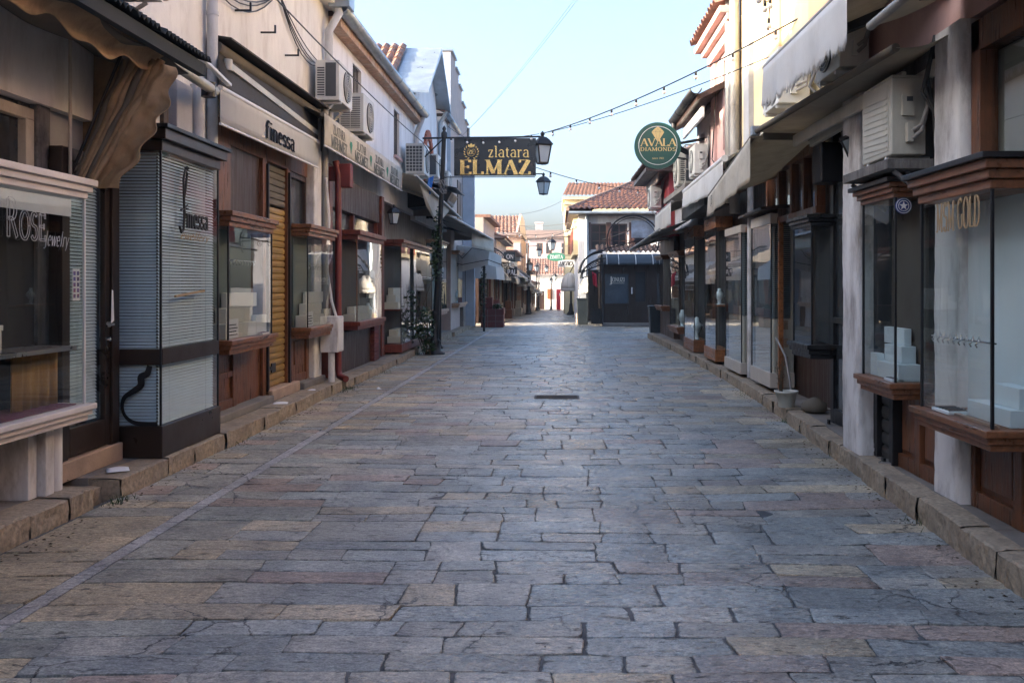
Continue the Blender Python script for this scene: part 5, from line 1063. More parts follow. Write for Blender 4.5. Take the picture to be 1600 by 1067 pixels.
ac_unit('large dusty air conditioner on a shelf under the right awnings', S, 2.74, 2.42, 6.48, 7.1, 2.54, 3.10, ac_old, 'service', group=None, fan=False)
o = MB().box(2.36, 2.72, 6.4, 7.4, 2.43, 2.50).bar((2.70, 6.45, 2.2), (2.42, 6.45, 2.42), .03).bar((2.70, 7.35, 2.2), (2.42, 7.35, 2.42), .03); tag(o.build('wall_shelf', planks_grey, bevel=.004, loc=(2.55, 6.9, 2.45)), 'grey wooden wall shelf carrying the large dusty air conditioner', 'shelf')
m = MB()
for k in range(5): m.tube(sag((2.60 + .02 * k, 6.3, 3.3), (2.66 + .01 * k, 6.35, 2.5 - .1 * k), .0, 4) if k > 2 else [(2.66, 6.30, 3.35), (2.60 - .02 * k, 6.28, 3.05 - .05 * k), (2.64, 6.27, 2.8), (2.66, 6.26, 2.4)], .011 + .003 * (k % 2), 7)
tag(m.build('cable_bundle', cable_m, loc=(2.66, 6.3, 2.9)), 'bundle of black cables hanging beside the large dusty air conditioner', 'cables')
f = MB().box(2.71, 2.80, 3.52, 3.62, .80, 2.3).box(2.71, 2.80, 4.15, 4.25, .80, 2.3).box(2.71, 2.80, 4.80, 4.88, .80, 2.3).box(2.70, 2.82, 3.5, 4.9, .80, .88).box(2.70, 2.82, 3.5, 4.9, 2.22, 2.3); fr = f.build('window', wood_brown, hG, bevel=.005)
MB().box(2.76, 2.766, 3.6, 4.82, .88, 2.22).build('pane', GLD, fr); MB().box(2.83, 2.85, 3.5, 5.84, .8, 3.1).build('back_board', green_in, hG)
# ---- second house: black shop, cream house above
opsH = ((12.0, 12.9, 4.3, 5.9),)
hH = house('cream and peach house lit by the sun on the right', S, 3.1, 8.3, 15.0, 3.3, 8.2, plaster_yellow, wood_dark, (), depth=6, back=.12, eave=.25)
MB().box(3.06, 3.1, 12.35, 13.1, 4.6, 8.1).box(3.06, 3.1, 9.9, 10.9, 4.6, 8.1).build('wall_panel', plaster_peach, hH, bevel=.004); MB().box(3.02, 3.1, 14.1, 14.5, 3.2, 8.15).build('pilaster', plaster_grey, hH)
MB().box(3.0, 3.1, 8.3, 15.0, 3.5, 3.62).build('cornice', plaster_yellow, hH, bevel=.01)
downpipe(hH, [(3.0, 15.1, 8.3), (3.0, 15.1, 2.8)], .09, galv)
f = MB().box(2.95, 3.05, 8.3, 9.3, .16, 3.28).build('shop_wall', wood_black, hH)
f = MB().box(2.90, 2.98, 9.4, 9.5, .15, 3.2).box(2.86, 2.94, 8.42, 8.50, .15, 3.2).box(2.9, 2.96, 8.5, 9.4, .16, .3).box(2.90, 2.96, 8.5, 9.4, 1.2, 1.26).box(2.9, 2.96, 8.9, 8.96, .3, 3.1); f.build('door_frame', black_metal, hH, bevel=.004)
MB().box(2.93, 2.94, 8.5, 9.4, .3, 3.1).build('pane', dark_pane, hH)
cB = case('small black-moulded case with narrow reflecting pane on the right', S, 2.66, 2.95, 9.40, 10.15, .82, .97, 2.22, 2.34, wood_black, back=dark_in, frame=black_metal)
sp = tag(MB().box(2.62, 2.86, 8.9, 9.2, 2.62, 3.02).build('speaker_box', black_metal, bevel=.02), 'black box loudspeaker under the khaki awning above the black shop', 'loudspeaker')
fl = thing('floodlight', 'square glass-fronted floodlight under the khaki awning', 'floodlight', (2.72, 8.0, 2.85))
MB().obox((2.66, 7.9, 2.84), (.12, -.02, .05), (.01, .05, .02), (-.05, -.02, .09)).build('casing', black_metal, fl, bevel=.006); MB().obox((2.652, 7.845, 2.82), (.105, -.018, .044), (.0, .003, .001), (-.045, -.018, .078)).build('pane', mat('lamp_front_glass', (.2, .26, .3), .1), fl); MB().bar((2.72, 7.95, 2.9), (2.8, 8.0, 3.1), .03).build('bracket', black_metal, fl)
f = MB()
for y in (10.2, 10.75, 11.3, 11.95, 12.6): f.box(2.96, 3.06, y, y + .09, 2.5, 3.12)
f.box(2.94, 3.06, 10.2, 14.9, 3.12, 3.24).box(2.95, 3.06, 10.2, 14.9, 2.42, 2.5); fr = f.build('window', wood_brown, hH, bevel=.004); MB().box(3.02, 3.026, 10.2, 12.6, 2.5, 3.12).build('pane', GLD, fr)
MB().tube([(2.93, 13.55, 0.2), (2.93, 13.55, 3.1)], .05, 10).build('post', paint_flaky, hH)
cream_lam = mat('cream_laminate_board', (.52, .46, .39), .45, var=.06, dirt=(.2, .17, .13), damt=.3, bump=.03)
cases_r = 'tall glass cases in a row on the right pavement'
c5 = case('tall glass case with dark blue blind beside the cream plant pot', S, 2.85, 3.18, 11.98, 13.2, .22, .42, 2.42, 2.56, cream_lam, plinth=True, steps=1 + 1, blind=blind_d, blind_to=1.15, back=cream_lam, ledge=False)
MB().box(2.92, 3.17, 12.02, 13.15, .425, 1.14).build('inner_box', cream_lam, c5)
sq = MB(); [sq.box(3.02, 3.10, 12.012, 12.0195, .52 + k * .24, .64 + k * .24) for k in (0, 1, 2)]; sq.build('ventilation_panel', wood_tan, c5)
pst = MB().box(2.94, 3.0, 11.86, 11.92, .15, 2.45).build('post', wood_orange, hH)
c6 = case('tall glass case with dark blue blind second in the row', S, 2.87, 3.2, 14.0, 15.35, .2, .38, 2.42, 2.54, cream_lam, plinth=True, blind=blind_d, blind_to=1.12, back=cream_lam, ledge=False)
MB().box(2.94, 3.19, 14.04, 15.3, .385, 1.11).build('inner_box', cream_lam, c6)
c7 = case('tall glass case with orange wooden base in the right row', S, 2.88, 3.2, 16.3, 17.55, .2, .42, 2.64, 2.85, wood_orange, plinth=True, back=dark_in, ledge=False, shelf=1.2)
c8 = case('tall dark glass case with pale necklace bust in the right row', S, 2.90, 3.25, 19.0, 20.5, .17, .42, 2.62, 2.86, wood_brown_y, plinth=True, back=dark_in, ledge=False)
bu = MB().lathe((3.02, 19.35, .43), [(.07, 0), (.05, .03), (.04, .12), (.09, .22), (.13, .30), (.06, .36), (.045, .46), (.001, .48)], 14); tag(bu.build('necklace_bust', white_box, loc=(3.02, 19.35, .43)), 'white necklace bust standing inside the tall dark case', 'display bust')
case('floating glass case with wooden ledge toward the right corner', S, 2.90, 3.25, 21.4, 23.1, .42, .58, 2.3, 2.42, wood_brown_y, back=dark_in)
case('last glass case on the right before the side street', S, 2.88, 3.2, 24.5, 26.0, .88, 1.02, 2.3, 2.42, wood_brown_y, back=green_in)
# ---- pink house, white house with black gutter, terrace, red corner house
hI = house('narrow pink plastered house with deep cornice on the right', S, 3.1, 15.2, 17.7, 3.3, 6.05, plaster_pink, wood_dark, ((16.0, 16.7, 4.1, 5.75),), depth=6, back=.15, roof='flat', eave=0, roofm=plaster_pink)
win_y(hI, 3.1, S, 16.0, 16.7, 4.1, 5.75, wood_red, nx=1, nz=2, rec=.2); MB().box(2.98, 3.1, 15.2, 17.75, 5.9, 6.1).box(2.88, 3.1, 15.2, 17.85, 6.1, 6.22).box(2.76, 3.1, 15.2, 18.0, 6.222, 6.34).build('cornice', plaster_pink, hI, bevel=.01)
MB().box(3.04, 3.1, 15.2, 15.5, 3.3, 5.9).box(3.04, 3.1, 17.3, 17.7, 3.3, 5.9).build('pilaster', plaster_pink, hI); tiles((2.7, 15.2, 6.36), (2.7, 18.0, 6.36), (5.2, 18.0, 7.4), (5.2, 15.2, 7.4), 12, 8).build('roof', tile_m, hI)
downpipe(hI, [(2.96, 15.35, 6.6), (2.96, 15.35, 3.0)], .08, galv)
hJ = house('pale house with black overhanging gutter on the right', S, 3.12, 17.72, 19.95, 3.3, 5.1, plaster_lilac, wood_dark, ((17.9, 18.35, 3.9, 4.85), (18.9, 19.4, 3.9, 4.85)), depth=5, back=.15, eave=.1, roofm=tile_m)
for q in ((17.9, 18.35, 3.9, 4.85), (18.9, 19.4, 3.9, 4.85)): win_y(hJ, 3.12, S, *q, wood_brown, nx=1, fw=.05)
MB().hexa([(2.6, 16.6, 5.02), (3.2, 16.6, 5.3), (3.2, 20.2, 5.3), (2.6, 20.2, 5.02), (2.6, 16.6, 5.12), (3.2, 16.6, 5.42), (3.2, 20.2, 5.42), (2.6, 20.2, 5.12)]).build('eave', wood_dark, hJ)
MB().box(2.75, 2.8, 17.0, 19.6, 4.78, 5.0).build('soffit_board', white_metal, hJ); gutter(hJ, S, 2.55, 16.4, 19.6, 5.2, .10, black_metal); downpipe(hJ, [(2.55, 19.5, 5.12), (2.55, 19.5, 4.75), (2.7, 19.5, 4.55), (3.08, 19.5, 4.35)], .06, black_metal)
hK = house('low terrace house with dark shopfronts before the corner', S, 3.15, 19.97, 23.9, 2.95, 3.75, plaster_grey, wood_dark, (), depth=5, back=.12, roof='flat', eave=.3)
r = MB()
for yy in (20.2, 20.8, 21.4, 22.0): r.tube([(2.9, yy, 3.87), (2.9, yy, 4.75)], .015, 6)
for zz in (4.2, 4.75): r.tube([(2.9, 20.2, zz), (2.9, 22.0, zz)], .015, 6).tube([(2.9, 20.2, zz), (3.5, 20.2, zz)], .015, 6)
r.build('railing', galv, hK)
ac_unit('grey air conditioner seen from the coil end beside AVALA sign', S, 3.25, 2.78, 20.5, 21.3, 3.9, 4.62, ac_old, 'half'); ac_unit('white air conditioner with service end right of AVALA sign', S, 3.14, 2.80, 18.2, 19.0, 3.86, 4.45, ac_shell, 'service')
hL = thing('shop_building', 'dark red corner house with shaggy tiled eave on the right', 'building', (3.6, 25.6, 0))
MB().box(3.0, 8, 23.92, 27.1, 2.9, 4.6).build('wall', red_wall, hL); MB().box(3.12, 8, 23.93, 27.05, 0, 2.898).build('shop_wall', wood_dark, hL)
MB().box(2.35, 8.1, 23.6, 27.4, 4.6, 4.7).build('eave', wood_dark, hL); MB().box(2.7, 2.72, 24, 27.1, 4.36, 4.6).build('soffit_board', wood_tan, hL)
for A_, B_, C_, D_ in (((2.3, 27.45, 4.72), (2.3, 23.55, 4.72), (5, 25.2, 5.9), (5, 25.8, 5.9)), ((2.3, 23.55, 4.72), (8, 23.55, 4.72), (8, 25.2, 5.9), (5, 25.2, 5.9)), ((8, 27.45, 4.72), (2.3, 27.45, 4.72), (5, 25.8, 5.9), (8, 25.8, 5.9))): tiles(A_, B_, C_, D_, 16, 8, .03).build('roof', tile_grey, hL)
ac_unit('white air conditioner on the dark red corner house wall', S, 3.0, 2.62, 25.0, 25.8, 3.75, 4.35, ac_shell, 'service')
ac_unit('air conditioner behind the fringed white awning on the sunlit house', S, 3.1, 2.62, 10.6, 11.4, 3.75, 4.4, ac_shell, 'service', group='air conditioning units on the house walls')
ac_unit('pale blue-grey air conditioner beneath the fringed white awning', S, 2.72, 2.4, 7.6, 8.3, 3.45, 4.0, ac_shell, 'service')
# ---- awnings of the right side
def fringe(t, A, B, h, m, n=260, out=(-.03, 0), seed=3, ragged=.12, name='valance', curve=.0):
    rd = random.Random(seed); lens = [h * (1 + rd.uniform(-ragged, ragged * .3)) for _ in range(n + 1)]
    b = MB()
    def fn(u, v):
        p = Vector(lerp(A, B, u)); i = min(n, int(round(u * n))); L_ = (lens[i] if v > .82 else h) * (1 + curve * u); p.z -= L_ * v
        p.x += out[0] + .02 * sin(u * 23) * v; return p
    b.grid(fn, n, 7); return b.build(name, m, t, solid=.004)
def rawn(label, a, b, c, d, cloth, arms=(), barr=.03, barm=None, sg=.04, cap=False, roller=None):
    return awning(label, a, b, c, d, cloth, bar=barr, valance=False, arms=arms, sg=sg, barmat=barm, roller=roller)
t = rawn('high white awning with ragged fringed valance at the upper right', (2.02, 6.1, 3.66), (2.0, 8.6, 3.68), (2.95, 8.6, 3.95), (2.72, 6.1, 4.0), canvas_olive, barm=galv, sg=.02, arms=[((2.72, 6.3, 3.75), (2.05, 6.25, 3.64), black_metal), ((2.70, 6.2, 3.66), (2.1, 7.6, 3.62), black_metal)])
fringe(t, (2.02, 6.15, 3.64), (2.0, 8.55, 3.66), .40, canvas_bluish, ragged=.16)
t = rawn('closer white awning fabric with grey arms over the MSM GOLD case', (2.12, 3.4, 3.35), (2.1, 6.0, 3.33), (2.72, 6.0, 3.62), (2.72, 3.4, 3.62), canvas_olive, barm=galv, arms=[((2.72, 5.6, 3.45), (2.16, 5.3, 3.32), black_metal), ((2.72, 5.7, 3.5), (2.3, 4.4, 3.38), black_metal)])
t = rawn('wide khaki awning with metal end cap above the black shop', (2.29, 6.05, 3.20), (2.15, 9.65, 3.25), (3.08, 9.65, 3.32), (2.72, 6.05, 3.34), canvas_olive, barm=canvas_khaki, sg=.05,
   arms=[((2.68, 6.3, 3.12), (2.62, 9.2, 3.05), ac_old), ((2.95, 9.5, 3.16), (2.2, 9.55, 3.18), canvas_khaki)])
MB().box(2.10, 2.19, 9.62, 9.72, 3.21, 3.31).build('end_cap', zinc, t, bevel=.006); MB().hexa([(2.50, 6.5, 3.03), (2.54, 6.5, 3.03), (2.54, 9.5, 3.06), (2.50, 9.5, 3.06), (2.50, 6.5, 3.15), (2.54, 6.5, 3.15), (2.54, 9.5, 3.18), (2.50, 9.5, 3.18)]).build('cassette', ac_old, t, bevel=.01)
t = rawn('tilted beige awning hanging below the khaki awning end cap', (2.14, 9.75, 3.22), (2.12, 12.4, 2.83), (3.05, 12.4, 3.1), (3.05, 9.75, 3.35), canvas_olive, barr=.03, barm=canvas_khaki)
fringe(t, (2.14, 9.78, 3.2), (2.12, 12.38, 2.81), .46, canvas_beige, n=60, ragged=.02, curve=-.4)
q = MB(); letters(q, 'J3', (2.088, 12.1, 2.68), YB, ZU, .12, a=.05, b=.03, serif=0, depth=.002, z0=.012); q.build('lettering', ink_grey, t)
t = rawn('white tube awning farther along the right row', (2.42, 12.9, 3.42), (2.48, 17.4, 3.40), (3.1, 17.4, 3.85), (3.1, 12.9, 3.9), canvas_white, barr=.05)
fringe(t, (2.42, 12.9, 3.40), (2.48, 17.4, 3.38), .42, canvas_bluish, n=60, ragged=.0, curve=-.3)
t = rawn('pleated white fringe awning before the side street', (2.36, 18.3, 3.3), (2.34, 21.0, 3.22), (3.1, 21.0, 3.5), (3.1, 18.3, 3.5), canvas_grey, barm=galv); fringe(t, (2.36, 18.3, 3.28), (2.34, 21.0, 3.2), .45, canvas_white, n=160, ragged=.06)
t = rawn('low grey awning nearest the side street corner', (2.2, 19.2, 2.78), (2.15, 26.4, 2.62), (3.1, 26.4, 3.0), (3.1, 19.2, 3.15), canvas_grey, barm=galv, arms=[((3.05, 21, 2.9), (2.25, 21.3, 2.72), galv), ((3.05, 24.5, 2.9), (2.22, 24.8, 2.66), galv)])
MB().hexa([(2.55, 15.5, 2.98), (3.0, 15.5, 2.98), (3.0, 18.3, 2.98), (2.55, 18.3, 2.9), (2.55, 15.5, 3.3), (3.0, 15.5, 3.3), (3.0, 18.3, 3.3), (2.55, 18.3, 3.2)]).build('louvre_box', grey_shut, hI)
MB().hexa([(2.72, 11.9, 2.60), (3.1, 11.9, 2.62), (3.1, 13.6, 2.62), (2.75, 13.6, 2.60), (2.70, 11.9, 2.63), (3.1, 11.9, 2.68), (3.1, 13.6, 2.68), (2.75, 13.6, 2.63)]).build('cover_board', wood_dark, hH)
# ---- plant pot, bag, papers
pp = thing('plant_pot', 'cream plastic plant pot with a dry twiggy plant on the kerb', 'plant pot', (2.72, 10.62, .15))
MB().lathe((2.72, 10.62, .152), [(.085, 0), (.09, .01), (.125, .17), (.14, .172), (.142, .195), (.128, .196), (.12, .17)], 20).build('pot', pot_m, pp); MB().lathe((2.72, 10.62, .31), [(.118, 0), (.118, .01), (0.001, .02)], 16).build('soil', soil, pp)
m = MB(); rd = random.Random(4)
for k in range(9):
    x, y, z = 2.66 + rd.uniform(-.02, .02), 10.62 + rd.uniform(-.03, .03), .32; dx, dy = rd.uniform(-.05, .06), rd.uniform(-.05, .05); h = rd.uniform(.2, .42)
    pts = [(x + dx * q, y + dy * q, z + h * q) for q in (0, .35, .7, 1)]; m.tube(pts, [.006, .005, .004, .002], 5)
    for q in range(9): a = rd.uniform(0, 6); z_ = .25 + .75 * q / 9; p = Vector((x + dx * z_, y + dy * z_, z + h * z_)); m.obox(p + Vector((.015 * cos(a), .015 * sin(a), .01)), (.014 * cos(a), .014 * sin(a), .012), (-.003 * sin(a), .003 * cos(a), 0), (0, 0, .002))
m.build('plant', stem_m, pp)
bg_ = MB().lathe((2.93, 10.2, .15), [(.10, 0), (.15, .03), (.14, .1), (.07, .15), (.02, .17)], 14); tag(bg_.build('stuffed_sack', canvas_khaki, loc=(2.93, 10.2, .15)), 'dark stuffed sack lying behind the cream plant pot', 'sack')
tag(MB().tube([(2.9, 11.84, .9), (2.86, 11.2, .7), (2.84, 10.9, .4), (2.84, 10.85, .16)], .014, 7).build('hose', cable_w, loc=(2.86, 11, .5)), 'grey hose hanging down behind the cream plant pot', 'hose')
def sheet(x, y, z, a, w_, l_, lab, fold=.01):
    m = MB(); m.grid(lambda u, v: (x + cos(a) * (u - .5) * w_ - sin(a) * (v - .5) * l_, y + sin(a) * (u - .5) * w_ + cos(a) * (v - .5) * l_, z + .004 + fold * abs(sin(u * 3.1)) * v), 5, 4)
    tag(m.build('paper_sheet', paper, solid=.001, loc=(x, y, z)), lab, 'paper')
sheet(2.72, 7.78, .165, .3, .17, .14, 'white paper lying by the grey shutter on the right pavement')
sheet(-3.42, 6.98, .157, .5, .16, .17, 'folded white paper on the pavement under the Finessa case'); sheet(-3.36, 10.9, .157, .2, .17, .16, 'white leaflet lying on the kerb near the ochre shutter'); sheet(-2.72, 13.7, .004, .6, .07, .05, 'small white scrap on the paving near the gutter strip', .03)
sheet(-3.35, 12.25, .158, .1, .1, .1, 'tiny pale leaflet on the step before the brown panel')
lk = MB()
for (x, y) in ((2.64, 7.24), (2.64, 7.7), (2.82, 8.6), (2.82, 9.3)): lk.box(x, x + .02, y, y + .05, .155, .20)
tag(lk.build('shutter_bolts', black_metal, loc=(2.7, 8, .16)), 'black shutter bolts at floor level of the right shops', 'bolts')
tag(MB().lathe((2.66, 7.2, .168), [(.012, 0), (.012, .012)], 8).obox((2.63, 7.17, .175), (.04, -.03, .0), (.01, .012, 0), (0, 0, .008)).build('padlock', steel, loc=(2.65, 7.2, .165)), 'small steel padlock lying at the foot of black shutter rail', 'padlock')
wood_dull = wood('dull_brown_wood', (.085, .042, .036), .4)
kiosk_wood = wood('kiosk_dark_wood', (.022, .014, .011), .4)
# ================================================================ MIDDLE AND FAR DISTANCE
# ---- kiosk on the corner beyond the side street
kx0, kx1, ky = 1.86, 3.72, 34.5
k = thing('kiosk', 'dark wooden kiosk lettered JONUZI with blue-grey curved roof', 'kiosk', (2.8, 35.8, 0))
MB().box(kx0 - .12, kx1 + .5, ky - .15, 37.3, 0, .14).build('plinth', stone_slab, k, bevel=.02)
m = MB(); wall_x(m, ky, .12, kx0 - .2, kx1 + .3, .14, 2.62, ((1.84, 2.78, .88, 2.02), (2.95, 3.50, .2, 2.2))); m.box(kx0 - .2, kx0 - .08, ky + .12, 37.2, .14, 2.62).box(kx1 + .18, kx1 + .3, ky + .12, 37.2, .14, 2.62).box(kx0 - .2, kx1 + .3, 37.2, 37.3, .14, 2.62); m.build('wall', kiosk_wood, k)
f = MB().box(1.80, 2.82, ky - .05, ky, .80, .87).box(1.80, 2.82, ky - .04, ky, 2.03, 2.1).box(1.80, 1.85, ky - .03, ky, .87, 2.03).box(2.77, 2.82, ky - .03, ky, .87, 2.03); fr = f.build('window', kiosk_wood, k); MB().box(1.85, 2.77, ky + .03, ky + .04, .88, 2.02).build('pane', mat('bluish_shop_pane', (.06, .08, .10), .12, spec=.8, bump=.03), fr)
lt = MB(); letters(lt, 'J', (2.02, ky + .028, 1.66), XR, ZU, .25, a=.10, b=.035, serif=.1, depth=.004, fit=.14); letters(lt, 'ONUZI', (2.14, ky + .028, 1.72), XR, ZU, .16, a=.10, b=.035, serif=.1, depth=.004, fit=.48); lt.box(2.12, 2.6, ky + .02, ky + .026, 1.65, 1.665); lt.build('lettering', cream_box, fr)
f = MB().box(2.95, 3.03, ky + .02, ky + .08, .2, 2.2).box(3.42, 3.50, ky + .02, ky + .08, .2, 2.2).box(3.03, 3.42, ky + .02, ky + .08, .2, .95).box(3.03, 3.42, ky + .02, ky + .08, 2.1, 2.2).box(3.08, 3.37, ky + .01, ky + .02, .35, .85); dd = f.build('door', kiosk_wood, k); MB().box(3.03, 3.42, ky + .05, ky + .055, .95, 2.1).build('pane', dark_pane, dd)
tag(MB().box(2.87, 2.91, ky - .012, ky - .002, 1.25, 1.5).build('notice', paper), 'narrow white notice on the kiosk post between window and door', 'notice')
m = MB(); m.grid(lambda u, v: (1.75 + 2.35 * u, ky - .55 + .62 * (1 - cos(v * pi / 2)), 2.36 + .42 * sin(v * pi / 2)), 10, 8); rf = m.build('roof', kiosk_blue, k, solid=.02)
q = MB()
for x in (1.9, 2.35, 3.0, 3.65): q.tube([(x, ky - .56 + .62 * (1 - cos(v * pi / 16)), 2.37 + .42 * sin(v * pi / 16)) for v in range(9)], .014, 6)
q.build('roof_rib', canvas_bluish, rf); MB().box(1.7, 4.1, ky + .06, 37.3, 2.70, 2.78).build('roof', black_metal, k)
tiles((1.55, ky + .2, 2.8), (4.2, ky + .2, 2.8), (4.2, 36, 3.15), (1.55, 36, 3.15), 14, 5, .04).build('roof', tile_grey, k)
# wrought-iron porch beside it
p = thing('iron_porch', 'black wrought iron arched porch at the street side of the kiosk', 'porch', (1.35, 34.6, 0))
m = MB()
for yy in (33.9, 36.0):
    for x in (1.72,): m.tube([(x, yy, .1), (x, yy, 2.5)], .04, 8)
    m.tube([(.88 + .95 * (1 - cos(a * pi / 20)) * 1.0, yy, 2.05 + .85 * sin(a * pi / 20)) for a in range(11)], .035, 8).tube([(.95 + .9 * (1 - cos(a * pi / 20)), yy, 1.85 + .75 * sin(a * pi / 20)) for a in range(11)], .025, 8)
    for k_ in range(6): scroll(m, (1.02 + .13 * k_, yy, 2.1 + .11 * k_ - .006 * k_ * k_), .085, .4 * k_, th=.012)
for k_ in range(6): x = .95 + .16 * k_; m.tube([(x, 33.9, 2.15 + .12 * k_), (x, 36.0, 2.15 + .12 * k_)], .015, 6)
m.tube([(.9, 33.9, 2.05), (1.75, 33.9, 2.4)], .03, 6).tube([(.95, 33.9, 1.85), (1.75, 33.9, 2.1)], .025, 6); m.build('frame', iron, p)
m = MB(); m.box(1.25, 1.72, 35.9, 36.05, .15, 2.2).box(1.3, 1.68, 33.95, 34.0, .12, .7); m.build('screen', wood_black, p)
tag(MB().grid(lambda u, v: (1.33 + .16 * u + .04 * v, 33.85 + .05 * sin(u * 6), 2.1 - .5 * v - .1 * u), 8, 6).build('red_cloth', red_flag, solid=.006, loc=(1.4, 33.9, 1.9)), 'dark red cloth hanging from the iron porch by the kiosk', 'cloth')
# iron ring arch with faded sign in front of the tiled house
a = thing('iron_arch', 'thin black iron hoop arch with scrolls above the side street', 'arch', (2.4, 28.2, 2.9)); m = MB()
for r_, th in ((.82, .022), (.74, .010)): m.tube([(2.4 - r_ * cos(t_ * pi / 24), 28.2, 3.0 + r_ * .95 * sin(t_ * pi / 24)) for t_ in range(-4, 29)], th, 8)
m.tube([(1.5, 28.2, 2.72), (2.4, 28.2, 2.95), (3.2, 28.2, 3.1)], .02, 6); m.tube([(3.2, 28.2, 2.9), (3.3, 27.3, 2.9)], .03, 6).tube([(1.62, 28.2, 3.0), (3.25, 28.2, 2.98)], .012, 6)
for k_ in range(4): scroll(m, (1.75 + .3 * k_, 28.2, 2.9), .1, k_, th=.01)
m.build('frame', iron, a)
fs_ = tag(MB().box(2.35, 3.05, 28.25, 28.28, 3.08, 3.62).build('sign_board', mat('faded_blue_white_board', (.40, .48, .58), .6, var=.35, scale=5)), 'faded pale blue sign board behind the iron hoop arch', 'sign')
# ---- white house with brown windows and tiled hip roof
hM = thing('house', 'white house with brown bay windows and tiled hip roof behind kiosk', 'house', (3.5, 41, 0))
m = MB(); wall_x(m, 38.2, .3, .92, 6.2, -.3, 4.55, ((1.45, 2.2, 3.1, 4.2), (2.32, 3.0, 3.1, 4.2), (3.3, 4.0, 3.1, 4.2))); m.box(.92, 1.2, 38.5, 47.8, -.5, 4.55).box(1.2, 6.2, 38.505, 47.8, -.5, 4.54); m.build('wall', plaster_white, hM)
for x0, x1 in ((1.45, 2.2), (2.32, 3.0), (3.3, 4.0)):
    fr = win_x(hM, 38.2, x0, x1, 3.1, 4.2, wood_dull, nx=2, nz=3, rec=.02); MB().box(x0 - .22, x0 - .01, 38.12, 38.18, 3.05, 4.25).build('window_board', wood_dull, hM)
m = MB().box(.72, .93, 38.8, 46.5, 2.9, 4.45); m.build('bay', plaster_yellow, hM); m = MB()
for i in range(5): y = 39.2 + i * 1.5; m.box(.70, .722, y, y + .8, 3.1, 4.2)
m.build('window', wood_red, hM)
ea = MB().hexa([(.5, 37.6, 4.56), (6.6, 37.6, 4.56), (6.6, 48.2, 4.56), (.5, 48.2, 4.56), (.5, 37.6, 4.68), (6.6, 37.6, 4.68), (6.6, 48.2, 4.68), (.5, 48.2, 4.68)]); ea.build('eave', wood_dark, hM)
tiles((.45, 37.5, 4.70), (6.7, 37.5, 4.70), (6.7, 42.9, 6.7), (4.3, 42.9, 6.7), 27, 16, .06).build('roof', tile_m, hM); tiles((.45, 48.2, 4.70), (.45, 37.5, 4.70), (4.3, 42.9, 6.7), (4.3, 43, 6.7), 46, 14, .04).build('roof', tile_grey, hM)
m = MB(); m.tube([(.45, 37.5, 4.78), (4.3, 42.9, 6.78)], .09, 8).tube([(4.3, 42.9, 6.8), (6.7, 42.9, 6.8)], .09, 8); m.build('ridge', tile_grey, hM)
MB().tube([(.5, 37.48, 4.62), (6.6, 37.48, 4.62)], .06, 10).build('gutter', zinc, hM); downpipe(hM, [(1.28, 38.1, 4.6), (1.28, 38.1, 0)], .09, zinc)
MB().box(1.0, 1.24, 37.9, 38.19, 0, 2.2).build('pilaster', plaster_blue, hM); MB().box(1.42, 1.8, 38.1, 38.19, .75, 2.1).build('window', dark_pane, hM); MB().box(1.40, 1.82, 37.9, 38.19, .55, .75).build('ledge', wood_orange, hM)
# ---- tall yellow building behind
hN = thing('house', 'tall yellow building with long red tiled roof in the distance', 'house', (3.5, 68, 0))
m = MB().box(.58, 7.5, 65, 75, -1.5, 7.75); m.build('wall', plaster_yellow, hN); m = MB().box(.5, 7.6, 64.8, 75, 7.4, 7.52).box(.42, 7.7, 64.7, 75, 7.76, 7.95); m.build('cornice', plaster_yellow, hN)
tiles((.4, 64.6, 7.96), (7.8, 64.6, 7.96), (7.8, 69, 9.4), (.9, 69, 9.4), 26, 12, .07).build('roof', tile_m, hN); m = MB()
for i in range(3): m.box(.555, .58, 66.5 + i * 2.6, 67.4 + i * 2.6, 3.8, 5.4)
m.box(.8, 1.0, 64.96, 65, 3.8, 5.2); m.build('window', wood_brown, hN)
# ---- street end
hO = thing('house', 'wide pale pink building closing the far end of the street', 'house', (-2, 118, 0))
m = MB(); wall_x(m, 116, .4, -8, 3.5, -2, 7.6, ((-2.6, -1.8, 5.6, 7.0), (-1.4, -.6, 5.6, 7.0), (-4.4, -3.6, 5.6, 7.0), (-2.6, -1.8, 3.2, 4.4), (-1.3, -.5, 3.2, 4.4), (.6, 1.4, 5.6, 7.0))); m.box(-8, 3.5, 116.4, 124, -2, 7.59); m.build('wall', plaster_lilac, hO)
for x0, z0 in ((-2.6, 5.6), (-1.4, 5.6), (-4.4, 5.6), (-2.6, 3.2), (-1.3, 3.2), (.6, 5.6)): win_x(hO, 116, x0, x0 + .8, z0, z0 + (1.4 if z0 > 5 else 1.2), wood_orange, nx=2, rec=.05)
m = MB().add([(-8.3, 115.6, 7.62), (3.8, 115.6, 7.62), (1.2, 119, 8.8), (-7, 119, 8.8)], [(0, 1, 2, 3)]); m.build('roof', tile_grey, hO, solid=.1); tag(MB().box(-2.9, -1.9, 121, 122, 8.6, 9.9).box(-3.0, -1.8, 120.9, 122.1, 9.9, 10.05).build('chimney', plaster_lilac), 'blocky rooftop chimney on the far pink building', 'chimney')
hP = thing('house', 'low sunlit white house with steep red roof at street end', 'house', (-1.5, 112, 0))
m = MB(); wall_x(m, 109, .3, -3.4, 1.6, -1.6, 2.8, ((-2.45, -1.5, -1.5, .85),)); m.box(-3.4, 1.6, 109.3, 113, -1.6, 2.79); m.build('wall', plaster_cream, hP); MB().box(-2.45, -1.5, 109.12, 109.2, -1.5, .85).build('door', wood_dark, hP); MB().box(-1.15, -.55, 108.9, 109, -.1, 1.1).build('shutter', wood_orange, hP)
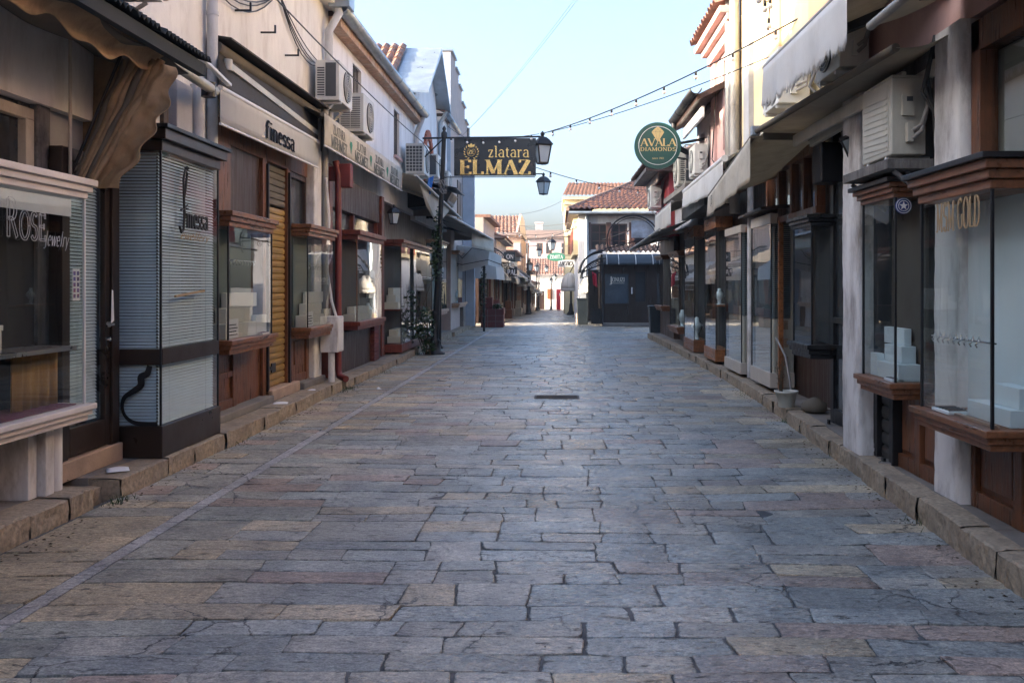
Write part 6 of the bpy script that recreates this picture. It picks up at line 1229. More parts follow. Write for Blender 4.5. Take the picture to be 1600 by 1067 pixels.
tiles((-3.6, 108.6, 2.75), (1.9, 108.6, 2.75), (1.9, 113.5, 4.9), (-3.6, 113.5, 4.9), 17, 9, .08).build('roof', tile_m, hP)
tag(MB().box(-.05, .42, 99.8, 100, -1.2, 1.1).build('advertising_banner', red_flag, bevel=.02), 'narrow red standing banner near the far street end', 'banner')
# ---- left far row
S = -1
def FR(label, X, Y0, Y1, zt, wm, lm, roofm=tile_m, **k): return house(label, -1, X, Y0, Y1, 2.1 + ZG((Y0 + Y1) / 2), zt, wm, lm, depth=5, back=.2, name='shop_building', roofm=roofm, **k)
FR('low brown shop with arched iron sign just past the side gap', -3.05, 37.2, 43.8, 4.4, plaster_beige, wood_dark, roof='flat', eave=.3)
FR('narrow low shop with small dark canopy on the left', -2.95, 43.85, 52, 3.8, plaster_beige, wood_dark, eave=.4, rise=.8)
FR('pale low shop before the whitewashed brick house', -2.8, 52.05, 63.5, 3.5, plaster_cream, wood_dark, roof='flat', eave=.5)
hQ = thing('house', 'whitewashed brick gabled house with red roof on the left', 'house', (-4, 68, 0))
MB().box(-2.55, -7, 64, 74, -1, 5.15).build('wall', brick_wall, hQ); tiles((-7.2, 63.6, 5.2), (-2.6, 63.6, 5.2), (-2.9, 68, 6.8), (-7.2, 68, 6.8), 16, 10, .07).build('roof', tile_m, hQ)
MB().add([(-2.5, 63.6, 5.1), (-2.5, 74, 5.1), (-2.75, 74, 6.9), (-2.75, 67.8, 6.95), (-2.85, 63.6, 5.3)], [(0, 1, 2, 3, 4)]).build('parapet', plaster_beige, hQ, solid=.15); m = MB().box(-2.53, -2.55, 66, 67, 2.2, 3.9).box(-2.53, -2.55, 70, 71, 2.2, 3.9).build('window', wood_brown, hQ)
FR('cream shop house with small awnings far on the left', -2.5, 74.05, 88, 2.6, plaster_cream, wood_dark, eave=.5, rise=1.0)
FR('last low shop house at the far left of the street', -2.3, 88.05, 104, 1.6, plaster_beige, wood_dark, eave=.4, rise=.9)
tag(MB().box(-2.45, -2.9, 60, 61.5, 3.2, 4.4).build('air_vent_box', plaster_grey), 'grey ventilation box above the far left shops', 'box')
rd = random.Random(31)
def fronts(par, X, Y0, Y1, s):
    y = Y0 + .3; k = 0
    while y < Y1 - 1.5:
        w_ = rd.uniform(1.1, 2.2); z0 = ZG(y); xa = X - s * -.12
        f = MB(); f.box(X, X + s * .14, y, y + .12, z0, z0 + 2.1).box(X, X + s * .14, y + .12, y + w_, z0, z0 + rd.uniform(.3, .8)); f.build('pilaster', (wood_brown, wood_dark, wood_red, paint_cream)[k % 4], par)
        MB().box(X + s * .06, X + s * .1, y + .12, y + w_, z0 + .8, z0 + 2.05).build('pane', dark_pane if k % 3 else blind_d, par); y += w_ + .1; k += 1
for (lab, X_, a_, b_) in (('row of narrow wooden shopfronts past the side gap on the left', -2.98, 37.3, 52), ('row of dark shopfronts under far left awnings', -2.75, 52.1, 63.4), ('row of shopfronts under the whitewashed house', -2.5, 64, 74), ('farthest row of shopfronts on the left', -2.42, 74.2, 103)):
    t = thing('shopfront', lab, 'shopfront', (X_, (a_ + b_) / 2, ZG(a_))); fronts(t, X_, a_, b_, -1)
for (lab, x, y, z, m_) in (('stack of dark crates outside the first far left shop', -2.6, 39.5, .0, crate_red), ('brown goods rack outside far left shop', -2.45, 47, -.2, wood_brown), ('pale boxes stacked before far left shop', -2.3, 56, -.35, paint_cream)):
    tag(MB().box(x - .3, x + .1, y, y + .8, z, z + .5).box(x - .28, x + .05, y + .1, y + .5, z + .502, z + .95).build('crate_stack', m_, bevel=.02), lab, 'crates')
for i, (y0, y1, z0, z1, xf, cl, lab) in enumerate(((37.0, 40.2, 2.55, 3.1, -1.95, canvas_grey, 'grey awning stepping out over the arched iron sign'), (42.2, 46.0, 2.3, 3.0, -1.95, canvas_beige, 'beige awning beyond the ON sign'), (48.5, 53, 2.0, 2.9, -1.75, canvas_white, 'third pale awning on the far left row'), (54, 58.5, 2.1, 2.9, -1.7, canvas_grey, 'grey awning half way down the far left row'), (60, 66, 1.5, 2.4, -1.55, canvas_beige, 'beige awning before the whitewashed brick house'), (70, 76, 1.2, 2.1, -1.5, canvas_grey, 'grey awning past the whitewashed house'), (86, 94, .8, 1.7, -1.5, canvas_beige, 'pale awning at the far left end'))):
    awning(lab, (xf, y0, z0), (xf, y1, z0), (xf - 1.1, y1, z1), (xf - 1.1, y0, z1), cl, .22, cl, bar=.03, ends=True)
# right far row
for (lab, X, y0, y1, zt, wm, ro) in (('shop house with olive slanting awning on the far right', 1.35, 48.3, 62, 3.4, plaster_yellow, 'flat'), ('sunlit low shop house on the far right', 1.4, 76, 92, 2.6, plaster_yellow, 'tile'), ('end shop house on the far right', 1.7, 92.1, 106, 2.0, plaster_cream, 'tile')):
    house(lab, 1, X, y0, y1, 2.0 + ZG((y0 + y1) / 2), zt, wm, wood_dark, depth=5, back=.15, roof=ro, rise=1.0)
for i, (y0, y1, z0, z1, xf, cl, lab) in enumerate(((39.0, 43.5, 2.05, 2.9, -2.25, canvas_white, 'pale awning with dark edge behind the PAL sign'), (44.5, 49.5, 1.9, 2.7, -2.05, canvas_white, 'second small pale awning on the far left row'), (50.5, 57, 1.55, 2.5, -1.9, canvas_khaki, 'olive awning on the far left row'), (58, 63, 1.9, 2.7, -1.9, canvas_dark, 'dark canopy on the far left row'), (66, 72, 1.0, 2.1, -1.8, canvas_khaki, 'brown awning under the whitewashed house'), (76, 84, .9, 1.9, -1.7, canvas_dark, 'farthest dark canopy on the left row'))):
    awning(lab, (xf, y0, z0), (xf, y1, z0), (xf - .9, y1, z1), (xf - .9, y0, z1), cl, .25, cl, bar=.03, group=None)
awning('olive slanting awning above the white dome awnings', (.55, 47.5, 2.0), (.5, 60, 1.8), (1.35, 60, 3.2), (1.2, 47.5, 3.4), canvas_khaki, .1, bar=.04)
awning('white awning in sun near the far right street end', (.35, 84, .75), (.3, 92, .7), (1.4, 92, 1.8), (1.4, 84, 1.8), canvas_white, .2, bar=.03)
def dome(label, c, w_, h, d, n=12):
    t = thing('awning', label, 'awning', (c[0] + w_ / 2, c[1], c[2]), 'white dome awnings by the white house'); m = MB()
    def fn(u, v):
        a = pi * u; e = v * pi / 2; return (c[0] + w_ / 2 - w_ / 2 * cos(a) * cos(e), c[1] - d * sin(a) * cos(e) , c[2] + h * sin(e))
    m.grid(fn, 24, 8); m.grid(lambda u, v: (c[0] + w_ / 2 - w_ / 2 * cos(pi * u), c[1] - d * sin(pi * u) - .002, c[2] - (.12 + .03 * abs(sin(u * pi * 9))) * v), 72, 1); m.build('cloth', canvas_white, t, solid=.006)
    q = MB()
    for k_ in range(6): u = k_ / 5; q.tube([Vector(fn(u, v / 8)) + Vector((0, -.012, .004)) for v in range(9)], .008, 5)
    q.build('seam', galv, t)
dome('larger white dome awning on the street side of white house', (.2, 46, 1.42), .95, .8, .9); dome('smaller white dome awning partly behind the iron porch', (.95, 38.15, 1.4), .85, .62, .8)
# ---- signs
sg = thing('hanging_sign', 'black hanging sign lettered zlatara ELMAZ in gold', 'sign', (-1.4, 20.6, 4.95))
MB().box(-2.36, -.48, 20.58, 20.63, 4.10, 4.965).build('panel', sign_black, sg, bevel=.004)
lt = MB(); letters(lt, 'zlatara', (-1.58, 20.578, 4.53), XR, ZU, .235, a=.055, b=.035, serif=.09, depth=.004, fit=.96); letters(lt, 'ELMAZ', (-2.22, 20.578, 4.135), XR, ZU, .325, a=.115, b=.02, serif=.14, depth=.004, fit=1.66, gap=.09)
# crest: crown, ring with initials, laurel branches
cx, cz = -1.965, 4.645
lt.tube([(cx + .095 * cos(a * pi / 16), 20.572, cz + .095 * sin(a * pi / 16)) for a in range(33)], .006, 6)
letters(lt, 'ZE', (cx - .068, 20.577, cz - .045), XR, ZU, .09, a=.09, b=.03, serif=.1, depth=.003, fit=.14)
lt.prism([(-.07, 0), (.07, 0), (.085, .07), (.04, .045), (0, .09), (-.04, .045), (-.085, .07)], (cx, 20.578, cz + .115), XR, ZU, (0, -1, 0), .004)
for s_ in (-1, 1):
    for k_ in range(7):
        a = radians(-75 + 22 * k_); p = Vector((cx + s_ * .14 * cos(a), 20.574, cz + .14 * sin(a))); dr_ = radians(-75 + 22 * k_ + 60)
        lt.prism([(0, 0), (.03, .012), (.07, 0), (.03, -.012)], p, (s_ * cos(dr_), 0, sin(dr_)), (-s_ * sin(dr_) * s_, 0, cos(dr_) * s_) , (0, -1, 0), .003)
lt.build('lettering', gold, sg)
sa = thing('round_sign', 'round dark green sign lettered AVALA DIAMONDS in gold', 'sign', (2.14, 19.0, 4.55)); c_ = (2.14, 19.0, 4.545)
MB().lathe((c_[0], c_[1] + .0, c_[2]), [(0, -.03), (.49, -.03), (.495, -.02), (.495, .08), (.0, .08)], 56, axis='y', sm=False).build('panel', sign_green, sa)
MB().tube([(c_[0] + .405 * cos(a * pi / 36), 18.967, c_[2] + .405 * sin(a * pi / 36)) for a in range(73)], .006, 6).build('ring', white_ink, sa)
lt = MB(); letters(lt, 'AVALA', (c_[0] - .365, 18.969, c_[2] - .01), XR, ZU, .155, a=.085, b=.028, serif=.1, depth=.003, fit=.75, gap=.0); letters(lt, 'DIAMONDS', (c_[0] - .37, 18.969, c_[2] - .115), XR, ZU, .075, a=.075, b=.04, serif=.1, depth=.003, fit=.76, gap=.1)
letters(lt, 'since 1983', (c_[0] - .12, 18.969, c_[2] - .29), XR, ZU, .04, a=.06, b=.05, serif=0, depth=.002, fit=.25); lt.build('lettering', gold_flat, sa)
lt = MB(); lt.prism([(0, -.17), (.135, .05), (.07, .12), (0, .17), (-.07, .12), (-.135, .05)][::1], (c_[0], 18.968, c_[2] + .235), XR, ZU, (0, -1, 0), .002); dg = lt.build('emblem', gold_flat, sa)
lt = MB()
for p_, q_ in (((-.135, .05), (.135, .05)), ((0, -.17), (-.05, .05)), ((0, -.17), (.05, .05)), ((-.05, .05), (0, .12)), ((.05, .05), (0, .12)), ((-.07, .12), (-.05, .05)), ((.07, .12), (.05, .05))): lt.bar((c_[0] + p_[0], 18.9645, c_[2] + .235 + p_[1]), (c_[0] + q_[0], 18.9645, c_[2] + .235 + q_[1]), .003, .006, up=(0, 1, 0))
lt.build('emblem_line', sign_green, dg); MB().tube([(2.6, 19.03, 4.6), (3.15, 19.03, 4.7)], .03, 8).tube([(2.55, 19.03, 4.3), (3.15, 19.03, 4.2)], .02, 8).build('bracket', iron, sa)
def plate(label, x0, x1, z0, z1, Y, pm, txt, tm, h, tz, fit, a=.10, b=.06, serif=0, it=0, tx=None):
    o = thing('shop_sign', label, 'sign', ((x0 + x1) / 2, Y, z0)); MB().box(x0, x1, Y, Y + .05, z0, z1).build('panel', pm, o, bevel=.004)
    l_ = MB(); letters(l_, txt, (tx if tx is not None else x0 + .06, Y - .002, tz), XR, ZU, h, a=a, b=b, serif=serif, depth=.004, fit=fit, italic=it); l_.build('lettering', tm, o)
    MB().tube([(x0, Y + .02, z1 + .03), (x0 - .5 if x0 < 0 else x1 + .5, Y + .02, z1 + .03)], .015, 6).build('bracket', iron, o); return o
plate('dark sign with white letters PAL on the left row', -2.32, -1.82, 1.98, 2.42, 41, sign_black, 'PAL', white_ink, .24, 2.05, .44, a=.1, b=.08)
plate('dark teal sign ending in ON on the left row', -2.55, -2.0, 2.7, 3.18, 43, mat('teal_sign_face', (.02, .04, .05), .4), 'ON', white_ink, .2, 2.85, .36, tx=-2.42)
plate('white sign with black Cyrillic letters on the far right', .1, 1.1, 2.75, 3.2, 58, white_metal, 'ЦEЛO', ink, .25, 2.85, .85, a=.12, b=.08, it=.2)
o = thing('shop_sign', 'green oval sign with pale letters over the far street', 'sign', (.0, 55, 3.3)); MB().lathe((0, 0, 0), [(0, 0), (1, 0), (1, .06), (0, .06)], 40, axis='y', sm=False)
m = MB(); m.prism([(.56 * cos(a * pi / 20), .26 * sin(a * pi / 20)) for a in range(40)], (-.04, 55, 3.31), XR, ZU, (0, 1, 0), .06); m.build('panel', green_bright, o); l_ = MB(); letters(l_, 'ZIMITA', (-.44, 54.997, 3.2), XR, ZU, .22, a=.08, b=.05, serif=.1, depth=.004, fit=.82); l_.build('lettering', white_ink, o); MB().tube([(.5, 55.03, 3.4), (1.3, 55.03, 3.4)], .02, 6).build('bracket', iron, o)
# left iron arch over the shop door
a = thing('iron_arch', 'black quarter-round iron arch with scrollwork on the left', 'arch', (-2.6, 37.5, 2.6)); m = MB()
for yy in (37.4,):
    for r_ in (1.0, .72): m.tube([(-3.0 + r_ * sin(t_ * pi / 24), yy, 2.25 + r_ * .95 * cos(t_ * pi / 24)) for t_ in range(0, 13)], .03, 8)
    for k_ in range(8): an = (k_ + .5) * pi / 16; scroll(m, (-3.0 + .86 * sin(an), yy, 2.25 + .82 * cos(an)), .1, k_ * .8, th=.014)
    m.tube([(-3.0, yy, 2.25), (-2.0, yy, 2.25)], .02, 6).tube([(-3.0 + .3, yy + .5, 1.9), (-2.2, yy, 2.2), (-1.95, yy, 1.9)], .025, 6)
m.build('frame', iron, a)
# ---- planter of red boards, chairs, bins
pl = thing('planter', 'stepped dark red brick-clad planter on the street at left', 'planter', (-2.6, 34.3, 0))
MB().box(-2.85, -2.0, 33.6, 34.4, 0, .68).box(-2.85, -2.45, 34.0, 34.6, .682, 1.12).box(-2.06, -1.98, 33.55, 34.45, .5, .72).build('box', crate_red, pl, bevel=.01); q = MB()
for i in range(1, 3): q.box(-2.852, -1.99, 33.592, 33.6, .22 * i, .22 * i + .012)
for x in (-2.6, -2.3): q.box(x, x + .012, 33.592, 33.6, 0, .68)
q.build('joint', concrete, pl)
def leaves(m, c, r, n, sz, rd, fl=.5):
    for _ in range(n):
        d = Vector((rd.gauss(0, 1), rd.gauss(0, 1), rd.gauss(0, 1))).normalized() * (rd.random() ** .5); p = Vector(c) + Vector((d.x * r[0], d.y * r[1], d.z * r[2]))
        a = Vector((rd.gauss(0, 1), rd.gauss(0, 1), rd.gauss(0, .5))).normalized(); b_ = a.cross(Vector((rd.gauss(0, 1), rd.gauss(0, 1), rd.gauss(0, 1)))).normalized(); s_ = sz * rd.uniform(.6, 1.3)
        m.add([p - a * s_, p - b_ * s_ * .6 + a * s_ * .1, p + a * s_, p + b_ * s_ * .6 + a * s_ * .1], [(0, 1, 2, 3)])
m = MB(); leaves(m, (-2.25, 33.9, .78), (.22, .2, .12), 160, .05, random.Random(5)); m.build('plant', leaf, pl)
for lab, x, y, hh in (('dark rubbish bin beside the white house corner', 1.05, 36.3, 1.0), ('dark bin at the far end of the right pavement', 3.08, 27.6, .9)):
    b_ = thing('rubbish_bin', lab, 'bin', (x, y, 0)); MB().hexa([(x - .2, y - .2, 0), (x + .2, y - .2, 0), (x + .2, y + .2, 0), (x - .2, y + .2, 0), (x - .25, y - .25, hh), (x + .25, y - .25, hh), (x + .25, y + .25, hh), (x - .25, y + .25, hh)]).build('body', bin_m, b_, bevel=.02); MB().box(x - .27, x + .27, y - .27, y + .27, hh + .002, hh + .06).build('lid', bin_m, b_, bevel=.02)
tag(MB().box(.8, 1.02, 36.9, 37.4, -.02, .42).build('stone_bollard', step_pink, bevel=.03), 'pale sunlit stone block beside the dark rubbish bin', 'stone block')
# ---- lamp posts and lanterns
lp = lantern('large black street lantern with post and arm carrying the ELMAZ sign', (-.33, 20.7, 4.38), .75, .35, post=[(-2.82, 20.7, 0), (-2.72, 20.7, 2.4), (-2.60, 20.7, 5.1)], arm=[(-3.1, 20.7, 4.98), (-2.62, 20.7, 4.99), (-1.4, 20.7, 5.0), (-.33, 20.7, 5.02)])
MB().tube([(-2.62, 20.68, 4.08), (-.5, 20.64, 4.08)], .012, 6).tube([(-3.05, 20.7, 4.55), (-2.64, 20.7, 4.95)], .016, 6).build('bracket', iron, lp)
lantern('second street lantern hanging just beyond the ELMAZ sign', (-.46, 30.9, 4.7), .75, .9, arm=[(-3.4, 30.9, 5.4), (-.46, 30.9, 5.42)])
lantern('third street lantern above the middle of the far street', (-.28, 50, 3.52), .74, .6, post=[(1.1, 50, -.2), (1.1, 50, 2.5), (1.05, 50, 4.4)], arm=[(1.05, 50, 4.3), (-.28, 50, 4.25)])
lantern('far street lantern left of the green oval sign', (-1.22, 62, 3.55), .74, .2, post=[(-2.0, 62, -.45), (-2.0, 62, 2), (-2.0, 62, 4.3)], arm=[(-2.0, 62, 4.25), (-1.22, 62, 4.3)])
lantern('pale-glassed far lantern over the left row', (-2.0, 65.5, 2.6), .8, .5, post=[(-2.02, 65.9, -.5), (-2.02, 65.9, 2), (-2.02, 65.9, 3.4)])
lantern('lantern on dark post over the farther left row', (-1.95, 87, 2.9), .78, .3, post=[(-1.95, 87.5, -.95), (-1.95, 87.5, 2), (-1.95, 87.5, 3.7)])
lantern('tiny hanging lantern before the red-roofed far house', (-1.08, 95, 2.95), .8, .3, arm=[(-1.08, 95, 3.7), (-1.9, 95, 3.7)], post=[(-1.9, 95, -1.1), (-1.9, 95, 2), (-1.9, 95, 3.8)])
lantern('small lantern on a thin post at the far street end', (-.6, 96, 1.7), .7, .3, post=[(-.6, 96.4, -1.1), (-.6, 96.4, 1), (-.6, 96.4, 2.3)])
lantern('lantern near the far white awning', (-.2, 90, 2.0), .8, .8, post=[(1.2, 90, -1), (1.2, 90, 1), (1.2, 90, 3)], arm=[(1.2, 90, 2.9), (-.2, 90, 2.85)])
lantern('dark wall lantern under the beige awning on the left', (-3.30, 18.15, 2.82), .40, .7)
po = MB().tube([(.95, 60, -.45), (.95, 60, 2.0)], .07, 10).lathe((.95, 60, -.45), [(.3, 0), (.3, .1), (.15, .3), (.1, .8)], 12); tag(po.build('iron_post', iron, loc=(.95, 60, -.45)), 'short dark iron post beneath the white dome awning', 'post')
# ---- vine and climbing plant round the first post
rd = random.Random(12)
v = thing('climbing_plant', 'dark leafy climbing plant at the foot of the left lamp post', 'plant', (-2.95, 20.4, 0)); m = MB()
for k_ in range(7): m.tube([(-2.95 + rd.uniform(-.1, .1), 20.4 + rd.uniform(-.1, .1), .02), (-3.0 + rd.uniform(-.25, .15), 20.3, .6), (-2.95 + rd.uniform(-.4, .15), 20.3, 1.3 + rd.uniform(0, .5))], [.012, .009, .004], 5)
m.build('stem', stem_m, v); m = MB(); leaves(m, (-3.05, 20.3, .62), (.30, .22, .52), 220, .058, rd); leaves(m, (-2.9, 20.35, .25), (.2, .2, .22), 90, .05, rd); leaves(m, (-3.3, 20.2, 1.25), (.22, .2, .25), 60, .05, rd); m.build('leaf_cluster', leaf, v)
g_ = thing('leaf_garland', 'dark leaf garland wound round the lamp post under the sign', 'garland', (-2.75, 20.7, 1.8)); m = MB()
leaves(m, (-2.78, 20.68, 2.2), (.16, .16, .65), 300, .045, rd); leaves(m, (-2.73, 20.68, 2.9), (.10, .12, .55), 160, .045, rd); m.build('leaf_cluster', leaf, g_)
MB_3 = MB().tube([(-2.5, 30.8, 0), (-2.5, 30.8, 2.5)], .04, 8); tag(MB_3.build('pole', iron, loc=(-2.5, 30.8, 0)), 'garlanded thin pole by the white box awning', 'pole')
g_ = thing('leaf_garland', 'dark garland on the second post by the white box awning', 'garland', (-2.5, 30.8, 1)); m = MB(); leaves(m, (-2.52, 30.8, 1.35), (.12, .12, 1.1), 300, .045, rd); m.build('leaf_cluster', leaf, g_)
pr = thing('black_pole', 'thin black pole just beyond the left lamp post', 'pole', (-2.95, 22.5, 0)); MB().tube([(-2.95, 22.5, .0), (-2.93, 22.5, 3.3)], .05, 10).lathe((-2.95, 22.5, 0), [(.1, 0), (.1, .05), (.05, .1)], 10).build('post', iron, pr)
tag(MB().box(-2.86, -2.74, 20.5, 20.62, .03, .035).build('paper_sheet', paper), 'white paper stuck on the foot of the left lamp post', 'paper')
tag(MB().grid(lambda u, v: (-2.95 + .13 * u - .08 * v, 20.6 + .02 * sin(u * 5), 4.05 - .42 * v + .05 * u), 5, 6).build('blue_banner', blue_cloth, solid=.008, loc=(-2.9, 20.6, 3.9)), 'small blue cloth banner tied to the left lamp post', 'banner')
m = MB(); [m.tube([(-2.62 + .05 * cos(a + k_) * (1 + .3 * k_), 20.6, 3.85 + .16 * sin(a)) for a in [i * .5 for i in range(13)]], .006, 5) for k_ in range(4)]; tag(m.build('cable_coil', cable_w, loc=(-2.6, 20.6, 3.9)), 'coil of pale cable hung on the lamp post by the sign', 'cable')
# ---- string lights and wires
def wire(label, pts, r=.008, m=None, bulbs=0, sg=.2, cat='wire', skip=0, bsz=.035, group=None, name='wire'):
    t = thing(name, label, cat, pts[0], group); path = []
    for a, b in zip(pts, pts[1:]): path += sag(a, b, sg, 24)[:-1]
    path.append(pts[-1]); MB().tube(path, r, 6).build('cable', m or cable_m, t)
    if bulbs:
        n = len(path) - 1
        for i in range(bulbs):
            q = (i + .5) / bulbs * n; j = int(q); p = Vector(path[j]).lerp(Vector(path[min(n, j + 1)]), q - j)
            s_ = MB().lathe(p, [(.016, -.06), (.02, -.055), (.02, .0), (.01, .01)], 8).build('lamp_holder', cable_m, t)
            MB().lathe(p - Vector((0, 0, .06 + bsz * 1.9)), [(.001, 0), (bsz * .7, bsz * .3), (bsz, bsz), (bsz * .75, bsz * 1.6), (.014, bsz * 2)], 10).build('light_bulb', bulb_m, t)
    return t
P0 = W(851, 208, 20.6)
wire('string of bulbs from the ELMAZ lantern up to the sunlit house', [P0, W(1250, 28, 11.5)], .011, bulbs=9, sg=.14, cat='string lights', name='string_lights')
wire('string of bulbs along the top of the ELMAZ sign', [(-2.6, 20.5, 4.98), (-.4, 20.5, 5.05)], .008, bulbs=6, sg=.08, cat='string lights', bsz=.03, name='string_lights')
wire('second string of bulbs crossing at the upper right corner', [(3.1, 13.2, 5.4), (2.5, 10.5, 4.95), W(1180, -30, 8.5)], .008, bulbs=5, sg=.1, cat='string lights', name='string_lights')
wire('thin wire running from lantern to the pink house', [P0, W(1205, 88, 12.8)], .008, sg=.1)
wire('string of bulbs from the ELMAZ sign to the tiled corner house', [W(838, 262, 20.6), W(1010, 297, 27.5)], .009, bulbs=5, sg=.12, cat='string lights', name='string_lights')
wire('twin overhead wire climbing to the right across the sky', [W(722, 212, 29), W(925, -30, 14)], .0035, sg=.15); wire('upper overhead wire parallel to the twin wire', [W(728, 206, 29), W(912, -20, 14)], .003, sg=.12)
wire('long black wire crossing the left white house front', [W(425, -8, 9.5), W(660, 222, 20.5), W(695, 265, 20.7)], .009, sg=.06)
wire('sagging wire toward the tall stepped building', [W(700, 198, 23), W(745, 222, 27.5)], .008, sg=.05)
for i, (a, b, s_, n) in enumerate((((795, 335, 60), (882, 312, 65), .3, 0), ((770, 345, 42), (905, 345, 38.5), .25, 0), ((775, 358, 42), (905, 355, 38.5), .3, 5), ((780, 362, 46), (905, 352, 38.5), .5, 4), ((815, 376, 55), (990, 318, 36), .3, 5), ((850, 383, 60), (1010, 350, 30), .35, 5), ((815, 352, 70), (885, 360, 60), .2, 0))):
    wire(('high thin wire between the brick house and yellow building', 'thin wire level with the brick house roof', 'string of bulbs across the street under the thin wire', 'lower sagging bulb string before the pink far building', 'bulb string rising to the tiled house eave', 'bulb string passing before the brown bay windows', 'faint wire in front of the far pink roof')[i], [W(*a), W(*b)], .011, bulbs=n, sg=s_, bsz=.045, cat='string lights' if n else 'wire', name='string_lights' if n else 'wire')
# tangled service cables on the cream wall and coiled pipes on the right
m = MB(); X = -3.66
for k_ in range(4):
    j = rd.uniform(-.03, .03)
    m.tube([(X, 8.6, 5.0 + j)] + sag((X, 8.9, 4.98 + j), (X, 11.8, 5.45 + .6 * j), .22 + .08 * k_, 10) + sag((X, 11.8, 5.45), (X, 13.9, 5.0 + j), .12 + .07 * k_, 8) + [(X, 14.0, 4.9)], .008, 6)
tag(m.build('service_cables', cable_m, loc=(X, 11.5, 5.2)), 'tangle of black service cables sagging along the cream wall', 'cables')
m = MB(); rd = random.Random(2)
for k_ in range(9):
    y = 8.0 + k_ * .12; m.tube([(2.70, y, 3.9), (2.6, y + rd.uniform(-.1, .1), 3.8), (2.55, y + rd.uniform(-.1, .1), 3.6), (2.66, y + rd.uniform(-.2, .2), 3.45)], .018, 7)
tag(m.build('pipe_bundle', cable_w, loc=(2.65, 8.4, 3.6)), 'bundle of pale insulated pipes between the upper right awnings', 'pipes')
wire('black cable drooping down the pink house wall', [(3.0, 16.9, 5.2), (2.98, 17.2, 4.0), (2.95, 15.6, 3.6)], .012, sg=.05)
# ---- houses behind the camera (they close the street for light and reflections)
hZ = house('cream house behind the viewpoint on the left', -1, -3.6, -16, .98, 2.9, 6.4, plaster_white, wood_brown, ((-4, -3, 4, 5.4), (-8, -7, 4, 5.4)), depth=6, back=.2); [win_y(hZ, -3.6, -1, *q, wood_brown, nx=2) for q in ((-4, -3, 4, 5.4), (-8, -7, 4, 5.4))]
hY = house('beige house behind the viewpoint on the right', 1, 2.75, -16, -1.02, 2.9, 6.4, plaster_beige, wood_brown, ((-4, -3, 4, 5.4), (-8, -7, 4, 5.4)), depth=6, back=.2); [win_y(hY, 2.75, 1, *q, wood_brown, nx=2) for q in ((-4, -3, 4, 5.4), (-8, -7, 4, 5.4))]

# ---- dry leaves, weeds and crumbs gathered along the kerbs
rd = random.Random(77); m = MB()
for k_ in range(1500):
    y = 2.5 + 26 * rd.random() ** 1.4; sd_ = rd.random()
    if sd_ < .45: x = kl(y) + .05 + abs(rd.gauss(0, .10))
    elif sd_ < .8: x = interp(KR, y) - .04 - abs(rd.gauss(0, .08))
    elif sd_ < .9: x = -3.5 - rd.random() * .25
    else: x = rd.uniform(-3, 2.3)
    z = .162 if (x < kl(y) - .1) else .003; a = rd.uniform(0, 6.3); r_ = rd.uniform(.004, .016) * (1 if sd_ < .9 else .6)
    m.add([(x + r_ * cos(a), y + r_ * sin(a), z), (x - r_ * .6 * sin(a), y + r_ * .6 * cos(a), z + r_ * .5), (x - r_ * cos(a), y - r_ * sin(a), z + .002), (x + r_ * .5 * sin(a), y - r_ * .5 * cos(a), z + .001)], [(0, 1, 2, 3)])
o = tag(m.build('leaf_litter', mat('dry_leaf_litter', (.085, .055, .03), .9, var=.6, scale=30), solid=.001), 'brown dry leaf crumbs scattered along the kerbs and paving', 'litter'); o['kind'] = 'stuff'
m = MB()
for (cx_, cy_, n_, sp) in ((-3.2, 13.65, 90, .14), (-3.22, 6.58, 40, .08), (-3.2, 20.6, 60, .12), (2.62, 8.38, 40, .06), (2.68, 10.4, 50, .08), (-3.25, 9.1, 25, .1), (2.42, 6.0, 20, .1), (2.78, 13, 30, .2), (-3.2, 16.4, 30, .2)):
    for k_ in range(n_):
        x, y = cx_ + rd.gauss(0, sp * .4), cy_ + rd.gauss(0, sp); h_ = rd.uniform(.02, .07); dx, dy = rd.gauss(0, .02), rd.gauss(0, .02)
        m.add([(x - .003, y, 0), (x + .003, y, 0), (x + dx, y + dy, h_)], [(0, 1, 2)])
o = tag(m.build('weeds', mat('kerb_weeds', (.05, .075, .025), .8, var=.4), solid=.001), 'small green weeds growing in the gaps at the kerb foot', 'weeds'); o['kind'] = 'stuff'
# small goods in the cases
def bust(label, x, y, z, h, m_=None):
    b = MB().lathe((x, y, z), [(.33 * h, 0), (.33 * h, .02 * h), (.10 * h, .06 * h), (.12 * h, .3 * h), (.30 * h, .5 * h), (.26 * h, .7 * h), (.12 * h, .85 * h), (.10 * h, 1.0 * h), (.001, 1.02 * h)], 14); tag(b.build('necklace_bust', m_ or white_box, loc=(x, y, z)), label, 'display bust')
bust('dark necklace bust in the lower part of the tall dark case', -3.45, 22.2, .345, .34, wood_black); bust('second dark necklace bust in the tall dark case', -3.42, 22.9, .345, .3, wood_black)
bust('pale necklace bust in the tan-ledged case by blue pilaster', -3.35, 30.3, 1.0, .4); bust('pale bust in the narrow mirrored case by the black pole', -3.42, 25.6, .9, .35); bust('small pale bust on the shelf of the orange-based case', 3.05, 16.8, 1.231, .3)
bust('white bust in the floating case near the right corner', 3.08, 22.0, .58, .4); bust('pale bust in the red-brown case beside red pipe', -3.5, 16.6, .98, .28)
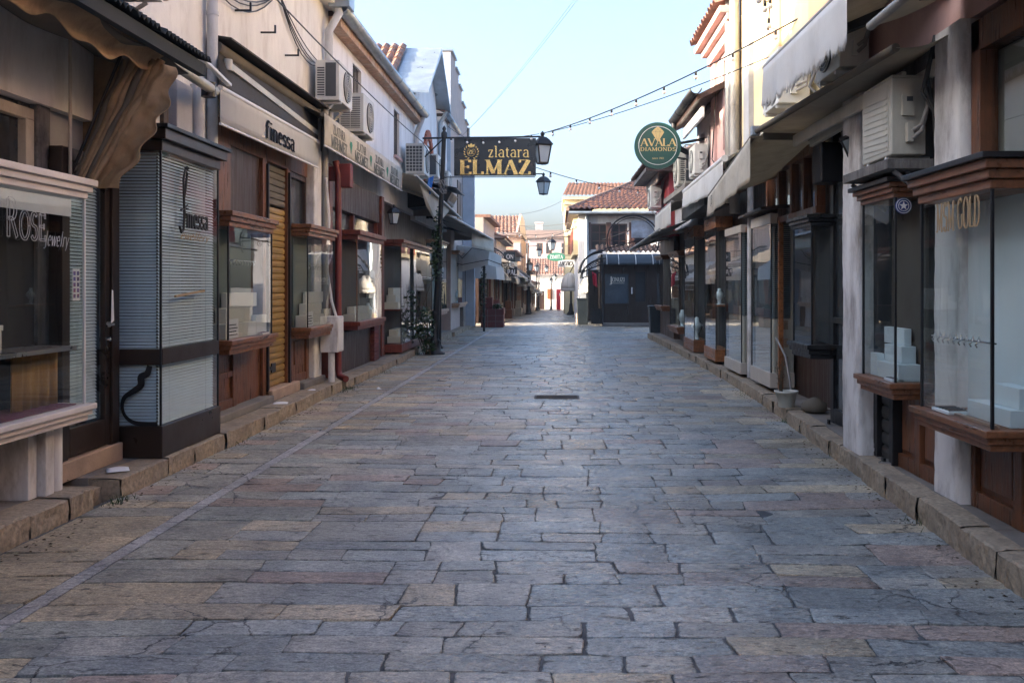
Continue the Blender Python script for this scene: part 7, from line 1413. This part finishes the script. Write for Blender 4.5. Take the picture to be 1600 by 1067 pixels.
def tray(label, x, y, z, w_=.16, l_=.24, m_=None):
    t = thing('jewellery_tray', label, 'tray', (x, y, z)); MB().box(x - w_ / 2, x + w_ / 2, y - l_ / 2, y + l_ / 2, z + .001, z + .022).build('base', m_ or cream_box, t, bevel=.003); q = MB()
    for i in range(5): q.box(x - w_ * .4, x + w_ * .4, y - l_ * .42 + i * l_ * .19, y - l_ * .42 + i * l_ * .19 + .012, z + .0225, z + .027)
    q.build('ring_row', purple if m_ is None else black_metal, t)
tray('cream ring tray on the floor of the ochre-shutter case', -3.42, 10.3, 1.03); tray('cream ring tray in the case before the flaking pilaster', -3.42, 13.3, 1.02); tray('white ring tray in the MSM GOLD case', 2.48, 5.62, .8, m_=white_box); tray('white ring tray in the case with the blue seal', 2.56, 6.8, .87, .1, .16, m_=white_box)
for k_, (x0, y0, n_) in enumerate(((-3.42, 9.35, 9), (-3.42, 12.3, 8))):
    t = MB().tube([(x0, y0, 1.86), (x0, y0 + .09 * n_, 1.86)], .005, 5)
    for i in range(n_): t.tube([(x0, y0 + .09 * i, 1.86), (x0 + .02, y0 + .09 * i, 1.83), (x0 + .01, y0 + .09 * i, 1.81)], .004, 5)
    tag(t.build('hook_rail', steel, loc=(x0, y0, 1.86)), ('steel hook rail in the case beside the ochre shutter', 'steel hook rail in the case before the flaking pilaster')[k_], 'hook rail')

# ---- light haze in the air of the street
hz = MB().box(-14, 14, -20, 132, -3.2, 12.5).build('haze', bpy.data.materials.new('street_air'), None); hz['kind'] = 'stuff'; hz['label'] = 'thin pale haze hanging in the air down the street'; hz['category'] = 'haze'
hm = hz.data.materials[0]; hm.use_nodes = True; hn = hm.node_tree; hn.nodes.remove(hn.nodes['Principled BSDF']); pv = hn.nodes.new('ShaderNodeVolumePrincipled')
pv.inputs['Color'].default_value = (.92, .94, .97, 1); pv.inputs['Density'].default_value = .0009; pv.inputs['Anisotropy'].default_value = .2; hn.links.new(pv.outputs[0], hn.nodes['Material Output'].inputs['Volume'])
